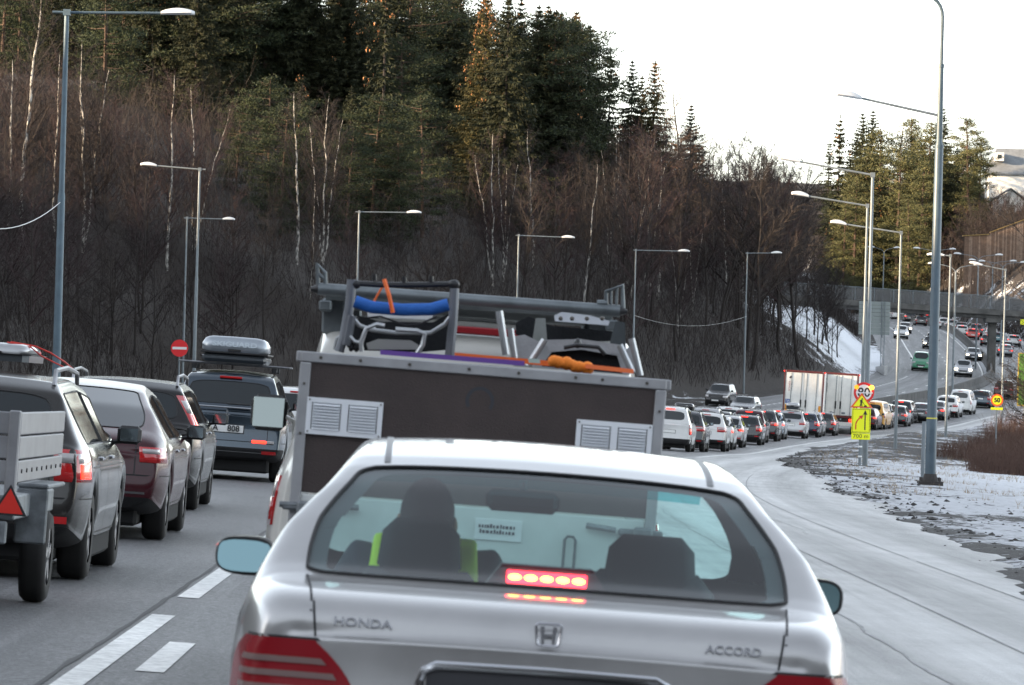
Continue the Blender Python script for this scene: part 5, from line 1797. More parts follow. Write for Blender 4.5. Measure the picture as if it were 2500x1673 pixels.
    # closed ends
    for end in (0, len(Y) - 1):
        rg = rings[end]
        sgn = -1 if end == 0 else 1
        grid = []
        for j in range(8):
            l_, r_ = rg[j], rg[n - 1 - j]
            line = [l_]
            for c in COLS[1:-1]:
                if j == 7: line.append(rg[7 + COLS.index(c)])
                else:
                    a, b = V[l_], V[r_]
                    bul = (.06 if end == 0 else .14) * (1 - c * c)
                    line.append(len(V)); V.append((b[0] * c, a[1] + sgn * bul, a[2] + (.012 * (1 - c * c) if j > 3 else 0)))
            line.append(r_)
            grid.append(line)
        for j in range(7):
            for k in range(6):
                f = (grid[j][k], grid[j][k + 1], grid[j + 1][k + 1], grid[j + 1][k])
                Fc.append(f if end else f[::-1])
                M_.append(5 if (j == 0 or (j == 1 and sp.get('bumper_trim'))) else 0)
    me = bpy.data.meshes.new('cage')
    me.from_pydata(V, [], Fc)
    me.polygons.foreach_set('material_index', M_)
    for k in CLASSES: me.materials.append(None)
    bm = bmesh.new(); bm.from_mesh(me)
    bmesh.ops.recalc_face_normals(bm, faces=bm.faces)
    cl = bm.edges.layers.float.new('crease_edge')
    for e in bm.edges:
        fs = e.link_faces
        if len(fs) == 2 and fs[0].material_index != fs[1].material_index: e[cl] = .8
        if len(fs) == 1: e[cl] = 1
    for v in bm.verts: pass
    bm.to_mesh(me); bm.free()
    o = bpy.data.objects.new('cage', me); COL.objects.link(o)
    sm = o.modifiers.new('s', 'SUBSURF'); sm.levels = sub; sm.render_levels = sub
    dg = bpy.context.evaluated_depsgraph_get()
    ev = bpy.data.meshes.new_from_object(o.evaluated_get(dg))
    bpy.data.objects.remove(o); bpy.data.meshes.remove(me)
    return ev

def split_mesh(ev):
    """the lofted skin split into parts by class, side windows pane by pane"""
    nv = len(ev.vertices)
    co = np.zeros(nv * 3, np.float32); ev.vertices.foreach_get('co', co); co = co.reshape(-1, 3)
    polys = [(tuple(p.vertices), p.material_index) for p in ev.polygons]
    out = {}
    for c, nm in enumerate(CLASSES):
        fs = [f for f, m in polys if m == c]
        if not fs: continue
        groups = [fs]
        if nm in ('side_window', 'pillar_trim'):
            par = {}
            def find(a):
                while par.setdefault(a, a) != a: par[a] = par[par[a]]; a = par[a]
                return a
            for f in fs:
                for v in f[1:]: par[find(v)] = find(f[0])
            gd = {}
            for f in fs: gd.setdefault(find(f[0]), []).append(f)
            groups = list(gd.values())
        res = []
        for g in groups:
            vs = sorted({v for f in g for v in f})
            mp = {v: i for i, v in enumerate(vs)}
            me = bpy.data.meshes.new(nm)
            me.from_pydata([tuple(map(float, co[v])) for v in vs], [], [tuple(mp[v] for v in f) for f in g])
            me.polygons.foreach_set('use_smooth', [True] * len(g))
            me.update()
            res.append(me)
        out[nm] = res
    return out

def bvh_of(ev): return BVHTree.FromPolygons([v.co[:] for v in ev.vertices], [p.vertices[:] for p in ev.polygons])
def patch(bvh, C, a0, a1, z0, z1, na, nz, off=.012, sgn=1, zslope=0.0, pinch=0.0):
    """panel that hugs a body corner: rays from C at angles a (0 = straight back, 90 = out to the side)"""
    V, Fc = [], []
    for i in range(na + 1):
        t = i / na
        a = R(a0 + (a1 - a0) * t)
        d = Vector((sgn * math.sin(a), -math.cos(a), 0))
        for j in range(nz + 1):
            zc = (z0 + z1) / 2; hz = (z1 - z0) / 2 * (1 - pinch * t)
            z = zc + hz * (2 * j / nz - 1) + zslope * t
            o = Vector((sgn * C[0], C[1], z))
            hit = bvh.ray_cast(o + d * 3.0, -d, 4.0)
            p = hit[0] if hit[0] is not None else o + d * .5
            V.append(p + d * off)
    for i in range(na):
        for j in range(nz):
            k = i * (nz + 1) + j
            Fc.append((k, k + 1, k + nz + 2, k + nz + 1))
    # rim going back into the body
    edge = [i * (nz + 1) for i in range(na + 1)] + [na * (nz + 1) + j for j in range(1, nz + 1)] + [i * (nz + 1) + nz for i in range(na - 1, -1, -1)] + [j for j in range(nz - 1, 0, -1)]
    base = len(V)
    c = Vector((sgn * C[0], C[1], (z0 + z1) / 2))
    for e in edge:
        p = Vector(V[e]); V.append(p + (c - p).normalized() * .04)
    m = len(edge)
    for i in range(m):
        Fc.append((edge[i], edge[(i + 1) % m], base + (i + 1) % m, base + i))
    return V, Fc

def wheel_meshes(r, w=.205, n=24, rim_r=.66):
    prof = [(r * .62, -w / 2), (r * .90, -w / 2 - .005), (r * .985, -w / 2 + .02), (r, -w / 2 + .05), (r, w / 2 - .05), (r * .985, w / 2 - .02), (r * .90, w / 2 + .005), (r * .62, w / 2)]
    V, Fc = [], []
    for i in range(n):
        a = 2 * math.pi * i / n
        for (q, x) in prof: V.append((x, q * math.cos(a), q * math.sin(a)))
    k = len(prof)
    for i in range(n):
        for j in range(k - 1): Fc.append((i * k + j, i * k + j + 1, ((i + 1) % n) * k + j + 1, ((i + 1) % n) * k + j))
    t = bpy.data.meshes.new('tyre'); t.from_pydata(V, [], Fc); t.polygons.foreach_set('use_smooth', [True] * len(t.polygons)); t.materials.append(TYRE); t.update()
    m = MB()
    m.tube([(-w * .36, 0, 0), (w * .36, 0, 0)], r * .22, 12)
    for q in range(5):
        a = 2 * math.pi * q / 5
        for s_ in (-1, 1):
            M = Matrix.Rotation(a, 4, 'X')
            m.box(s_ * w * .40 - .012, s_ * w * .40 + .012, -r * .10, r * .10, r * .1, r * .62, M)
    m.tube([(-w * .44, 0, 0), (w * .44, 0, 0)], r * rim_r, 20, cap=False)
    m.tube([(-w * .18, 0, 0), (w * .18, 0, 0)], r * .60, 20)
    rm = bpy.data.meshes.new('rim'); rm.from_pydata(m.v, [], m.f); rm.materials.append(RIM); rm.update()
    return t, rm

PROTO = {}
def loop_glass(me_list):
    out = []
    for me in me_list:
        bm = bmesh.new(); bm.from_mesh(me)
        be = [e for e in bm.edges if len(e.link_faces) == 1]
        adj = {}
        for e in be:
            a, b = e.verts
            adj.setdefault(a.index, []).append(b.index); adj.setdefault(b.index, []).append(a.index)
        co = {v.index: v.co.copy() for v in bm.verts}
        start = be[0].verts[0].index
        loop, prev, cur = [start], None, start
        while True:
            nx_ = [q for q in adj[cur] if q != prev]
            if not nx_: break
            prev, cur = cur, nx_[0]
            if cur == start: break
            loop.append(cur)
        out.append([co[i] for i in loop]); bm.free()
    return out
def car_proto(key, kind, sub=1, lit=False, detail=False, box=None, rails=False, heads=False, hi_light=True, tl=None, **over):
    """builds one vehicle with its parts; paint is a slot on the object so copies may differ"""
    sp = dict(SPECS[kind]); sp.update(over)
    root = empty('parked_' + kind)
    ev = loft(sp, sub)
    parts = split_mesh(ev)
    bvh = bvh_of(ev)
    mt = {'body': P_['silver'], 'windscreen': GLASS, 'rear_window': GLASS, 'side_window': GLASS, 'pillar_trim': TRIM, 'lower_trim': TRIM}
    for nm, lst in parts.items():
        for me in lst:
            me.materials.append(mt[nm])
            link(nm, me, root)
    for o in root.children:
        if o.name.split('.')[0] == 'body':
            o.material_slots[0].link = 'OBJECT'; o.material_slots[0].material = P_['silver']
    r = sp.get('r', .315)
    m = MB(); m.bbox(-sp['W'] * .37, sp['W'] * .37, .20, sp['L'] - .25, .13, .42, .03); m.bbox(-sp['W'] * .47, sp['W'] * .47, sp['ra'] + r + .1, sp['fa'] - r - .1, .13, .33, .03); m.build('underbody_shade_box', mat('dark_shade_box', (0.008, 0.008, 0.008), 0.9), root)  # block added low and wide to deepen the shade beneath the car
    t, rm = wheel_meshes(r)
    for y in (sp['ra'], sp['fa']):
        for s_ in (-1, 1):
            o = link('wheel', t, root); o.location = (s_ * (sp['W'] / 2 - .13), y, r)
            link('rim', rm, o)
    Wd = sp['W'] / 2
    b = sp['belt']
    # tail lights
    if tl is None:
        tl = dict(hatch=(8, 66, b - .20, b - .02), estate=(22, 70, b - .26, b + .02), suv=(12, 66, b - .24, b - .04), sedan=(2, 62, b - .22, b - .05), smallvan=(36, 62, b - .42, b - .02), van=(40, 62, b - .30, b + .05), mpv=(14, 66, b - .20, b - .02))[kind]
    C = (Wd * .42, .62)
    for s_ in (-1, 1):
        V, Fc = patch(bvh, C, tl[0], tl[1], tl[2], tl[3], 7, 3, sgn=s_)
        o = mesh_obj('tail_light', V, Fc, LRED, root, True)
        hz = (tl[3] - tl[2])
        V, Fc = patch(bvh, C, tl[0] + (tl[1] - tl[0]) * .35, tl[1] - (tl[1] - tl[0]) * .25, tl[2] + hz * .1, tl[2] + hz * .55, 4, 2, off=.018, sgn=s_)
        mesh_obj('brake_lamp', V, Fc, LLIT if lit else LRED, o, True)
        # reversing lamp
        V, Fc = patch(bvh, C, tl[0] + 2, tl[0] + (tl[1] - tl[0]) * .45, tl[3] - hz * .42, tl[3] - hz * .12, 3, 1, off=.018, sgn=s_)
        mesh_obj('reversing_lamp', V, Fc, LCLR, o, True)
    # front lights and grille
    CF = (Wd * .40, sp['L'] - .75)
    for s_ in (-1, 1):
        V, Fc = [], []
        zz0, zz1 = .60 + (sp['H'] - 1.45) * .3, .74 + (sp['H'] - 1.45) * .45
        Vp, Fp = patch(bvh, CF, 180 - 16, 180 - 58, zz0, zz1, 6, 2, sgn=s_)
        mesh_obj('headlight', Vp, Fp, LHEAD if heads else LCLR, root, True)
    def front_panel(nm, x, z0, z1, m_):
        V, Fc = [], []
        xs = np.linspace(-x, x, 7)
        for z in (z0, z1):
            for q in xs:
                h_ = bvh.ray_cast(Vector((q, sp['L'] + 1.0, z)), Vector((0, -1, 0)), 3)
                V.append((h_[0] if h_[0] is not None else Vector((q, sp['L'], z))) + Vector((0, .012, 0)))
        for k in range(6): Fc.append((k, k + 1, k + 8, k + 7))
        return mesh_obj(nm, V, Fc, m_, root)
    front_panel('grille', Wd * .45, .52, .68, TRIM)
    front_panel('front_plate', .26, .42, .52, PLATE)
    def back_panel(nm, x0, x1, z0, z1, m_, off=.012, par=None):
        V, Fc = [], []
        xs = np.linspace(x0, x1, 5)
        for z in (z0, z1):
            for q in xs:
                h_ = bvh.ray_cast(Vector((q, -1.0, z)), Vector((0, 1, 0)), 3)
                V.append((h_[0] if h_[0] is not None else Vector((q, 0, z))) + Vector((0, -off, 0)))
        k = len(V)
        V += [Vector(v) + Vector((0, .03, 0)) for v in V]
        for q in range(4): Fc += [(q, q + 1, q + 6, q + 5), (k + q, k + q + 5, k + q + 6, k + q + 1), (q + 5, q + 6, k + q + 6, k + q + 5), (q, k + q, k + q + 1, q + 1)]
        Fc += [(0, 5, k + 5, k), (4, k + 4, k + 9, 9)]
        return mesh_obj(nm, V, Fc, m_, par or root)
    zp = {'sedan': .70, 'hatch': .62, 'van': .78, 'smallvan': .78}.get(kind, .78)
    np_ = back_panel('number_plate', -.26, .26, zp - .055, zp + .055, PLATE, .016)
    back_panel('plate_holder', -.275, .275, zp - .068, zp + .068, TRIM, .010, np_)
    if kind in ('suv', 'estate', 'hatch', 'mpv'): back_panel('bumper_reflector', Wd * .62, Wd * .86, .42, .47, LRED); back_panel('bumper_reflector', -Wd * .86, -Wd * .62, .42, .47, LRED)
    if hi_light:
        zl = float(np.interp(sp['bl'][1] + .05, [p[0] for p in sp['prof']], [p[1] for p in sp['prof']]))
        m = MB(); m.bbox(-.17, .17, sp['bl'][1] - .03, sp['bl'][1] + .06, zl - .035, zl - .003, .006); m.build('high_brake_light', LLIT if lit else LRED, root)
    for s_ in (-1, 1):
        y = sp['ws'][1] - .38
        m = MB(); m.bbox(-.085, .10, -.05, .07, -.065, .075, .03)
        o = m.build('mirror', TRIM, root, True, loc=(s_ * (Wd + .055), y, b + .09))
        m = MB(); m.box(-.06, .075, -.055, -.0505, -.045, .055); m.build('mirror_glass', mat('mirror_glass', (0.30, 0.36, 0.38), 0.05, metal=0.9), o)
        m = MB(); m.tube([(s_ * (Wd - .12), y + .06, b + .02), (s_ * (Wd + .03), y + .02, b + .05)], .02, 6); m.build('mirror_arm', TRIM, root)
    if detail:
        GAP = mat('panel_gap', (0.012, 0.012, 0.013), 0.7)
        def strip(name, pts, w, m_=GAP, off=.003, par=None):
            # pts: (origin, direction) rays that find the skin
            P, N = [], []
            for o_, d_ in pts:
                h_ = bvh.ray_cast(Vector(o_) + Vector(d_) * 3.0, -Vector(d_), 5)
                if h_[0] is None: continue
                P.append(h_[0] + Vector(d_).normalized() * off); N.append(Vector(d_).normalized())
            if len(P) < 2: return
            V, Fc = [], []
            for i, p in enumerate(P):
                t = P[min(i + 1, len(P) - 1)] - P[max(i - 1, 0)]
                s2 = t.cross(N[i]).normalized() * w / 2
                V += [p - s2, p + s2]
            for i in range(len(P) - 1): Fc.append((2 * i, 2 * i + 1, 2 * i + 3, 2 * i + 2))
            return mesh_obj(name, V, Fc, m_, par or root)
        sd0, sd1, bp = sp['sd'][0], sp['sd'][1], sp['bp']
        for s_ in (-1, 1):
            X = (s_, 0, 0)
            for y_ in (sp['ra'] + r + .12, bp, min(sd1 + .05, sp['fa'] - r - .14)):
                strip('door_gap', [((0, y_, z_), X) for z_ in np.linspace(.34, b + .0, 10)], .010)
            strip('sill_gap', [((0, y_, .33), X) for y_ in np.linspace(sp['ra'] + r + .12, sp['fa'] - r - .14, 12)], .010)
            strip('swage_shade', [((0, y_, b - .13), X) for y_ in np.linspace(sp['ra'] - .3, sp['fa'] + .2, 20)], .012, mat('shaded_crease', (0.05, 0.05, 0.052), 0.5), .002)  # dark strip painted as the shade of a pressed crease
            for y_ in (bp - .75, bp + .25):
                h_ = bvh.ray_cast(Vector((3 * s_, y_, b - .07)), -Vector(X), 5)
                if h_[0] is not None:
                    m = MB(); m.bbox(h_[0].x - .02, h_[0].x + .03, y_, y_ + .17, b - .085, b - .058, .008); m.build('door_handle', CHROME if kind != 'suv' else TRIM, root)
            strip('window_trim', [((0, y_, b + .035), X) for y_ in np.linspace(sd0, sd1 + .1, 16)], .016, CHROME)
            strip('filler_gap', [((0, y_, sp.get('bumper_z', .60)), X) for y_ in np.linspace(.12, sp['ra'] - r - .05, 5)], .010)
        B_ = (0, -1, 0)
        Wt = Wd * .70
        strip('bumper_gap', [((x_, 1.2, .60), B_) for x_ in np.linspace(-Wd * .9, Wd * .9, 20)], .012)
        for s_ in (-1, 1):
            strip('tailgate_gap', [((s_ * Wt, 1.2, z_), B_) for z_ in np.linspace(.60, b - .01, 8)], .010)
        strip('bumper_step_shade', [((x_, 1.2, .44), B_) for x_ in np.linspace(-Wd * .9, Wd * .9, 20)], .02, mat('shaded_crease', (0.05, 0.05, 0.052), 0.5))  # dark strip painted as the shade along the bumper's step
        for lp in loop_glass(parts['rear_window'] + parts['side_window']):
            m = MB(); m.tube(lp + [lp[0]], .008, 4, cap=False); m.build('window_gasket', GAP, root, True)
        m = MB(); m.bbox(-.31, .31, .05, .10, .86, .885, .006); m.build('tailgate_handle', CHROME, root)
    if rails or box:
        zr = sp['H']
        for s_ in (-1, 1):
            x = s_ * Wd * .64
            y0, y1 = sp['bl'][1] + .15, sp['ws'][0] - .15
            m = MB(); m.tube([(x, y0, zr - .10), (x, y0 + .08, zr + .01), (x, (y0 + y1) / 2, zr + .035), (x, y1 - .08, zr), (x, y1, zr - .09)], .018, 6)
            m.build('roof_rail', TRIM if rails != 'silver' else RIM, root, True)
    if box:
        for y in (1.2, 2.1):
            m = MB(); m.bbox(-Wd * .66, Wd * .66, y - .03, y + .03, sp['H'] + .04, sp['H'] + .07, .008); m.build('roof_bar', TRIM, root)
    if box: freeze(root)
    freeze(root)
    PROTO[key] = (root, sp)
    # the prototype is used by the first copy; keep it out of the way until then
    root['unused'] = 1
    return root
def place_car(key, px, d, colour, label, group='cars in the queue', cat='car', face=1, lit=None, name='queuing_car', boxc=None, dx=0.0, yaw=0.0, lshift=0.0):
    root, sp = PROTO[key]
    c = copy_tree(root)
    c.name = name
    if 'unused' in c: del c['unused']
    for o in c.children:
        if o.name.split('.')[0] == 'body': o.material_slots[0].link = 'OBJECT'; o.material_slots[0].material = P_[colour]
    hz = CAM_H + 0
    p = at(px, 930, d)
    for _ in range(3):                                    # the sight column leans with the camera's roll
        z = rz(p.x, d)
        q = pix(p.x, d, z + .7)
        p.x += (px - q[0]) / (FPX / KS / d)
    p.x += dx
    s, l, zc = road_sl([p.x], [d])
    r0, h = road_pt(float(s[0]), float(l[0]))
    r1, _ = road_pt(float(s[0]) + 4.0, float(l[0]))
    z0, z1 = rz(p.x, d), r1.z - r0.z + rz(p.x, d)
    pitch = math.atan2(z1 - z0, 4.0)
    roll = math.atan(BANK * 0.95)
    M = Matrix.Rotation(-h + yaw, 4, 'Z') @ Matrix.Rotation(pitch, 4, 'X') @ Matrix.Rotation(roll, 4, 'Y')
    if face < 0:
        M = M @ Matrix.Translation((0, 0.0, 0)) @ Matrix.Rotation(math.pi, 4, 'Z') @ Matrix.Translation((0, -sp['L'], 0))
    c.matrix_world = Matrix.Translation((p.x, d, z0)) @ M
    return props(c, label, cat, group)

def roof_box(car, sp, m_, label, L=1.7, W=.76, H=.36, x=0.0, y=.95, z=None, text=None):
    """a box on the roof bars, a thing of its own"""
    z = sp['H'] + .075 if z is None else z
    m = MB()
    def ring(y_, sx, sz0, sz1):
        pts = []
        for a in range(16):
            t = 2 * math.pi * a / 16
            cx, sx_ = math.cos(t), math.sin(t)
            X = math.copysign(abs(cx) ** .30, cx) * W / 2 * sx
            Z = math.copysign(abs(sx_) ** .42, sx_)
            pts.append((X * (1 if Z < .2 else 1 - .12 * Z), y_, sz0 + (sz1 - sz0) * (Z + 1) / 2))
        return pts
    sec = [(0.0, .78, .10, .72), (.03, .93, .03, .92), (.12, 1.0, 0, 1.0), (L * .55, 1.0, 0, 1.0), (L * .85, .92, .03, .82), (L * .97, .76, .08, .55), (L, .5, .15, .4)]
    for q in sec: m.v += ring(q[0], q[1], H * (.36 + q[2] * .2), q[3] * H)
    k = len(sec)
    for i in range(k - 1):
        for a in range(16): m.f.append((i * 16 + a, i * 16 + (a + 1) % 16, (i + 1) * 16 + (a + 1) % 16, (i + 1) * 16 + a))
    m.f += [tuple(range(16))[::-1], tuple((k - 1) * 16 + a for a in range(16))]
    e = empty('roof_box')
    m.build('shell', m_, e, True, angle=60)
    m = MB(); m.bbox(-W / 2 - .008, W / 2 + .008, -.004, L * .93, H * .34, H * .40, .004); m.build('lid_seam', TRIM, e)
    m = MB(); m.bbox(-W / 2 + .012, W / 2 - .012, .02, L * .92, 0, H * .338, .05); m.build('tray', m_ if m_.name == 'paint_black' else mat('paint_tray_grey', (0.09, 0.10, 0.11), 0.3, metal=.5, coat=.6), e, True)
    m = MB(); m.bbox(-.10, .10, -.018, .03, H * .42, H * .52, .008); m.build('latch', TRIM, e)
    e.matrix_world = car.matrix_world @ Matrix.Translation((x, y, z))
    return props(e, label, 'roof box')

car_proto('hatch', 'hatch'); car_proto('hatch_lit', 'hatch', lit=True)
car_proto('estate', 'estate', rails=True); car_proto('estate_lit', 'estate', rails='silver', lit=True)
car_proto('suv', 'suv', rails=True, bumper_trim=True); car_proto('suv_lit', 'suv', lit=True)
car_proto('sedan', 'sedan'); car_proto('sedan_lit', 'sedan', lit=True)
car_proto('smallvan', 'smallvan', bumper_trim=True, lit=True, rails=True); car_proto('van', 'van', rails=False)
car_proto('mpv', 'mpv'); car_proto('estate_bars', 'estate', rails=True, box=True); car_proto('mpv_bars', 'mpv', box=True)
car_proto('suv_front', 'suv', heads=True, rails=True); car_proto('sedan_front', 'sedan', heads=True); car_proto('van_front', 'van'); car_proto('estate_front', 'estate', heads=True, box=True)

Q = 'cars in the two-lane queue'
place_car('smallvan', 1528, 203.5, 'white', 'white small van with a dark rear window and black bumper, first right of the trailer', Q, 'van')
place_car('suv', 1560, 210.5, 'dark', 'dark car squeezed between the white small van and the white off-roader', Q)
place_car('suv', 1611, 221, 'white', 'white off-roader with red lamps, black bumper and snow on its roof', Q)
place_car('hatch_lit', 1632, 230, 'white', 'small white hatchback with large red lamps beside the white off-roader', Q)
place_car('hatch_lit', 1657, 240, 'silver', 'silver hatchback with lit brake lamps left of the black estate', Q)
place_car('estate_lit', 1699, 253, 'black', 'black estate with bright brake lamps and red high brake light', Q)
place_car('suv_lit', 1709, 263, 'maroon', 'maroon tall car half hidden ahead of the black estate', Q)
place_car('suv_lit', 1739, 273, 'dark', 'dark grey off-roader with a lit right brake lamp ahead of the maroon car', Q)
place_car('hatch_lit', 1757, 283, 'bluesilver', 'pale blue silver hatchback with a tall lit lamp', Q)
c = place_car('mpv_bars', 1806, 294, 'silver', 'silver people carrier carrying a silver roof box', Q)
roof_box(c, PROTO['mpv_bars'][1], P_['silver'], 'silver roof box on the silver people carrier', y=.9)
place_car('estate_lit', 1838, 306, 'blue', 'dark blue estate in front of the lorry trailers', Q)
place_car('hatch', 1849, 314, 'silver', 'silver car mostly hidden by the dark blue estate', Q)
place_car('estate_lit', 1877, 322, 'dark', 'dark estate directly behind the right lorry trailer', Q)
place_car('hatch_lit', 1974, 350, 'maroon', 'dark red hatchback just right of the road works signs', Q)
place_car('van', 1992, 353, 'yellow', 'yellow van beside the road works signs', Q, 'van')
place_car('suv', 2012, 359, 'dark', 'dark off-roader right of the yellow van', Q)
place_car('hatch_lit', 2046, 365, 'dark', 'dark hatchback seen behind the slim lamp post', Q)
place_car('suv_lit', 2058, 374, 'black', 'black off-roader ahead of the dark hatchback by the slim lamp post', Q)
place_car('sedan', 2104, 378, 'dark', 'dark saloon left of the thick near lamp post', Q)
place_car('sedan_lit', 2133, 385, 'dark', 'dark saloon peeping out right of the thick near lamp post', Q)
place_car('suv', 2163, 392, 'white', 'white off-roader between the thick post and the white van', Q)
place_car('van', 2194, 402, 'white', 'white panel van with a large rear window and red lamp strips', Q, 'van')
place_car('estate', 2241, 424, 'bluegrey', 'dark blue-grey estate right of the white panel van', Q)
place_car('suv', 2296, 452, 'maroon', 'large dark off-roader behind the fifty sign', Q)
place_car('mpv', 2332, 474, 'silver', 'silver car half hidden by the bare tree at the right margin', Q)
U = 'cars in the queue beyond the bend'
place_car('sedan_lit', 2300, 589, 'grey', 'grey saloon to the right of the bridge pillar', U)
place_car('hatch', 2302, 602, 'dark', 'dark car just ahead of the grey saloon by the pillar', U)
place_car('hatch_lit', 2320, 640, 'silver', 'silver hatchback at the far right with red lamps', U)
place_car('hatch_lit', 2260, 632, 'black', 'black hatchback left of the bridge pillar', U)
place_car('estate', 2282, 650, 'teal', 'teal car seen right behind the bridge pillar', U)
place_car('mpv', 2268, 668, 'white', 'white car above the black hatchback by the pillar', U)
place_car('hatch_lit', 2226, 662, 'red', 'bright red hatchback beyond the bend', U)
place_car('suv_lit', 2233, 684, 'dark', 'dark off-roader right ahead of the red hatchback', U)
place_car('hatch_lit', 2201, 678, 'white', 'white hatchback left of the red one', U)
place_car('estate', 2199, 700, 'dark', 'dark car ahead of the white hatchback beyond the bend', U)
place_car('suv', 2178, 706, 'silver', 'silver car at the barrier between the white cars', U)
place_car('suv', 2160, 716, 'white', 'white off-roader just right of the thick lamp post beyond the barrier', U)
c = place_car('estate_bars', 2108, 735, 'black', 'black estate with a black roof box under the bridge', U)
roof_box(c, PROTO['estate_bars'][1], P_['black'], 'black roof box on the black estate under the bridge', y=.8)
place_car('estate_lit', 2121, 756, 'dark', 'dark car ahead of the one with the black roof box', U)
place_car('hatch_lit', 2083, 768, 'black', 'black hatchback with red lamps under the bridge', U)
place_car('van', 2055, 786, 'white', 'white van farthest up the queue under the bridge', U, 'van')
place_car('hatch', 2040, 806, 'bluesilver', 'pale car at the far left end of the queue under the bridge', U)
O_ = 'oncoming cars'
place_car('van_front', 2106, 520, 'green', 'green and silver van coming towards the camera', O_, 'van', face=-1, name='oncoming_car')
place_car('suv_front', 2203, 510, 'silver', 'silver off-roader with headlights on, coming round the bend', O_, face=-1, name='oncoming_car')
place_car('sedan_front', 2228, 566, 'dark', 'dark saloon with headlights on close to the barrier', O_, face=-1, name='oncoming_car')
c = place_car('estate_front', 2129, 600, 'black', 'black oncoming car with a roof box behind the thick lamp post', O_, face=-1, name='oncoming_car')
roof_box(c, PROTO['estate_front'][1], P_['black'], 'dark roof box on the black oncoming car', y=1.0)
place_car('suv_front', 2062, 640, 'white', 'white oncoming off-roader on the outer lane', O_, face=-1, name='oncoming_car')
place_car('sedan_front', 2071, 672, 'brown', 'brown oncoming car behind the white off-roader', O_, face=-1, name='oncoming_car')
place_car('suv', 1636, 385, 'beige', 'silver-grey car coming down on the far carriageway below the snow bank', O_, face=-1, name='oncoming_car')
place_car('estate', 1694, 362, 'black', 'black car on the far carriageway, only its roof in view', O_, face=-1, name='oncoming_car')
LQ = 'cars in the left queue lane'
c = place_car('estate_bars', 1557, 238, 'dark', 'dark car in the left lane under a black roof box with a pale lid', LQ)
roof_box(c, PROTO['estate_bars'][1], P_['black'], 'black roof box with a pale lid on the left lane car', y=.7, W=.9)
place_car('suv', 1609, 254, 'silver', 'silver-roofed car in the left lane behind the white off-roader', LQ)
place_car('hatch', 1638, 264, 'dark', 'dark car in the left lane, third from the roof box', LQ)
place_car('suv', 1662, 277, 'white', 'pale car in the left lane just before the maroon car', LQ)
place_car('hatch_lit', 1778, 312, 'maroon', 'dark red car with lit high brake light before the lorries', LQ)
place_car('hatch', 672, 96, 'white', 'white car just showing to the right of the blue-grey off-roader', LQ)

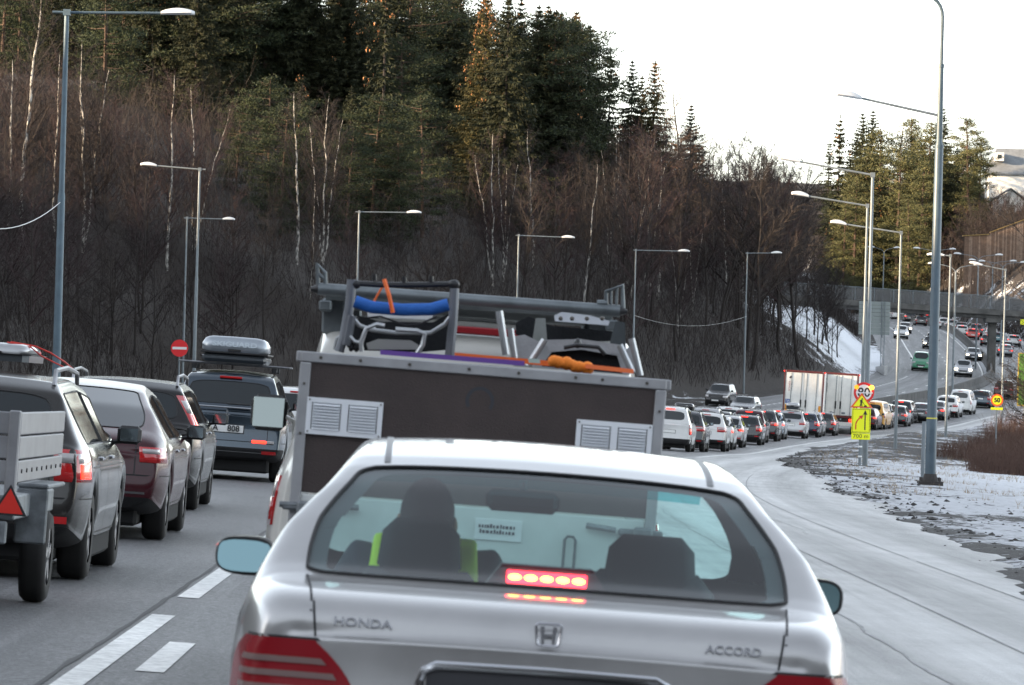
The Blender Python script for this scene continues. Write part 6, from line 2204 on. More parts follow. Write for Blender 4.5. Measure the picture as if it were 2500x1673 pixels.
# ---- two lorry trailers side by side
LW = mat('trailer_white', (0.78, 0.76, 0.71), 0.5, var=0.14, vscale=1.2)
LR = mat('trailer_frame_red', (0.12, 0.022, 0.020), 0.5)
LBL = mat('plate_blue', (0.03, 0.09, 0.30), 0.5)
LOR = mat('reflector_orange', (0.75, 0.30, 0.02), 0.4)
def lorry(px, d, label):
    p = at(px, 930, d)
    z = rz(p.x, d)
    q = pix(p.x, d, z + 2.2); p.x += (px - q[0]) / (FPX / KS / d)
    s, l, zc = road_sl([p.x], [d])
    _, h = road_pt(float(s[0]), float(l[0]))
    e = empty('lorry_trailer', (p.x, d, z), label=label, cat='lorry')
    e.rotation_euler = (0, R(2.0), -h * .55)
    w, L_ = 1.275, 13.6
    m = MB(); m.bbox(-w, w, .06, L_, 1.22, 3.95, .03); m.build('box_body', LW, e)
    m = MB()
    m.bbox(-w, -w + .085, -.03, .058, 1.05, 3.97, .01); m.bbox(w - .085, w, -.03, .058, 1.05, 3.97, .01)
    m.bbox(-w + .112, w - .112, -.03, .058, 3.84, 3.97, .01); m.bbox(-w + .112, w - .112, -.03, .058, 1.05, 1.20, .01)
    m.build('door_frame', LR, e)
    for s_ in (-1, 1):
        x0, x1 = (-w + .13, -.012) if s_ < 0 else (.012, w - .13)
        m = MB(); m.bbox(x0, x1, 0, .057, 1.21, 3.83, .01); dr = m.build('rear_door', LW, e)
        for fx in (.30, .86) if s_ < 0 else (.14, .70):
            x = x0 + (x1 - x0) * fx
            m = MB(); m.tube([(x, -.03, 1.23), (x, -.03, 3.81)], .018, 6); m.build('lock_rod', GALV, dr)
        m = MB(); m.bbox(s_ * .16 - .05, s_ * .16 + .05, -.05, -.012, 1.62, 2.12, .01); m.build('door_handle', TRIM, dr)
        m = MB(); m.bbox(s_ * .38 - .12, s_ * .38 + .12, -.022, -.005, 1.30, 1.42, .004); m.build('latch', GALV, dr)
    m = MB(); m.bbox(-w + .14, -w + .44, -.012, -.004, 1.86, 2.12, .002); tp = m.build('letter_plate', LBL, e)
    text_mesh('plate_text', 'TIR', .20, .001, WHITE, tp, Matrix.Translation((-w + .29, -.016, 1.99)) @ STAND)
    text_mesh('side_lettering', 'SCHMITZ', .15, .001, mat('lettering_red', (0.35, 0.03, 0.03), 0.6), e, Matrix.Translation((-w + .36, -.008, 2.95)) @ STAND @ Matrix.Rotation(R(90), 4, 'Z'))
    text_mesh('side_lettering', 'CARGOBULL', .11, .001, mat('lettering_dark', (0.05, 0.04, 0.05), 0.6), e, Matrix.Translation((-w + .50, -.008, 2.95)) @ STAND @ Matrix.Rotation(R(90), 4, 'Z'))
    m = MB(); m.prism([(-w + .30, 3.48), (-w + .40, 3.62), (-w + .50, 3.55), (-w + .42, 3.42)], -.012, -.006, axis='y'); m.build('emblem', mat('lettering_dark'), e)
    for s_ in (-1, 1):
        x = s_ * (w - .21)
        m = MB(); m.bbox(x - .07, x + .07, -.035, -.012, 1.25, 1.78, .006); m.build('marker_board', LOR, e)
        m = MB(); m.bbox(s_ * (w - .3) - .2, s_ * (w - .3) + .2, -.02, .1, .82, 1.0, .01); m.build('tail_light', LLIT if s_ > 0 else LRED, e)
        m = MB(); m.bbox(s_ * w - .05, s_ * w + .05, -.02, .05, 3.85, 3.93, .01); m.build('marker_lamp', LLIT, e)
    m = MB(); m.bbox(-w + .1, w - .1, 0, .10, .52, .78, .02); m.build('under_run_bar', LW, e)
    m = MB(); m.bbox(-w + .2, w - .2, .1, L_, .78, 1.2, .02); m.build('chassis', TRIM, e)
    t, rm = wheel_meshes(.50, .38)
    for y in (2.0, 3.3, 4.6):
        for s_ in (-1, 1):
            o = link('wheel', t, e); o.location = (s_ * (w - .22), y, .5); link('rim', rm, o)
    m = MB(); m.box(-.9, -.35, .3, .34, .45, .95); m.build('mud_flap', TRIM, e)
    # tractor unit in front
    m = MB(); m.bbox(-1.25, 1.25, L_ + .8, L_ + 3.0, .9, 3.6, .12); m.build('cab', P_['white'], e)
    for s_ in (-1, 1):
        m = MB(); m.bbox(s_ * 1.52 - .11, s_ * 1.52 + .11, L_ + 2.4, L_ + 2.5, 2.2, 3.0, .03); m.build('cab_mirror', TRIM, e)
        m = MB(); m.tube([(s_ * 1.2, L_ + 2.4, 2.9), (s_ * 1.5, L_ + 2.45, 2.9)], .03, 6); m.build('mirror_arm', TRIM, e)
        o = link('wheel', t, e); o.location = (s_ * 1.02, L_ + 2.1, .5); link('rim', rm, o)
    return e
lorry(1835, 326, 'left one of two white lorry trailers standing side by side')
lorry(1915, 334, 'right one of two white lorry trailers, beside the road works signs')
# ============================================================ the left column, near enough to show its parts
def near_car(key, kind, px, d, colour, label, group, name='queuing_car', yaw=0.0, **kw):
    car_proto(key, kind, sub=2, detail=True, **kw)
    return place_car(key, px, d, colour, label, group, name=name, yaw=yaw)
NEARG = 'cars in the left lane beside the silver saloon'
bm_ = near_car('near_estate', 'estate', -108, 36.3, 'beige', 'dark grey estate with roof rails, its trailer behind it at the left edge', NEARG, rails='silver', lit=True, L=4.85, W=1.85, H=1.49, ra=.95, fa=3.84, tl=(26, 74, .72, .95), r=.325, roofw=.60)
ts = near_car('near_fastback', 'sedan', 128, 46.4, 'maroon', 'deep maroon fastback saloon with a broad sloping rear window', NEARG, L=4.97, W=1.95, H=1.44,
    belt=.89, prof=[(0, .80), (.05, .90), (.10, .94), (.32, .99), (1.0, 1.22), (1.62, 1.37), (1.9, 1.405), (2.5, 1.44), (3.1, 1.38), (3.95, .92), (4.7, .74), (4.97, .6)], bl=(.36, 1.64), ws=(3.1, 3.95), ra=1.0, fa=3.96, sd=(1.5, 3.6), bp=2.5, r=.34, tl=(28, 62, .72, .86), hi_light=False, roofw=.56)
vo = near_car('near_dark_estate', 'estate', 262, 57.8, 'warm', 'dark estate with tall upright red lamps beside its rear window', NEARG, rails='silver', L=4.8, W=1.86, H=1.50, ra=1.0, fa=3.82, tl=(40, 74, .84, 1.30), lit=True, roofw=.61)
ou = near_car('near_suv', 'suv', 512, 77.6, 'bluegrey', 'blue-grey off-roader carrying a large silver roof box', NEARG, L=4.6, W=1.80, H=1.68, lit=False, tl=(70, 84, .95, 1.2), bumper_trim=True, prof=[(0, .98), (.06, 1.06), (.11, 1.09), (.36, 1.55), (.5, 1.62), (1.9, 1.68), (2.6, 1.62), (3.3, 1.12), (4.25, .93), (4.6, .72)], bl=(.11, .36))
# number plate lettering, emblem and lower lamps of the blue-grey off-roader
def local(o, nm, mesh_builder): pass
OUY = [c for c in ou.children if c.name.startswith('number_plate')][0].data.vertices[2].co.y
PB = mat('plate_black', (0.01, 0.01, 0.012), 0.5)
text_mesh('plate_text', 'A    808', .125, .001, PB, ou, Matrix.Translation((0, OUY - .0185, .78)) @ STAND, font_off=.003)
m = MB()
for k in range(3):
    a = 2 * math.pi * k / 3 + math.pi / 2
    c_, s_ = math.cos(a), math.sin(a)
    P = [(0, 0), (.030 * c_ - .018 * s_, .030 * s_ + .018 * c_), (.060 * c_, .060 * s_), (.030 * c_ + .018 * s_, .030 * s_ - .018 * c_)]
    m.prism([(x, 1.01 + z) for x, z in P], -.035 - .0005 * k, -.02, axis='y')
m.build('emblem', CHROME, ou)
m = MB(); m.bbox(.40, .62, -.05, -.02, .585, .63, .008); lb = m.build('bumper_lamp', LLIT, ou)
m = MB(); m.bbox(.625, .74, -.045, -.0, .585, .63, .008); m.build('bumper_lamp', LCLR, ou)
m = MB(); m.bbox(-.80, .80, -.015, .05, 1.085, 1.11, .008); m.build('chrome_strip', CHROME, ou)
m = MB(); m.bbox(-.02, .34, .05, .10, 1.14, 1.17, .01); m.build('rear_wiper', TRIM, ou)
# its roof box
BOXS = paint('box_silver', (0.30, 0.33, 0.36), 0.33, 0.6)
for y in (1.1, 2.0):
    m = MB(); m.bbox(-.86, .86, y - .035, y + .035, 1.745, 1.775, .01); m.build('roof_bar', RIM, ou)
    for s_ in (-1, 1): m = MB(); m.bbox(s_ * .62 - .04, s_ * .62 + .04, y - .05, y + .05, 1.66, 1.745, .01); m.build('bar_foot', TRIM, ou)
rb_ = roof_box(ou, PROTO['near_suv'][1], BOXS, 'large silver roof box on the blue-grey off-roader, lettered SKIGUARD', L=2.0, W=1.02, H=.40, y=.75, z=1.78)
text_mesh('lettering', 'SKIGUARD', .105, .006, mat('raised_letter_grey', (0.36, 0.40, 0.43), 0.35, metal=0.4), rb_, Matrix.Translation((0, .0, .275)) @ Matrix.Rotation(R(-14), 4, 'X') @ STAND, xscale=1.35, font_off=.004)
# rear lamps that carry the lit bars on the champagne estate, its box and straps
b2 = roof_box(bm_, PROTO['near_estate'][1], P_['silver'], 'silver box strapped on the dark grey estate, only its right end in view', L=1.5, W=.62, H=.13, x=-.02, y=1.9, z=1.55)
strap = mat('red_strap', (0.55, 0.03, 0.02), 0.5)
m = MB(); m.tube([(.10, 2.3, 1.69), (.29, 2.3, 1.67), (.40, 2.35, 1.63), (.50, 2.5, 1.57), (.55, 2.7, 1.52)], .007, 6); m.tube([(.1, 2.0, 1.685), (.28, 2.02, 1.66), (.36, 2.05, 1.60), (.52, 2.2, 1.53)], .006, 6)
o = m.build('luggage_strap', strap, None, True); o.matrix_world = bm_.matrix_world.copy()
props(o, 'red strap tying the box to the roof of the dark grey estate', 'strap')
# ---- the low trailer at the left edge
ALU = mat('dull_aluminium', (0.27, 0.27, 0.28), 0.5, metal=0.6, var=0.22, vscale=3)
ALU_D = mat('dirty_zinc', (0.19, 0.205, 0.215), 0.6, metal=0.5, var=0.45, vscale=6)
d_t = 31.5
pr = at(12, 1030, d_t)
hw = .78
cx0 = pr.x - hw
tz0 = rz(cx0, d_t)
tr = empty('luggage_trailer', (cx0, d_t, tz0), (0, math.atan(BANK), 0), 'low galvanised trailer with planked aluminium sides behind the dark grey estate', 'trailer')
zb_, zt_ = .74, 1.24
for k, (a, b) in enumerate(((zt_ - .145, zt_), (zt_ - .295, zt_ - .15), (zt_ - .44, zt_ - .30))):
    m = MB(); m.bbox(-hw, hw, 0, .035, a, b - .006, .006); m.build('tailgate_plank', ALU, tr)
    for s_ in (-1, 1):
        x = s_ * (hw + .02)
        m = MB(); m.bbox(x - .018, x + .018, .04, 3.1, a, b - .006, .006); m.build('side_plank', ALU, tr)
for s_ in (-1, 1):
    m = MB(); m.bbox(s_ * hw - .035, s_ * hw + .035, -.02, .06, zb_ - .05, zt_ + .005, .008); m.build('corner_post', ALU, tr)
m = MB(); m.bbox(.32, .40, -.025, .0, zb_ - .02, zt_ - .03, .006); m.build('tailgate_post', ALU, tr)
for k in range(9):
    x = hw + .045; y_ = .25 + k * .34
    m = MB(); m.tube([(x - .03, y_, zt_ - .37), (x, y_, zt_ - .37)], .014, 6); m.build('rivet', TRIM, tr)
m = MB(); m.bbox(-hw - .04, hw + .04, .0, 2.65, zb_ - .17, zb_ - .02, .01); m.build('bed', ALU_D, tr)
m = MB(); m.bbox(-hw, hw, -.03, .02, zb_ - .32, zb_ - .18, .01); m.build('light_board', ALU_D, tr)
for s_ in (-1, 1):
    m = MB(); x = s_ * (hw + .05)
    m.bbox(x - .10, x + .10, 1.0, 1.05, .40, .75, .01); m.build('mud_flap', ALU_D, tr)
    m = MB(); m.bbox(x - .10, x + .10, 1.0, 2.2, .75, .78, .01); m.build('mudguard', ALU_D, tr)
    m = MB(); m.prism([(s_ * (hw + .01) - .11, .60), (s_ * (hw + .01) + .11, .60), (s_ * (hw + .01), .79)], -.045, -.03, axis='y'); rf = m.build('reflector_frame', TRIM, tr)
    m = MB(); m.prism([(s_ * (hw + .01) - .085, .612), (s_ * (hw + .01) + .085, .612), (s_ * (hw + .01), .765)], -.05, -.046, axis='y'); m.build('reflector', mat('matt_reflector_red', (0.62, 0.025, 0.015), 0.4), rf)
    t_, r_ = wheel_meshes(.30, .16)
    o = link('wheel', t_, tr); o.location = (s_ * (hw + .04), 1.7, .30); link('rim', r_, o)
m = MB(); m.tube([(0, 2.6, .55), (0, 3.5, .5)], .04, 8); m.build('drawbar', ALU_D, tr)

# ============================================================ the silver saloon in front of the camera
def thin_glass(name, tint, gl=0.0):
    m = bpy.data.materials.new(name)
    m.use_nodes = True
    n, l = m.node_tree.nodes, m.node_tree.links
    n.remove(n['Principled BSDF'])
    tr_ = n.new('ShaderNodeBsdfTransparent'); tr_.inputs[0].default_value = (*tint, 1)
    gs = n.new('ShaderNodeBsdfGlossy'); gs.inputs['Roughness'].default_value = 0.02; gs.inputs[0].default_value = (1, 1, 1, 1)
    fr = n.new('ShaderNodeFresnel'); fr.inputs[0].default_value = 1.5
    ge = n.new('ShaderNodeNewGeometry')                  # the same glass from both sides
    ir = n.new('ShaderNodeMapRange'); ir.inputs['To Min'].default_value = 1.5; ir.inputs['To Max'].default_value = 1 / 1.5
    l.new(ge.outputs['Backfacing'], ir.inputs['Value']); l.new(ir.outputs[0], fr.inputs[0])
    ad = n.new('ShaderNodeMath'); ad.operation = 'ADD'; ad.inputs[1].default_value = gl
    l.new(fr.outputs[0], ad.inputs[0])
    mx = n.new('ShaderNodeMixShader')
    l.new(ad.outputs[0], mx.inputs[0]); l.new(tr_.outputs[0], mx.inputs[1]); l.new(gs.outputs[0], mx.inputs[2])
    l.new(mx.outputs[0], n['Material Output'].inputs['Surface'])
    return m
CG = thin_glass('tinted_car_glass', (0.78, 0.98, 0.96), 0.0)
CGW = thin_glass('windscreen_glass', (0.80, 0.98, 0.97), 0.0)
SP = dict(deckx=(.94, .91, .865), L=4.60, W=1.82, H=1.414, belt=.915, roofw=.605,
    prof=[(0, .84), (.03, .915), (.07, .955), (.12, .970), (.30, .975), (.50, .985), (.62, 1.03), (.86, 1.165), (1.06, 1.265), (1.20, 1.322), (1.34, 1.357), (1.6, 1.392), (2.1, 1.414), (2.75, 1.372), (3.5, .94), (4.4, .76), (4.6, .6)],
    bl=(.50, 1.24), ws=(2.75, 3.5), ra=.98, fa=3.65, sd=(1.12, 3.15), bp=2.2, trim=False)
hroot = empty('saloon_car', label='silver saloon filling the foreground, seen from behind with its high brake light lit', cat='car')
ev = loft(SP, 2)
hb = bvh_of(ev)
hp = split_mesh(ev)
HS = paint('warm_silver', (0.43, 0.422, 0.415), 0.31, 0.7)
mt = {'body': HS, 'windscreen': CGW, 'rear_window': CG, 'side_window': CG, 'pillar_trim': TRIM, 'lower_trim': TRIM}
LIN = mat('headliner_grey', (0.05, 0.052, 0.056), 0.9)
for nm, lst in hp.items():
    for me in lst:
        me.materials.append(mt[nm])
        o = link(nm, me, hroot)
        if nm == 'body':
            # lining of pillars and roof inside the skin
            bm = bmesh.new(); bm.from_mesh(me)
            bmesh.ops.recalc_face_normals(bm, faces=bm.faces)
            bmesh.ops.delete(bm, geom=[f for f in bm.faces if f.calc_center_median().z < .985 or not (.45 < f.calc_center_median().y < 3.5)], context='FACES')
            bm.normal_update()
            cc = Vector((0, 2.0, 1.0))
            for v in bm.verts: v.co += (v.normal if v.normal.dot(v.co - cc) < 0 else -v.normal) * .022
            # widen the pillars inwards
            l_me = bpy.data.meshes.new('interior_lining'); bm.to_mesh(l_me); bm.free()
            l_me.materials.clear(); l_me.materials.append(LIN)
            link('interior_lining', l_me, hroot)
t_, r_ = wheel_meshes(.315)
for y in (.98, 3.65):
    for s_ in (-1, 1):
        o = link('wheel', t_, hroot); o.location = (s_ * .76, y, .315); link('rim', r_, o)

def on_back(x, z, off=.0):
    h_ = hb.ray_cast(Vector((x, -1.0, z)), Vector((0, 1, 0)), 3)
    return (h_[0] if h_[0] is not None else Vector((x, 0, z))) + Vector((0, -off, 0))
def on_top(x, y, off=.0):
    h_ = hb.ray_cast(Vector((x, y, 2.5)), Vector((0, 0, -1)), 3)
    p = h_[0] if h_[0] is not None else Vector((x, y, 1))
    n_ = h_[1] if h_[1] is not None else Vector((0, 0, 1))
    if n_.z < 0: n_ = -n_
    return p + n_ * off
def ribbon(pts, side, w, name, m_, par):
    V, Fc = [], []
    for p, s_ in zip(pts, side):
        V += [p - s_ * w / 2, p + s_ * w / 2]
    for i in range(len(pts) - 1): Fc.append((2 * i, 2 * i + 1, 2 * i + 3, 2 * i + 2))
    return mesh_obj(name, V, Fc, m_, par)
SEAM = mat('panel_gap', (0.012, 0.012, 0.013), 0.7)
DITCH = mat('roof_moulding', (0.10, 0.10, 0.105), 0.4)
for s_ in (-1, 1):
    X = Vector((1, 0, 0))
    yy = np.linspace(1.26, 2.78, 24)
    pts = [on_top(s_ * .495, y, .002) for y in yy]
    ribbon(pts, [X] * len(pts), .020, 'roof_moulding', DITCH, hroot)
    # boot lid gaps: along the deck then down the back
    a = [on_top(s_ * (.700 - .030 * t), .52 - .50 * t, .0015) for t in np.linspace(0, .92, 14)]
    ribbon(a, [X] * len(a), .007, 'boot_gap', SEAM, hroot)
    zs_ = np.linspace(.940, .82, 8)
    a = [on_back(s_ * (.668 - .015 * (k / 7)), z, .0015) for k, z in enumerate(zs_)]
    ribbon(a, [X] * len(a), .007, 'boot_gap', SEAM, hroot)
# glass surround: thin black gasket
for lp in loop_glass(hp['rear_window']):
    m = MB(); m.tube([p + Vector((0, -.001, .002)) for p in lp] + [lp[0] + Vector((0, -.001, .002))], .006, 6); m.build('window_gasket', SEAM, hroot, True)
    # inner black border of the glass
    c = sum(lp, Vector()) / len(lp)
    V, Fc = [], []
    for p in lp:
        q = Vector(p); dx = c.x - q.x; 
        inn = Vector((q.x + math.copysign(min(abs(dx), .055), dx), q.y, q.z)) if abs(dx) > .3 else Vector(q)
        dm = (c - q); dm.x = 0
        inn += dm.normalized() * .022 if dm.length > .05 else Vector()
        V += [p + Vector((0, .004, -.006)), inn + Vector((0, .004, -.006))]
    k = len(lp)
    for i in range(k): Fc.append((2 * i, 2 * i + 1, 2 * ((i + 1) % k) + 1, 2 * ((i + 1) % k)))
    mesh_obj('glass_border', V, Fc, mat('smoked_border', (0.035, 0.033, 0.040), 0.6), hroot)
# lamps
def band(nm, s_, z0, z1, m_, off, a_in, a_out, par, nz=2):
    V, Fc = [], []
    na = 12
    for j in range(nz + 1):
        z = z0 + (z1 - z0) * j / nz
        ain = a_in(z)
        for i in range(na + 1):
            a = R(ain + (a_out(z) - ain) * i / na)
            o_ = Vector((s_ * .37, .62, z)); d_ = Vector((s_ * math.sin(a), -math.cos(a), 0))
            h_ = hb.ray_cast(o_ + d_ * 2.0, -d_, 3)
            V.append((h_[0] if h_[0] is not None else o_ + d_ * .6) + d_ * off)
    for j in range(nz):
        for i in range(na):
            k = j * (na + 1) + i
            Fc.append((k, k + 1, k + na + 2, k + na + 1))
    return mesh_obj(nm, V, Fc, m_, par, True)
def ain(z): return 14 + 11 * max(0, (z - .66) / .16) ** 1.6
def aout(z): return 58 - 14 * max(0, (z - .74) / .09) ** 2
L_RED = mat('lamp_deep_red', (0.24, 0.006, 0.012), 0.25, coat=0.35, spec=0.3)
L_PINK = mat('lamp_smoky_lens', (0.20, 0.135, 0.125), 0.25, coat=0.35, spec=0.3)
for s_ in (-1, 1):
    o = band('tail_light', s_, .50, .825, L_RED, .012, ain, aout, hroot, 10)
    for z0 in (.775, .735, .695):
        band('reversing_lamp', s_, z0 - .017, z0, L_PINK, .0155, lambda z: ain(z) + 3, lambda z: aout(z) - 12, o, 1)
    band('brake_lamp', s_, .56, .667, mat('brake_lamp_glow', (0.7, 0.02, 0.03), 0.1, coat=1.0, emit=(1.0, 0.03, 0.03), estr=0.9), .016, lambda z: ain(z) + 3, lambda z: aout(z) - 20, o, 2)
    band('lamp_gap', s_, .823, .832, SEAM, .002, lambda z: ain(z) - 1, lambda z: aout(.825) + 1, hroot, 1)
# plate recess with its bright rim, emblem and lettering
def back_pts(poly, off): return [on_back(x, z, off) for x, z in poly]
poly = [(-.30, .50), (-.355, .73), (-.345, .765), (-.31, .782), (0, .786), (.31, .782), (.345, .765), (.355, .73), (.30, .50)]
pts = back_pts(poly, .010)
m = MB(); m.tube(pts, .013, 8); m.build('plate_surround', CHROME, hroot, True)
V = [on_back(x, z, .004) for z in np.linspace(.50, .772, 6) for x in np.linspace(-.335, .335, 9)]
Fc = [(j * 9 + i, j * 9 + i + 1, (j + 1) * 9 + i + 1, (j + 1) * 9 + i) for j in range(5) for i in range(8)]
mesh_obj('plate_recess', V, Fc, mat('dark_recess', (0.05, 0.05, 0.055), 0.4, metal=0.4), hroot)
pb = on_back(0, .60, .018)
m = MB(); m.bbox(-.26, .26, pb.y - .006, pb.y, .545, .655, .004); m.build('number_plate', PLATE, hroot)
EMB = mat('emblem_chrome', (0.5, 0.5, 0.52), 0.18, metal=1.0)
ey = on_back(.0, .885, .0).y
m = MB()
ring_ = [(-.037, .912), (-.030, .918), (.030, .918), (.037, .912), (.030, .862), (.024, .856), (-.024, .856), (-.030, .862)]
m.tube([(x, ey - .010, z) for x, z in ring_ + [ring_[0]]], .0042, 6)
em = m.build('emblem_frame', EMB, hroot, True)
m = MB()
for s_ in (-1, 1): m.prism([(s_ * .024, .911), (s_ * .012, .911), (s_ * .011, .863), (s_ * .019, .863)], ey - .014, ey - .003, axis='y')
m.box(-.0115, .0115, ey - .013, ey - .003, .881, .890)
m.build('emblem_letter', EMB, em)
LET = mat('chrome_lettering', (0.22, 0.22, 0.23), 0.25, metal=1.0)
def letters(txt, x, z, size, xs, align='CENTER'):
    y = on_back(x, z, .0).y
    x2 = on_back(x + .05, z, 0); x1 = on_back(x - .05, z, 0)
    yaw = math.atan2(x2.y - x1.y, .1)
    zz2 = on_back(x, z + .012, 0).y - on_back(x, z - .012, 0).y
    tilt = math.atan2(zz2, .024)
    return text_mesh('maker_lettering', txt, size, .0025, LET, hroot, Matrix.Translation((x, y - .006, z)) @ Matrix.Rotation(yaw, 4, 'Z') @ Matrix.Rotation(-tilt, 4, 'X') @ STAND, align, xscale=xs, font_off=.0006)
letters('HONDA', -.525, .882, .034, 1.30)
letters('ACCORD', .525, .880, .034, 1.10)
# mirrors
MG = mat('mirror_glass_blue', (0.22, 0.34, 0.36), 0.05, metal=1.0)
for s_ in (-1, 1):
    m = MB()
    n = 24
    for k, (yy_, sc_) in enumerate(((0.0, 1.0), (.03, 1.02), (.08, .92), (.12, .66), (.14, .3))):
        for i in range(n):
            a = 2 * math.pi * i / n
            cx_, sz_ = math.cos(a), math.sin(a)
            X = math.copysign(abs(cx_) ** .62, cx_) * .098 * sc_
            Z = math.copysign(abs(sz_) ** .66, sz_) * .066 * sc_ * (1 - .12 * cx_ * s_)
            m.v.append((X, yy_, Z))
    for k in range(4):
        for i in range(n): m.f.append((k * n + i, k * n + (i + 1) % n, (k + 1) * n + (i + 1) % n, (k + 1) * n + i))
    m.f.append(tuple(range(n))); m.f.append(tuple(4 * n + i for i in range(n)))
    o = m.build('mirror', HS, hroot, True, loc=(s_ * .958, 2.78, .955))
    m = MB()
    P = [(math.copysign(abs(math.cos(2 * math.pi * i / n)) ** .62, math.cos(2 * math.pi * i / n)) * .090, math.copysign(abs(math.sin(2 * math.pi * i / n)) ** .66, math.sin(2 * math.pi * i / n)) * .058) for i in range(n)]
    m.prism(P, -.005, -.001, Matrix.Identity(4), axis='y')
    mg_ = m.build('mirror_glass', MG, o)
    if s_ < 0: mg_.rotation_euler = (R(-19), 0, 0); mg_.location = (0, -.018, 0)
    m = MB(); m.tube([[x, -.003, z] for x, z in P + [P[0]]], .006, 6); m.build('mirror_rim', TRIM, o)
    m = MB(); m.bbox(min(s_ * .80, s_ * .88), max(s_ * .80, s_ * .88), 2.80, 2.88, .93, .965, .012); m.build('mirror_arm', HS, hroot)
# inside: shelf, seats, dashboard, steering wheel, mirror, high brake light
SEAT = mat('dark_seat_fabric', (0.022, 0.027, 0.034), 0.9)
DASH = mat('dashboard', (0.028, 0.030, 0.033), 0.8)
m = MB(); m.bbox(-.68, .68, .56, 1.02, .935, .962, .01); m.build('parcel_shelf', mat('dark_shelf', (0.02, 0.02, 0.024), 0.9), hroot)
def rounded_pad(x0, x1, y0, y1, z0, z1, tz, b=.05):
    """seat cushion: a chamfered block narrowed at the top"""
    m = MB(); m.bbox(x0, x1, y0, y1, z0, z1, b)
    cx_ = (x0 + x1) / 2
    m.v = [(cx_ + (x - cx_) * (1 - tz * (z - z0) / (z1 - z0)), y, z) for x, y, z in m.v]
    return m
m = rounded_pad(-.62, .62, 1.05, 1.20, .45, .93, .04); m.build('rear_seat', SEAT, hroot, True, angle=60)
for cx_, hx in ((-.375, 0), (.355, 0)):
    m = rounded_pad(cx_ - .25, cx_ + .25, 1.78, 1.92, .42, .985 if cx_ < 0 else 1.03, .18, .06); st = m.build('front_seat', SEAT, hroot, True, angle=60)
    m = rounded_pad(cx_ - (.138 if cx_ < 0 else .150), cx_ + (.138 if cx_ < 0 else .155), 1.79, 1.90, .95, 1.145, .14, .045); m.build('headrest', SEAT, st, True, angle=60)
m = MB(); m.bbox(-.70, .70, 3.02, 3.50, .62, .885, .04); m.build('dashboard', DASH, hroot)
m = MB(); n = 24
m.tube([(-.36 + .185 * math.cos(2 * math.pi * i / n), 2.62 + .07 * math.sin(2 * math.pi * i / n), .84 + .165 * math.sin(2 * math.pi * i / n)) for i in range(n + 1)], .014, 8)
m.build('steering_wheel', DASH, hroot, True)
m = MB(); m.bbox(-.165, .085, 2.86, 2.90, 1.165, 1.24, .022); m.tube([(-.04, 2.90, 1.22), (-.04, 2.95, 1.30)], .012, 6); m.build('inside_mirror', DASH, hroot, True)
m = MB(); m.prism([(-.70, 1.262), (.70, 1.262), (.62, 1.34), (-.62, 1.34)], 2.80, 2.802, axis='y')
# housing and five lit lamps
m = MB(); m.prism([(-.20, .962), (-.165, 1.015), (-.135, 1.058), (.135, 1.058), (.165, 1.015), (.20, .962)], .66, .80, axis='y'); hh_ = m.build('brake_light_housing', mat('housing_brown', (0.05, 0.02, 0.025), 0.6), hroot)
m = MB(); m.bbox(-.118, .118, .650, .658, 1.004, 1.042, .003); m.build('high_brake_light', mat('high_brake_lens', (0.8, 0.02, 0.02), 0.3, emit=(1.0, 0.015, 0.03), estr=2.6), hh_)
for k in range(5):
    m = MB(); m.ellipsoid((-.094 + k * .047, .648, 1.023), (.019, .004, .009), 12, 6); m.build('brake_bulb', mat('brake_bulb_glow', (1, .3, .05), 0.3, emit=(1.0, 0.42, 0.04), estr=4.0), hh_, True)
HM = Matrix.Translation((at(1222, 1450, 14.4).x, 14.4, rz(at(1222, 1450, 14.4).x, 14.4))) @ Matrix.Rotation(R(1.0), 4, 'Z') @ Matrix.Rotation(math.atan(BANK), 4, 'Y')
hroot.matrix_world = HM

V = []
for y_ in (2.84, 2.90, 2.96):
    for x_ in np.linspace(-.56, .56, 11): V.append(on_top(x_, y_, -.006))
mesh_obj('sun_shade_band', V, [(j * 11 + i, j * 11 + i + 1, (j + 1) * 11 + i + 1, (j + 1) * 11 + i) for j in range(2) for i in range(10)], thin_glass('teal_shade_band', (0.12, 0.62, 0.66)), hroot)
# ---- the driver: one continuous body, hair and vest over it
def skin_body(name, verts, edges, radii, m_, parent, sub=2):
    me = bpy.data.meshes.new(name); me.from_pydata(verts, edges, [])
    o = bpy.data.objects.new(name, me); COL.objects.link(o)
    md = o.modifiers.new('skin', 'SKIN')
    for i, r_ in enumerate(radii):
        sv = me.skin_vertices[0].data[i]
        sv.radius = r_ if isinstance(r_, tuple) else (r_, r_)
    me.skin_vertices[0].data[0].use_root = True
    md.use_smooth_shade = True
    s2 = o.modifiers.new('sub', 'SUBSURF'); s2.levels = sub; s2.render_levels = sub
    dg = bpy.context.evaluated_depsgraph_get()
    ev_ = bpy.data.meshes.new_from_object(o.evaluated_get(dg))
    bpy.data.objects.remove(o)
    ev_.materials.clear(); ev_.materials.append(m_)
    ev_.polygons.foreach_set('use_smooth', [True] * len(ev_.polygons))
    return link(name, ev_, parent)
SKIN = mat('skin', (0.36, 0.20, 0.14), 0.6)
JACK = mat('navy_jacket', (0.018, 0.024, 0.040), 0.85)
dx_ = -.36
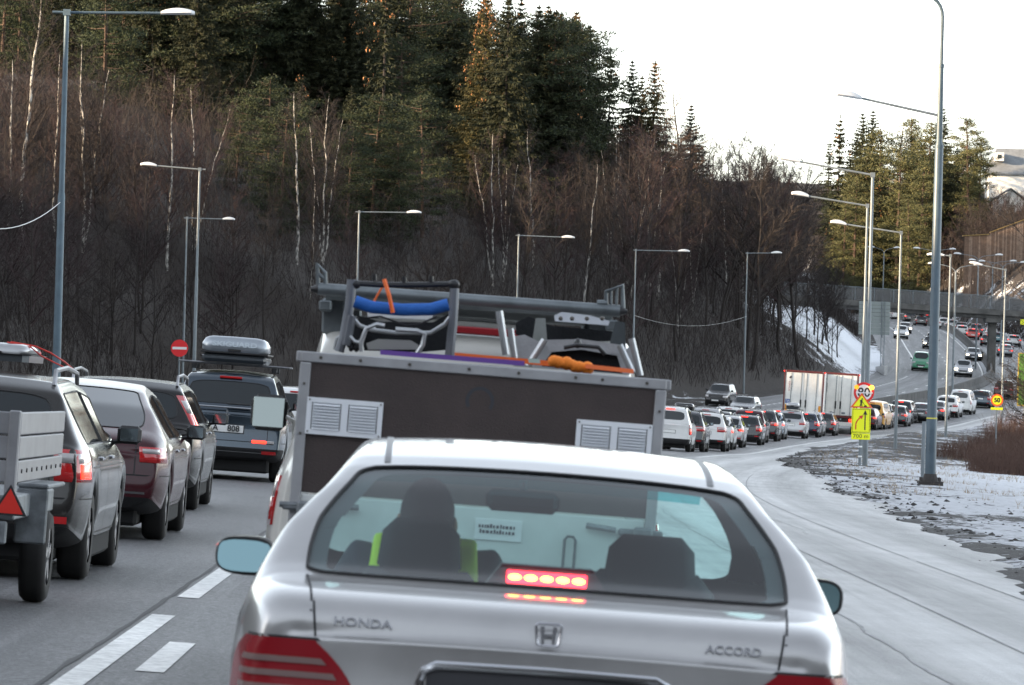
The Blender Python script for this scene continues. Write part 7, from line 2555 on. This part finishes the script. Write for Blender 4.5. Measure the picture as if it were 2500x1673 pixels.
# a head with a face, turned to the road (+y)
pe = empty('person', label='driver of the silver saloon in a yellow-green vest, seen from behind', cat='person')
JV = [(dx_, 2.02, .50), (dx_, 2.00, .68), (dx_, 2.00, .84), (dx_, 2.02, .985), (dx_, 2.04, 1.035), (dx_ , 2.06, 1.075), (dx_, 2.075, 1.13), (dx_, 2.07, 1.19),
      (dx_ - .19, 2.02, .985), (dx_ - .27, 2.16, .83), (dx_ - .15, 2.42, .83), (dx_ - .13, 2.53, .86), (dx_ + .19, 2.02, .985), (dx_ + .27, 2.16, .83), (dx_ + .15, 2.42, .83), (dx_ + .13, 2.53, .86),
      (dx_ - .10, 2.25, .47), (dx_ - .12, 2.60, .55), (dx_ + .10, 2.25, .47), (dx_ + .12, 2.60, .55), (dx_ - .12, 2.85, .25), (dx_ + .12, 2.85, .25)]
JE = [(0, 1), (1, 2), (2, 3), (3, 4), (4, 5), (5, 6), (6, 7), (3, 8), (8, 9), (9, 10), (10, 11), (3, 12), (12, 13), (13, 14), (14, 15), (0, 16), (16, 17), (0, 18), (18, 19), (17, 20), (19, 21)]
JR = [.15, .16, .165, .10, .062, .062, (.082, .095), (.070, .085), .075, .055, .040, .028, .075, .055, .040, .028, .085, .07, .085, .07, .05, .05]
body = skin_body('body', JV, JE, JR, SKIN, pe)
jack = skin_body('jacket', JV[:5] + JV[8:15], [(0, 1), (1, 2), (2, 3), (3, 4), (3, 5), (5, 6), (6, 7), (3, 9), (9, 10), (10, 11)][:7] + [(3, 9), (9, 10), (10, 11)], [.165, .175, .18, .118, .074, .092, .070, .052, .04, .092, .070, .052], JACK, pe) if False else None
JJV = [JV[0], JV[1], JV[2], JV[3], (dx_, 2.03, 1.02), JV[8], JV[9], JV[10], JV[12], JV[13], JV[14]]
skin_body('jacket', JJV, [(0, 1), (1, 2), (2, 3), (3, 4), (3, 5), (5, 6), (6, 7), (3, 8), (8, 9), (9, 10)], [.165, .178, .185, .120, .078, .092, .070, .052, .092, .070, .052], JACK, pe)
VEST = mat('yellow_green_vest', (0.50, 0.72, 0.03), 0.7)
skin_body('safety_vest', [(dx_, 2.02, .52), (dx_, 2.00, .70), (dx_, 2.00, .86), (dx_, 2.01, .985), (dx_ - .165, 2.01, .985), (dx_ + .165, 2.01, .985)], [(0, 1), (1, 2), (2, 3), (3, 4), (3, 5)], [.180, .200, .215, .150, .112, .112], VEST, pe)
m = MB(); m.ellipsoid((dx_, 2.06, 1.158), (.088, .104, .115), 20, 14)
m.v = [(x, y, z) for x, y, z in m.v]
m.build('knitted_cap', mat('dark_cap', (0.012, 0.014, 0.018), 0.9), pe, True, angle=80)
m = MB()
for s_ in (-1, 1): m.ellipsoid((dx_ + s_ * .088, 2.075, 1.12), (.012, .022, .032), 10, 8)
m.build('ears', SKIN, pe, True)
m = MB(); m.prism([(-.016, 0), (.016, 0), (.006, .05), (-.006, .05)], 2.155, 2.185, Matrix.Translation((dx_, 0, 1.085)), axis='y'); m.build('nose', SKIN, pe)
m = MB()
for s_ in (-1, 1): m.ellipsoid((dx_ + s_ * .033, 2.150, 1.135), (.013, .008, .009), 8, 6)
m.build('eyes', mat('eye_dark', (0.02, 0.02, 0.02), 0.3), pe, True)
m = MB(); m.bbox(dx_ - .026, dx_ + .026, 2.152, 2.160, 1.055, 1.066, .003); m.build('mouth', mat('lip', (0.30, 0.10, 0.08), 0.6), pe)
# hands closed round the wheel rim
for s_ in (-1, 1):
    hx, hy, hz_ = dx_ + s_ * .155, 2.585, .885
    V = [(hx - s_ * .02, hy - .06, hz_ - .012), (hx, hy - .015, hz_), (hx + s_ * .004, hy + .012, hz_ + .008)]
    E = [(0, 1), (1, 2)]; Rr_ = [.024, .030, .026]
    for f in range(4):
        b_ = len(V)
        oz = -.026 + .018 * f
        ln = (.85, 1.0, .95, .75)[f]
        V += [(hx + s_ * .012, hy + .022, hz_ + oz), (hx + s_ * (.030 * ln + .004), hy + .030 * ln + .010, hz_ + oz + .002), (hx + s_ * .045 * ln, hy + .012, hz_ + oz + .002), (hx + s_ * .040 * ln, hy - .008, hz_ + oz)]
        E += [(2, b_), (b_, b_ + 1), (b_ + 1, b_ + 2), (b_ + 2, b_ + 3)]
        Rr_ += [.0095, .009, .0085, .0075]
    b_ = len(V)
    V += [(hx - s_ * .018, hy + .012, hz_ + .020), (hx - s_ * .030, hy + .030, hz_ + .034), (hx - s_ * .028, hy + .048, hz_ + .040)]
    E += [(1, b_), (b_, b_ + 1), (b_ + 1, b_ + 2)]; Rr_ += [.012, .0105, .009]
    skin_body('hand', V, E, Rr_, SKIN, pe, 1)
pe.matrix_world = HM.copy()

# ============================================================ the box trailer
DT = 20.6
TL, TR = at(690, 803, DT), at(1527, 869, DT)
roll_t = math.atan2(TL.z - TR.z, TR.x - TL.x)
TM = Matrix.Translation(((TL.x + TR.x) / 2, DT, (TL.z + TR.z) / 2)) @ Matrix.Rotation(roll_t, 4, 'Y') @ Matrix.Rotation(R(1.0), 4, 'Z')
TI = TM.inverted()
def tl_(px, py, d=DT): return TI @ at(px, py, d)
hw = (TR - TL).length / 2
bt = empty('box_trailer', label='box trailer with dark plywood sides and louvred vents in front of the silver saloon', cat='trailer')
FR = mat('alu_edge_profile', (0.36, 0.36, 0.37), 0.5, metal=0.2, var=0.15, vscale=6)
PLY = mat('dark_phenolic_plywood', (0.052, 0.037, 0.034), 0.55, var=0.22, vscale=5, bump=0.25, bscale=220)
WP = mat('white_trailer_panel', (0.62, 0.63, 0.61), 0.45, var=0.10, vscale=3)
zb = tl_(682, 1125).z
LEN = 2.5
m = MB(); m.bbox(-hw + .012, hw - .012, .012, .030, zb, -.03, .003); m.build('rear_panel', PLY, bt)
for s_ in (-1, 1):
    m = MB(); m.bbox(s_ * (hw - .012) - .008, s_ * (hw - .012) + .008, .032, LEN, zb, -.03, .003); m.build('side_panel', PLY, bt)
m = MB(); m.bbox(-hw + .012, hw - .012, LEN - .02, LEN, zb, -.03, .003); m.build('front_panel', PLY, bt)
m = MB(); m.bbox(-hw, hw, 0, .045, -.042, 0, .004); m.build('top_rail', FR, bt)
for s_ in (-1, 1):
    m = MB(); m.bbox(s_ * hw - .001 - (.042 if s_ > 0 else 0), s_ * hw + .001 + (.042 if s_ < 0 else 0), -.003, .045, zb - .55, -.044, .004); m.build('corner_profile', FR, bt)
    m = MB(); m.bbox(s_ * hw - .02, s_ * hw + .02, .046, LEN, -.042, 0, .004); m.build('side_rail', FR, bt)
m = MB(); m.bbox(-hw, hw, LEN - .03, LEN + .012, -.042, 0, .004); m.build('front_rail', FR, bt)
for x in (-hw + .08, -hw + .24, -.30, -.06, .14, .37, hw - .26, hw - .08):
    m = MB(); m.tube([(x, -.004, -.021), (x, .004, -.021)], .007, 8); m.build('bolt', mat('grey_bolt', (0.10, 0.09, 0.08), 0.5, metal=.5), bt)
for s_ in (-1, 1):
    for z in (-.13, -.33):
        m = MB(); m.tube([(s_ * (hw - .021), -.008, z), (s_ * (hw - .021), .001, z)], .006, 8); m.build('bolt', mat('grey_bolt'), bt)
# louvred vents
VW = mat('vent_white', (0.80, 0.82, 0.85), 0.45)
def vent(cx_, cz, w, h):
    e_ = MB()
    a, b, c, d_ = cx_ - w / 2, cx_ + w / 2, cz - h / 2, cz + h / 2
    t = .020
    for q in ((a, b, c, c + t), (a, b, d_ - t, d_), (a, a + t, c + t, d_ - t), (b - t, b, c + t, d_ - t), (cx_ - .014, cx_ + .014, c + t, d_ - t)):
        e_.box(q[0], q[1], -.006, .011, q[2], q[3])
    o = e_.build('vent', VW, bt)
    n = 9
    for hx0, hx1 in ((a + t, cx_ - .014), (cx_ + .014, b - t)):
        for k in range(n):
            z = c + t + (h - 2 * t) * (k + .5) / n
            hh2 = (h - 2 * t) / n * .5
            mm = MB(); mm.add([(hx0 + .004, -.011, z - hh2 * .85), (hx1 - .004, -.011, z - hh2 * .85), (hx1 - .004, .006, z + hh2 * 1.0), (hx0 + .004, .006, z + hh2 * 1.0), (hx0 + .004, .008, z - hh2 * .85), (hx1 - .004, .008, z - hh2 * .85)], [(0, 1, 2, 3), (0, 4, 5, 1), (0, 3, 4), (1, 5, 2), (3, 2, 5, 4)])
            mm.build('slat', VW, o)
    for sx in (a + .01, b - .01):
        for sz in (c + .01, d_ - .01):
            mm = MB(); mm.tube([(sx, -.010, sz), (sx, -.004, sz)], .004, 6); mm.build('screw', mat('grey_bolt'), o)
v1 = (tl_(703, 908) + tl_(872, 1005)) / 2
wv = (tl_(874, 960) - tl_(700, 950)).length; hv = .148
vent(v1.x, v1.z, wv, hv)
v2 = tl_(1404, 1008)
vent(v2.x, v2.z, wv, hv)
# faint round mark on the board
c_ = tl_(1098, 918)
m = MB(); n = 36
rr = .055
for i in range(n):
    a0, a1 = -.6 + 4.3 * i / n, -.6 + 4.3 * (i + 1) / n
    m.add([(c_.x + rr * k * math.cos(a), .0105, c_.z + rr * k * math.sin(a)) for a, k in ((a0, .8), (a1, .8), (a1, 1.05), (a0, 1.05))], [(0, 1, 2, 3)])
m.build('faded_round_mark', mat('faded_mark', (0.040, 0.042, 0.050), 0.6), bt)
# white lower body, floor, latches, wheels
zg = -1.62
m = MB(); m.bbox(-hw + .046, hw - .046, .006, .032, zb - .56, zb - .008, .004); m.build('white_tailgate', WP, bt)
for s_ in (-1, 1):
    m = MB(); m.bbox(s_ * (hw - .012) - .012, s_ * (hw - .012) + .012, .047, LEN, zb - .56, zb - .004, .003); m.build('white_side', WP, bt)
m = MB(); m.bbox(-hw + .05, hw - .05, .04, LEN - .03, zb - .58, zb - .52, .004); m.build('floor', PLY, bt)
m = MB(); m.bbox(-hw, hw, .0, .05, zb - .64, zb - .565, .004); m.build('rear_bumper_beam', FR, bt)
m = MB(); m.bbox(-hw + .06, hw - .06, -.004, .002, zb - .235, zb - .225, .001); m.build('crease', FR, bt)
for s_ in (-1, 1):
    x = s_ * (hw - .06)
    m = MB(); m.bbox(x - .09, x + .09, -.03, .004, zb - .075, zb - .045, .008); m.bbox(x - .03, x + .05, -.045, -.005, zb - .12, zb - .035, .01); m.tube([(x - .10, -.02, zb - .055), (x - .22 * s_ - .0, -.02, zb - .045)], .012, 8)
    m.build('latch', ALU_D, bt, True)
    m = MB(); m.bbox(s_ * (hw - .13) - .06, s_ * (hw - .13) + .06, .9, 1.7, zg + .62, zg + .66, .01); m.build('mudguard', TRIM, bt)
    t_, r_ = wheel_meshes(.29, .17)
    o = link('wheel', t_, bt); o.location = (s_ * (hw - .13), 1.3, zg + .30); link('rim', r_, o)
    m = MB(); m.bbox(s_ * (hw - .13) - .1, s_ * (hw - .13) + .1, -.03, .004, zb - .63, zb - .575, .006); m.build('tail_light', LRED, bt)
hp_ = tl_(1302, 1265)
m = MB(); m.tube([(hp_.x - .022, -.02, hp_.z - .07), (hp_.x - .022, -.02, hp_.z + .05), (hp_.x - .012, -.02, hp_.z + .065), (hp_.x + .012, -.02, hp_.z + .065), (hp_.x + .022, -.02, hp_.z + .05), (hp_.x + .022, -.02, hp_.z - .07)], .006, 8); m.build('pull_handle', ALU_D, bt, True)
sp_ = tl_(1140, 1212)
m = MB(); m.bbox(sp_.x - .095, sp_.x + .095, -.0005, .0055, sp_.z - .045, sp_.z + .04, .001); stk = m.build('sticker', mat('sticker_white', (0.72, 0.72, 0.72), 0.5), bt)
text_mesh('sticker_text', 'BRENDERUP', .026, .0004, mat('sticker_grey', (0.06, 0.06, 0.07), 0.6), stk, Matrix.Translation((sp_.x, -.0022, sp_.z + .012)) @ STAND, xscale=1.0) if False else None
for k, (wd, zz_) in enumerate(((.16, .010), (.15, -.012))):
    m = MB()
    x = sp_.x - wd / 2
    rr2 = random.Random(7 + k)
    while x < sp_.x + wd / 2 - .01:
        w_ = rr2.uniform(.006, .013); m.box(x, x + w_, -.003, -.0011, sp_.z + zz_ - .006, sp_.z + zz_ + (.006 if rr2.random() < .7 else .010)); x += w_ + rr2.uniform(.003, .006)
    m.build('blurred_print', mat('sticker_grey', (0.06, 0.06, 0.07), 0.6), stk)
m = MB(); m.tube([(0, LEN, zb - .55), (0, LEN + 1.15, zb - .60)], .04, 8); m.build('drawbar', ALU_D, bt)
bt.matrix_world = TM

# ---- the load in the trailer (built where the sight lines put it, each at its own depth)
def px_tube(mb, pts, r, n=10):
    mb.tube([at(*p) for p in pts], r, n); return mb
GT = mat('grey_tube', (0.17, 0.18, 0.20), 0.45, metal=0.5)
DTB = mat('black_tube', (0.014, 0.014, 0.016), 0.4)
SIL = mat('silver_tube', (0.45, 0.46, 0.47), 0.3, metal=0.6)
BLU = mat('blue_foam', (0.012, 0.11, 0.42), 0.7, bump=0.3, bscale=40)
FAB = mat('black_canvas', (0.010, 0.011, 0.013), 0.95, bump=0.3, bscale=30)
FABG = mat('pale_grey_canvas', (0.36, 0.36, 0.37), 0.9, bump=0.3, bscale=20)
ORS = mat('orange_strap', (0.80, 0.14, 0.02), 0.6)
PUR = mat('purple_strap', (0.16, 0.07, 0.36), 0.6)
d1, d2 = 21.3, 22.0
ch = empty('folded_carrying_frame', label='grey tubular frame with blue foam bar and black canvas, in the box trailer', cat='folding chair')
m = px_tube(MB(), [(805, 640, d1), (800, 700, d1), (787, 770, d1), (776, 805, d1)], .020); px_tube(m, [(803, 722, d1), (790, 790, d1)], .024)
m.build('side_tube', GT, ch, True)
m = px_tube(MB(), [(1040, 660, d1), (1036, 740, d1), (1028, 820, d1)], .020); m.build('side_tube', GT, ch, True)
m = px_tube(MB(), [(806, 648, d1), (870, 652, d1), (960, 652, d1), (1045, 650, d1)], .012)
for q in (812, 1038): m.ellipsoid(at(q, 651, d1), (.026, .02, .020), 10, 8)
m.build('top_bar', DTB, ch, True)
for q, yq in ((857, 628), (925, 633), (987, 632)):
    m = px_tube(MB(), [(q, yq, d1), (q, yq + 14, d1)], .010); m.build('clip', DTB, ch)
m = px_tube(MB(), [(812, 690, 21.2), (850, 703, 21.2), (920, 709, 21.2), (985, 708, 21.2), (1026, 697, 21.2)], .026, 14); m.build('foam_bar', BLU, ch, True)
m = px_tube(MB(), [(800, 720, d1), (822, 745, d1), (850, 755, d1), (905, 762, d1), (985, 762, d1), (1018, 742, d1), (1036, 718, d1)], .009); m.build('curved_tube', SIL, ch, True)
m = px_tube(MB(), [(828, 805, 21.15), (826, 785, 21.15), (838, 752, 21.15), (862, 742, 21.15), (880, 746, 21.15)], .010); px_tube(m, [(905, 754, 21.15), (955, 757, 21.15), (972, 765, 21.15), (967, 790, 21.15), (955, 808, 21.15)], .010)
m.build('foot_loop', SIL, ch, True)
m = px_tube(MB(), [(815, 735, 21.6), (890, 770, 21.6), (960, 765, 21.6), (1010, 740, 21.6)], .012); m.build('brace', DTB, ch, True)
def sheet(pts, d, m_, name, par, th=.03, bulge=.0):
    P = [at(x, y, d) for x, y in pts]
    n = len(P)
    V = P + [p + Vector((0, th, 0)) for p in P]
    Fc = [tuple(range(n)), tuple(range(n, 2 * n))[::-1]] + [(i, n + i, n + (i + 1) % n, (i + 1) % n) for i in range(n)]
    return mesh_obj(name, V, Fc, m_, par)
sheet([(818, 722), (870, 736), (990, 738), (1032, 715), (1030, 800), (960, 806), (830, 802)], 21.5, FAB, 'canvas_seat', ch, .06)
sheet([(838, 786), (865, 776), (940, 779), (958, 790), (955, 800), (842, 800)], 21.22, mat('bright_metal_plate', (0.55, 0.55, 0.53), 0.3, metal=0.7), 'foot_plate', ch, .04)
sheet([(840, 715), (990, 722), (988, 732), (842, 726)], 21.55, WHITE, 'white_rail', ch, .03)
m = px_tube(MB(), [(800, 770, 21.25), (812, 782, 21.25), (830, 785, 21.25)], .008, 8); px_tube(m, [(790, 760, 21.4), (770, 775, 21.4), (765, 800, 21.4)], .006, 8); m.build('side_loop', SIL, ch, True)
m = px_tube(MB(), [(838, 728, 21.3), (870, 724, 21.3), (930, 745, 21.3), (960, 742, 21.3), (1000, 724, 21.3)], .004, 6); m.build('cable', DTB, ch, True)
for q in (856, 918): m = MB(); m.ellipsoid(at(q, 752 if q < 900 else 756, 21.4), (.008, .01, .008), 8, 6); m.build('snap_button', SIL, ch, True)
sheet([(795, 742), (812, 735), (830, 752), (822, 800), (800, 802)], 21.45, FAB, 'canvas_side', ch, .05)
m = MB()
rr_ = random.Random(9)
for k in range(12): m.ellipsoid(at(805 + rr_.uniform(-6, 26), 792 + rr_.uniform(-12, 8), 21.3), (.012, .015, .014), 7, 5)
m.build('buckles', DTB, ch, True)
props(px_tube(MB(), [(879, 640, 21.18), (890, 675, 21.16), (899, 716, 21.16)], .009, 6).build('orange_strap', ORS), 'orange strap looped over the blue foam bar', 'strap')
m = px_tube(MB(), [(850, 700, 21.4), (868, 668, 21.4), (878, 652, 21.4)], .005, 6); props(m.build('thin_orange_tie', ORS), 'thin orange tie slanting behind the black top bar of the folded frame', 'tie')

st = empty('folded_pushchair', label='folded pale grey pushchair with black canvas lying in the right half of the box trailer', cat='pushchair')
sheet([(1172, 768), (1240, 790), (1420, 800), (1448, 850), (1440, 858), (1175, 838)], 21.8, FABG, 'grey_fabric', st, .10)
sheet([(1262, 806), (1330, 800), (1412, 814), (1424, 855), (1240, 838)], 21.5, FAB, 'black_fabric', st, .08)
sheet([(1246, 778), (1330, 776), (1425, 790), (1430, 812), (1330, 797), (1256, 804)], 21.45, FABG, 'grey_fabric_edge', st, .05)
sheet([(1176, 770), (1200, 766), (1242, 786), (1206, 838), (1180, 836)], 21.46, FABG, 'grey_fabric_side', st, .05)
sheet([(1432, 800), (1446, 788), (1456, 852), (1446, 856)], 21.46, FABG, 'grey_fabric_side', st, .05)
m = MB(); m.ellipsoid(at(1322, 786, 21.3), (.016, .02, .022), 10, 8); m.build('hinge_knob', DTB, st, True)
for q in (1283, 1309, 1343, 1378): m = MB(); m.ellipsoid(at(q, 729, 21.85), (.010, .012, .010), 8, 6); m.build('bolt', mat('grey_bolt'), st, True)
sheet([(1180, 738), (1210, 724), (1260, 745), (1400, 758), (1432, 780), (1240, 782), (1180, 765)], 22.0, FAB, 'black_hood', st, .12)
sheet([(1268, 722), (1285, 714), (1350, 722), (1395, 735), (1392, 745), (1270, 735)], 21.9, mat('white_plastic', (0.6, 0.62, 0.66), 0.4), 'white_hinge_plate', st, .05)
for a in ([(1168, 752, 21.4), (1180, 835, 21.4)], [(1246, 778, 21.3), (1208, 838, 21.3)], [(1418, 790, 21.3), (1446, 852, 21.3)], [(1445, 775, 21.4), (1465, 860, 21.4)]):
    m = px_tube(MB(), a, .014, 10); m.build('frame_tube', SIL, st, True)
m = px_tube(MB(), [(1290, 796, 21.25), (1320, 790, 21.25), (1370, 795, 21.25), (1385, 812, 21.25)], .009, 8); m.build('handle', DTB, st, True)
m = px_tube(MB(), [(1142, 712, 21.6), (1158, 812, 21.6)], .016, 10); props(m.build('upright_bar', SIL, None, True), 'pale flat upright bar leaning between the two folded things', 'bar')
sheet([(1226, 728), (1248, 728), (1252, 782), (1218, 780)], 21.7, mat('mossy_grey_board', (0.20, 0.21, 0.20), 0.9, var=.3), 'grey_bracket', None, .03)
props(bpy.data.objects['grey_bracket'], 'grey tapered bracket standing left among the folded pushchair parts', 'bracket')
sheet([(1408, 735), (1430, 738), (1432, 800), (1393, 796)], 21.7, mat('dark_grey_board', (0.07, 0.08, 0.085), 0.9, var=.3), 'grey_bracket', None, .03)
props([o for o in SC.objects if o.name.startswith('grey_bracket') and 'label' not in o][0], 'dark tapered bracket at the right end of the folded pushchair', 'bracket')
def ribbon_px(a, b, d, w, m_, name, label, cat='strap'):
    A, B = at(*a, d), at(*b, d + .15)
    V = [A - Vector((0, 0, w / 2)), A + Vector((0, 0, w / 2)), B + Vector((0, 0, w / 2)), B - Vector((0, 0, w / 2))]
    V += [v + Vector((0, .012, 0)) for v in V]
    return props(mesh_obj(name, V, [(0, 1, 2, 3), (7, 6, 5, 4), (0, 4, 5, 1), (1, 5, 6, 2), (2, 6, 7, 3), (3, 7, 4, 0)], m_), label, cat)
ribbon_px((870, 806), (1200, 832), 20.95, .020, PUR, 'purple_strap', 'purple strap stretched along the top edge of the box trailer')
ribbon_px((1040, 813), (1330, 838), 21.05, .022, ORS, 'orange_strap', 'orange strap running behind the purple one')
ribbon_px((1340, 838), (1450, 850), 20.95, .018, ORS, 'orange_strap', 'orange strap end at the right of the orange cloth')
m = MB()
rng_ = random.Random(3)
for k in range(9):
    c = at(1268 + k * 9.5, 828 + k * 1.8 + rng_.uniform(-2, 2), 21.0)
    m.ellipsoid(c, (.028, .03, .020 + .010 * rng_.random()), 8, 6, None)
props(m.build('orange_cloth', mat('orange_cloth', (0.82, 0.22, 0.02), 0.8), None, True, angle=80), 'crumpled orange cloth lying on the trailer edge', 'cloth')
sheet([(1208, 820), (1235, 822), (1236, 832), (1210, 830)], 21.0, mat('pale_green_label', (0.45, 0.55, 0.5), 0.5), 'label_tag', None, .02)
props(bpy.data.objects['label_tag'], 'small pale tag left of the orange cloth', 'tag')

# ============================================================ the white van that pulls the trailer
car_proto('tow_van', 'van', sub=2, detail=False, tl=(50, 68, .86, 1.10), hi_light=False, roofw=.74, W=1.92, H=1.96, und=.24)
tv = place_car('tow_van', 1038, 24.3, 'white', 'cream white van with a roof rack, pulling the box trailer', 'vehicles just ahead', 'van', name='white_van')
CRM = paint('cream_white', (0.60, 0.585, 0.54), 0.4, 0.0)
for o in tv.children:
    nm = o.name.split('.')[0]
    if nm == 'body': o.material_slots[0].material = CRM
    if nm in ('mirror', 'mirror_arm'):
        for c in list(o.children): bpy.data.objects.remove(c)
        bpy.data.objects.remove(o)
TVI = tv.matrix_world.inverted()
def vl(px, py, d): return TVI @ at(px, py, d)
a_ = vl(1040, 752, 24.25); b_ = vl(1160, 758, 24.25)
m = MB(); m.bbox(a_.x, b_.x + .25, a_.y - .01, a_.y + .05, a_.z - .022, a_.z + .014, .006); m.build('red_reflector_strip', mat('dark_red_strip', (0.25, 0.01, 0.015), 0.3), tv)
c = vl(615, 943, 27.6)
m = MB()
m.bbox(-.098, .098, 0, .07, -.10, .095, .035)
o = m.build('mirror', TRIM, tv, True, loc=c)
m = MB(); m.bbox(-.084, .084, -.008, .002, -.086, .081, .003); mg_ = m.build('mirror_glass', mat('pale_mirror', (0.27, 0.30, 0.28), 0.08, metal=1.0), o); mg_.rotation_euler = (R(-14), 0, 0); mg_.location = (0, -.022, 0)
m = MB(); m.tube([c + Vector((.09, .04, -.02)), c + Vector((.14, .05, -.04)), c + Vector((.15, .05, -.30))], .014, 8); m.build('mirror_arm', CRM, tv, True)
# roof rack with its long roller
rk = empty('roof_rack', label='grey metal roof rack with a long roller on the cream white van', cat='roof rack')
RG = mat('weathered_grey_steel', (0.17, 0.19, 0.20), 0.45, metal=0.6, var=0.3, vscale=5)
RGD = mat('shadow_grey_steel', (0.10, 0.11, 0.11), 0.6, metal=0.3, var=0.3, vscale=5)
dR = 24.35
m = px_tube(MB(), [(728, 661, dR), (1418, 712, dR)], .029, 16); m.build('roller', RG, rk, True)
for q in ((728, 661, -1), (1418, 712, 1)):
    a = at(q[0], q[1], dR); m = MB(); m.tube([a, a + Vector((q[2] * .035, 0, -.002))], [.024, .010], 10); m.build('roller_end', DTB, rk, True)
A1, B1 = at(745, 690, dR + .1), at(1400, 735, dR + .1)
n = 8
for k in range(n):
    y0 = dR + .12 + k * .36
    for z_ in (0,):
        V = []
        for P in (A1, B1):
            for yy_ in (y0, y0 + .30):
                for dz in (-.012, .012): V.append((P.x, yy_, P.z + dz + .02))
        mesh_obj('rack_plank', V, [(0, 1, 3, 2), (4, 6, 7, 5), (0, 4, 5, 1), (2, 3, 7, 6), (0, 2, 6, 4), (1, 5, 7, 3)], RGD, rk)
for P in (A1, B1):
    m = MB(); m.bbox(P.x - .03, P.x + .03, dR + .05, dR + 3.1, P.z - .045, P.z + .005, .008); m.build('side_beam', RG, rk)
for (px_, py_) in ((763, 722), (1375, 735)):
    a = at(px_, py_ - 25, dR + .25)
    for yy_ in (0, 1.4, 2.7):
        m = MB(); m.bbox(a.x - .055, a.x + .055, dR + .25 + yy_, dR + .32 + yy_, a.z - .14, a.z + .03, .01); m.build('rack_leg', RG, rk)
m = px_tube(MB(), [(728, 655, dR), (726, 602, dR), (744, 624, dR), (745, 655, dR)], .010, 8); px_tube(m, [(726, 625, dR), (745, 640, dR)], .009, 8)
m.build('end_bracket', RG, rk, True)
m = px_tube(MB(), [(1387, 700, dR), (1387, 668, dR), (1424, 653, dR), (1426, 706, dR)], .011, 8); px_tube(m, [(1398, 664, dR), (1398, 700, dR)], .007, 8); px_tube(m, [(1412, 658, dR), (1410, 702, dR)], .007, 8); px_tube(m, [(1366, 694, dR), (1390, 694, dR)], .016, 8)
m.build('end_gate', RG, rk, True)
sheet([(1260, 735), (1290, 738), (1410, 748), (1408, 768), (1262, 756)], 24.2, mat('dark_window_glass'), 'x_pane', None, .01) if False else None
# parts of the mirrors of the nearer left cars already belong to them
# road worker markings: orange paint spots by the kerb
p = ground_at(1975, 1118)
m = MB(); m.prism([(p.x - .1, p.y - .7), (p.x + .12, p.y - .5), (p.x + .14, p.y + .7), (p.x - .06, p.y + .6)], rz(p.x, p.y) + .006, rz(p.x, p.y) + .010)
props(m.build('orange_paint_mark', mat('orange_marking', (0.75, 0.30, 0.03), 0.7, var=.4, vscale=8)), 'faded orange paint mark at the edge of the icy asphalt', kind='structure')
# the vehicle patterns have all been copied: take them away
def drop(o):
    for c in list(o.children): drop(c)
    bpy.data.objects.remove(o)
for root, sp in PROTO.values():
    if root.get('unused'): drop(root)
for o in SC.objects:
    if 'unused' in o: del o['unused']
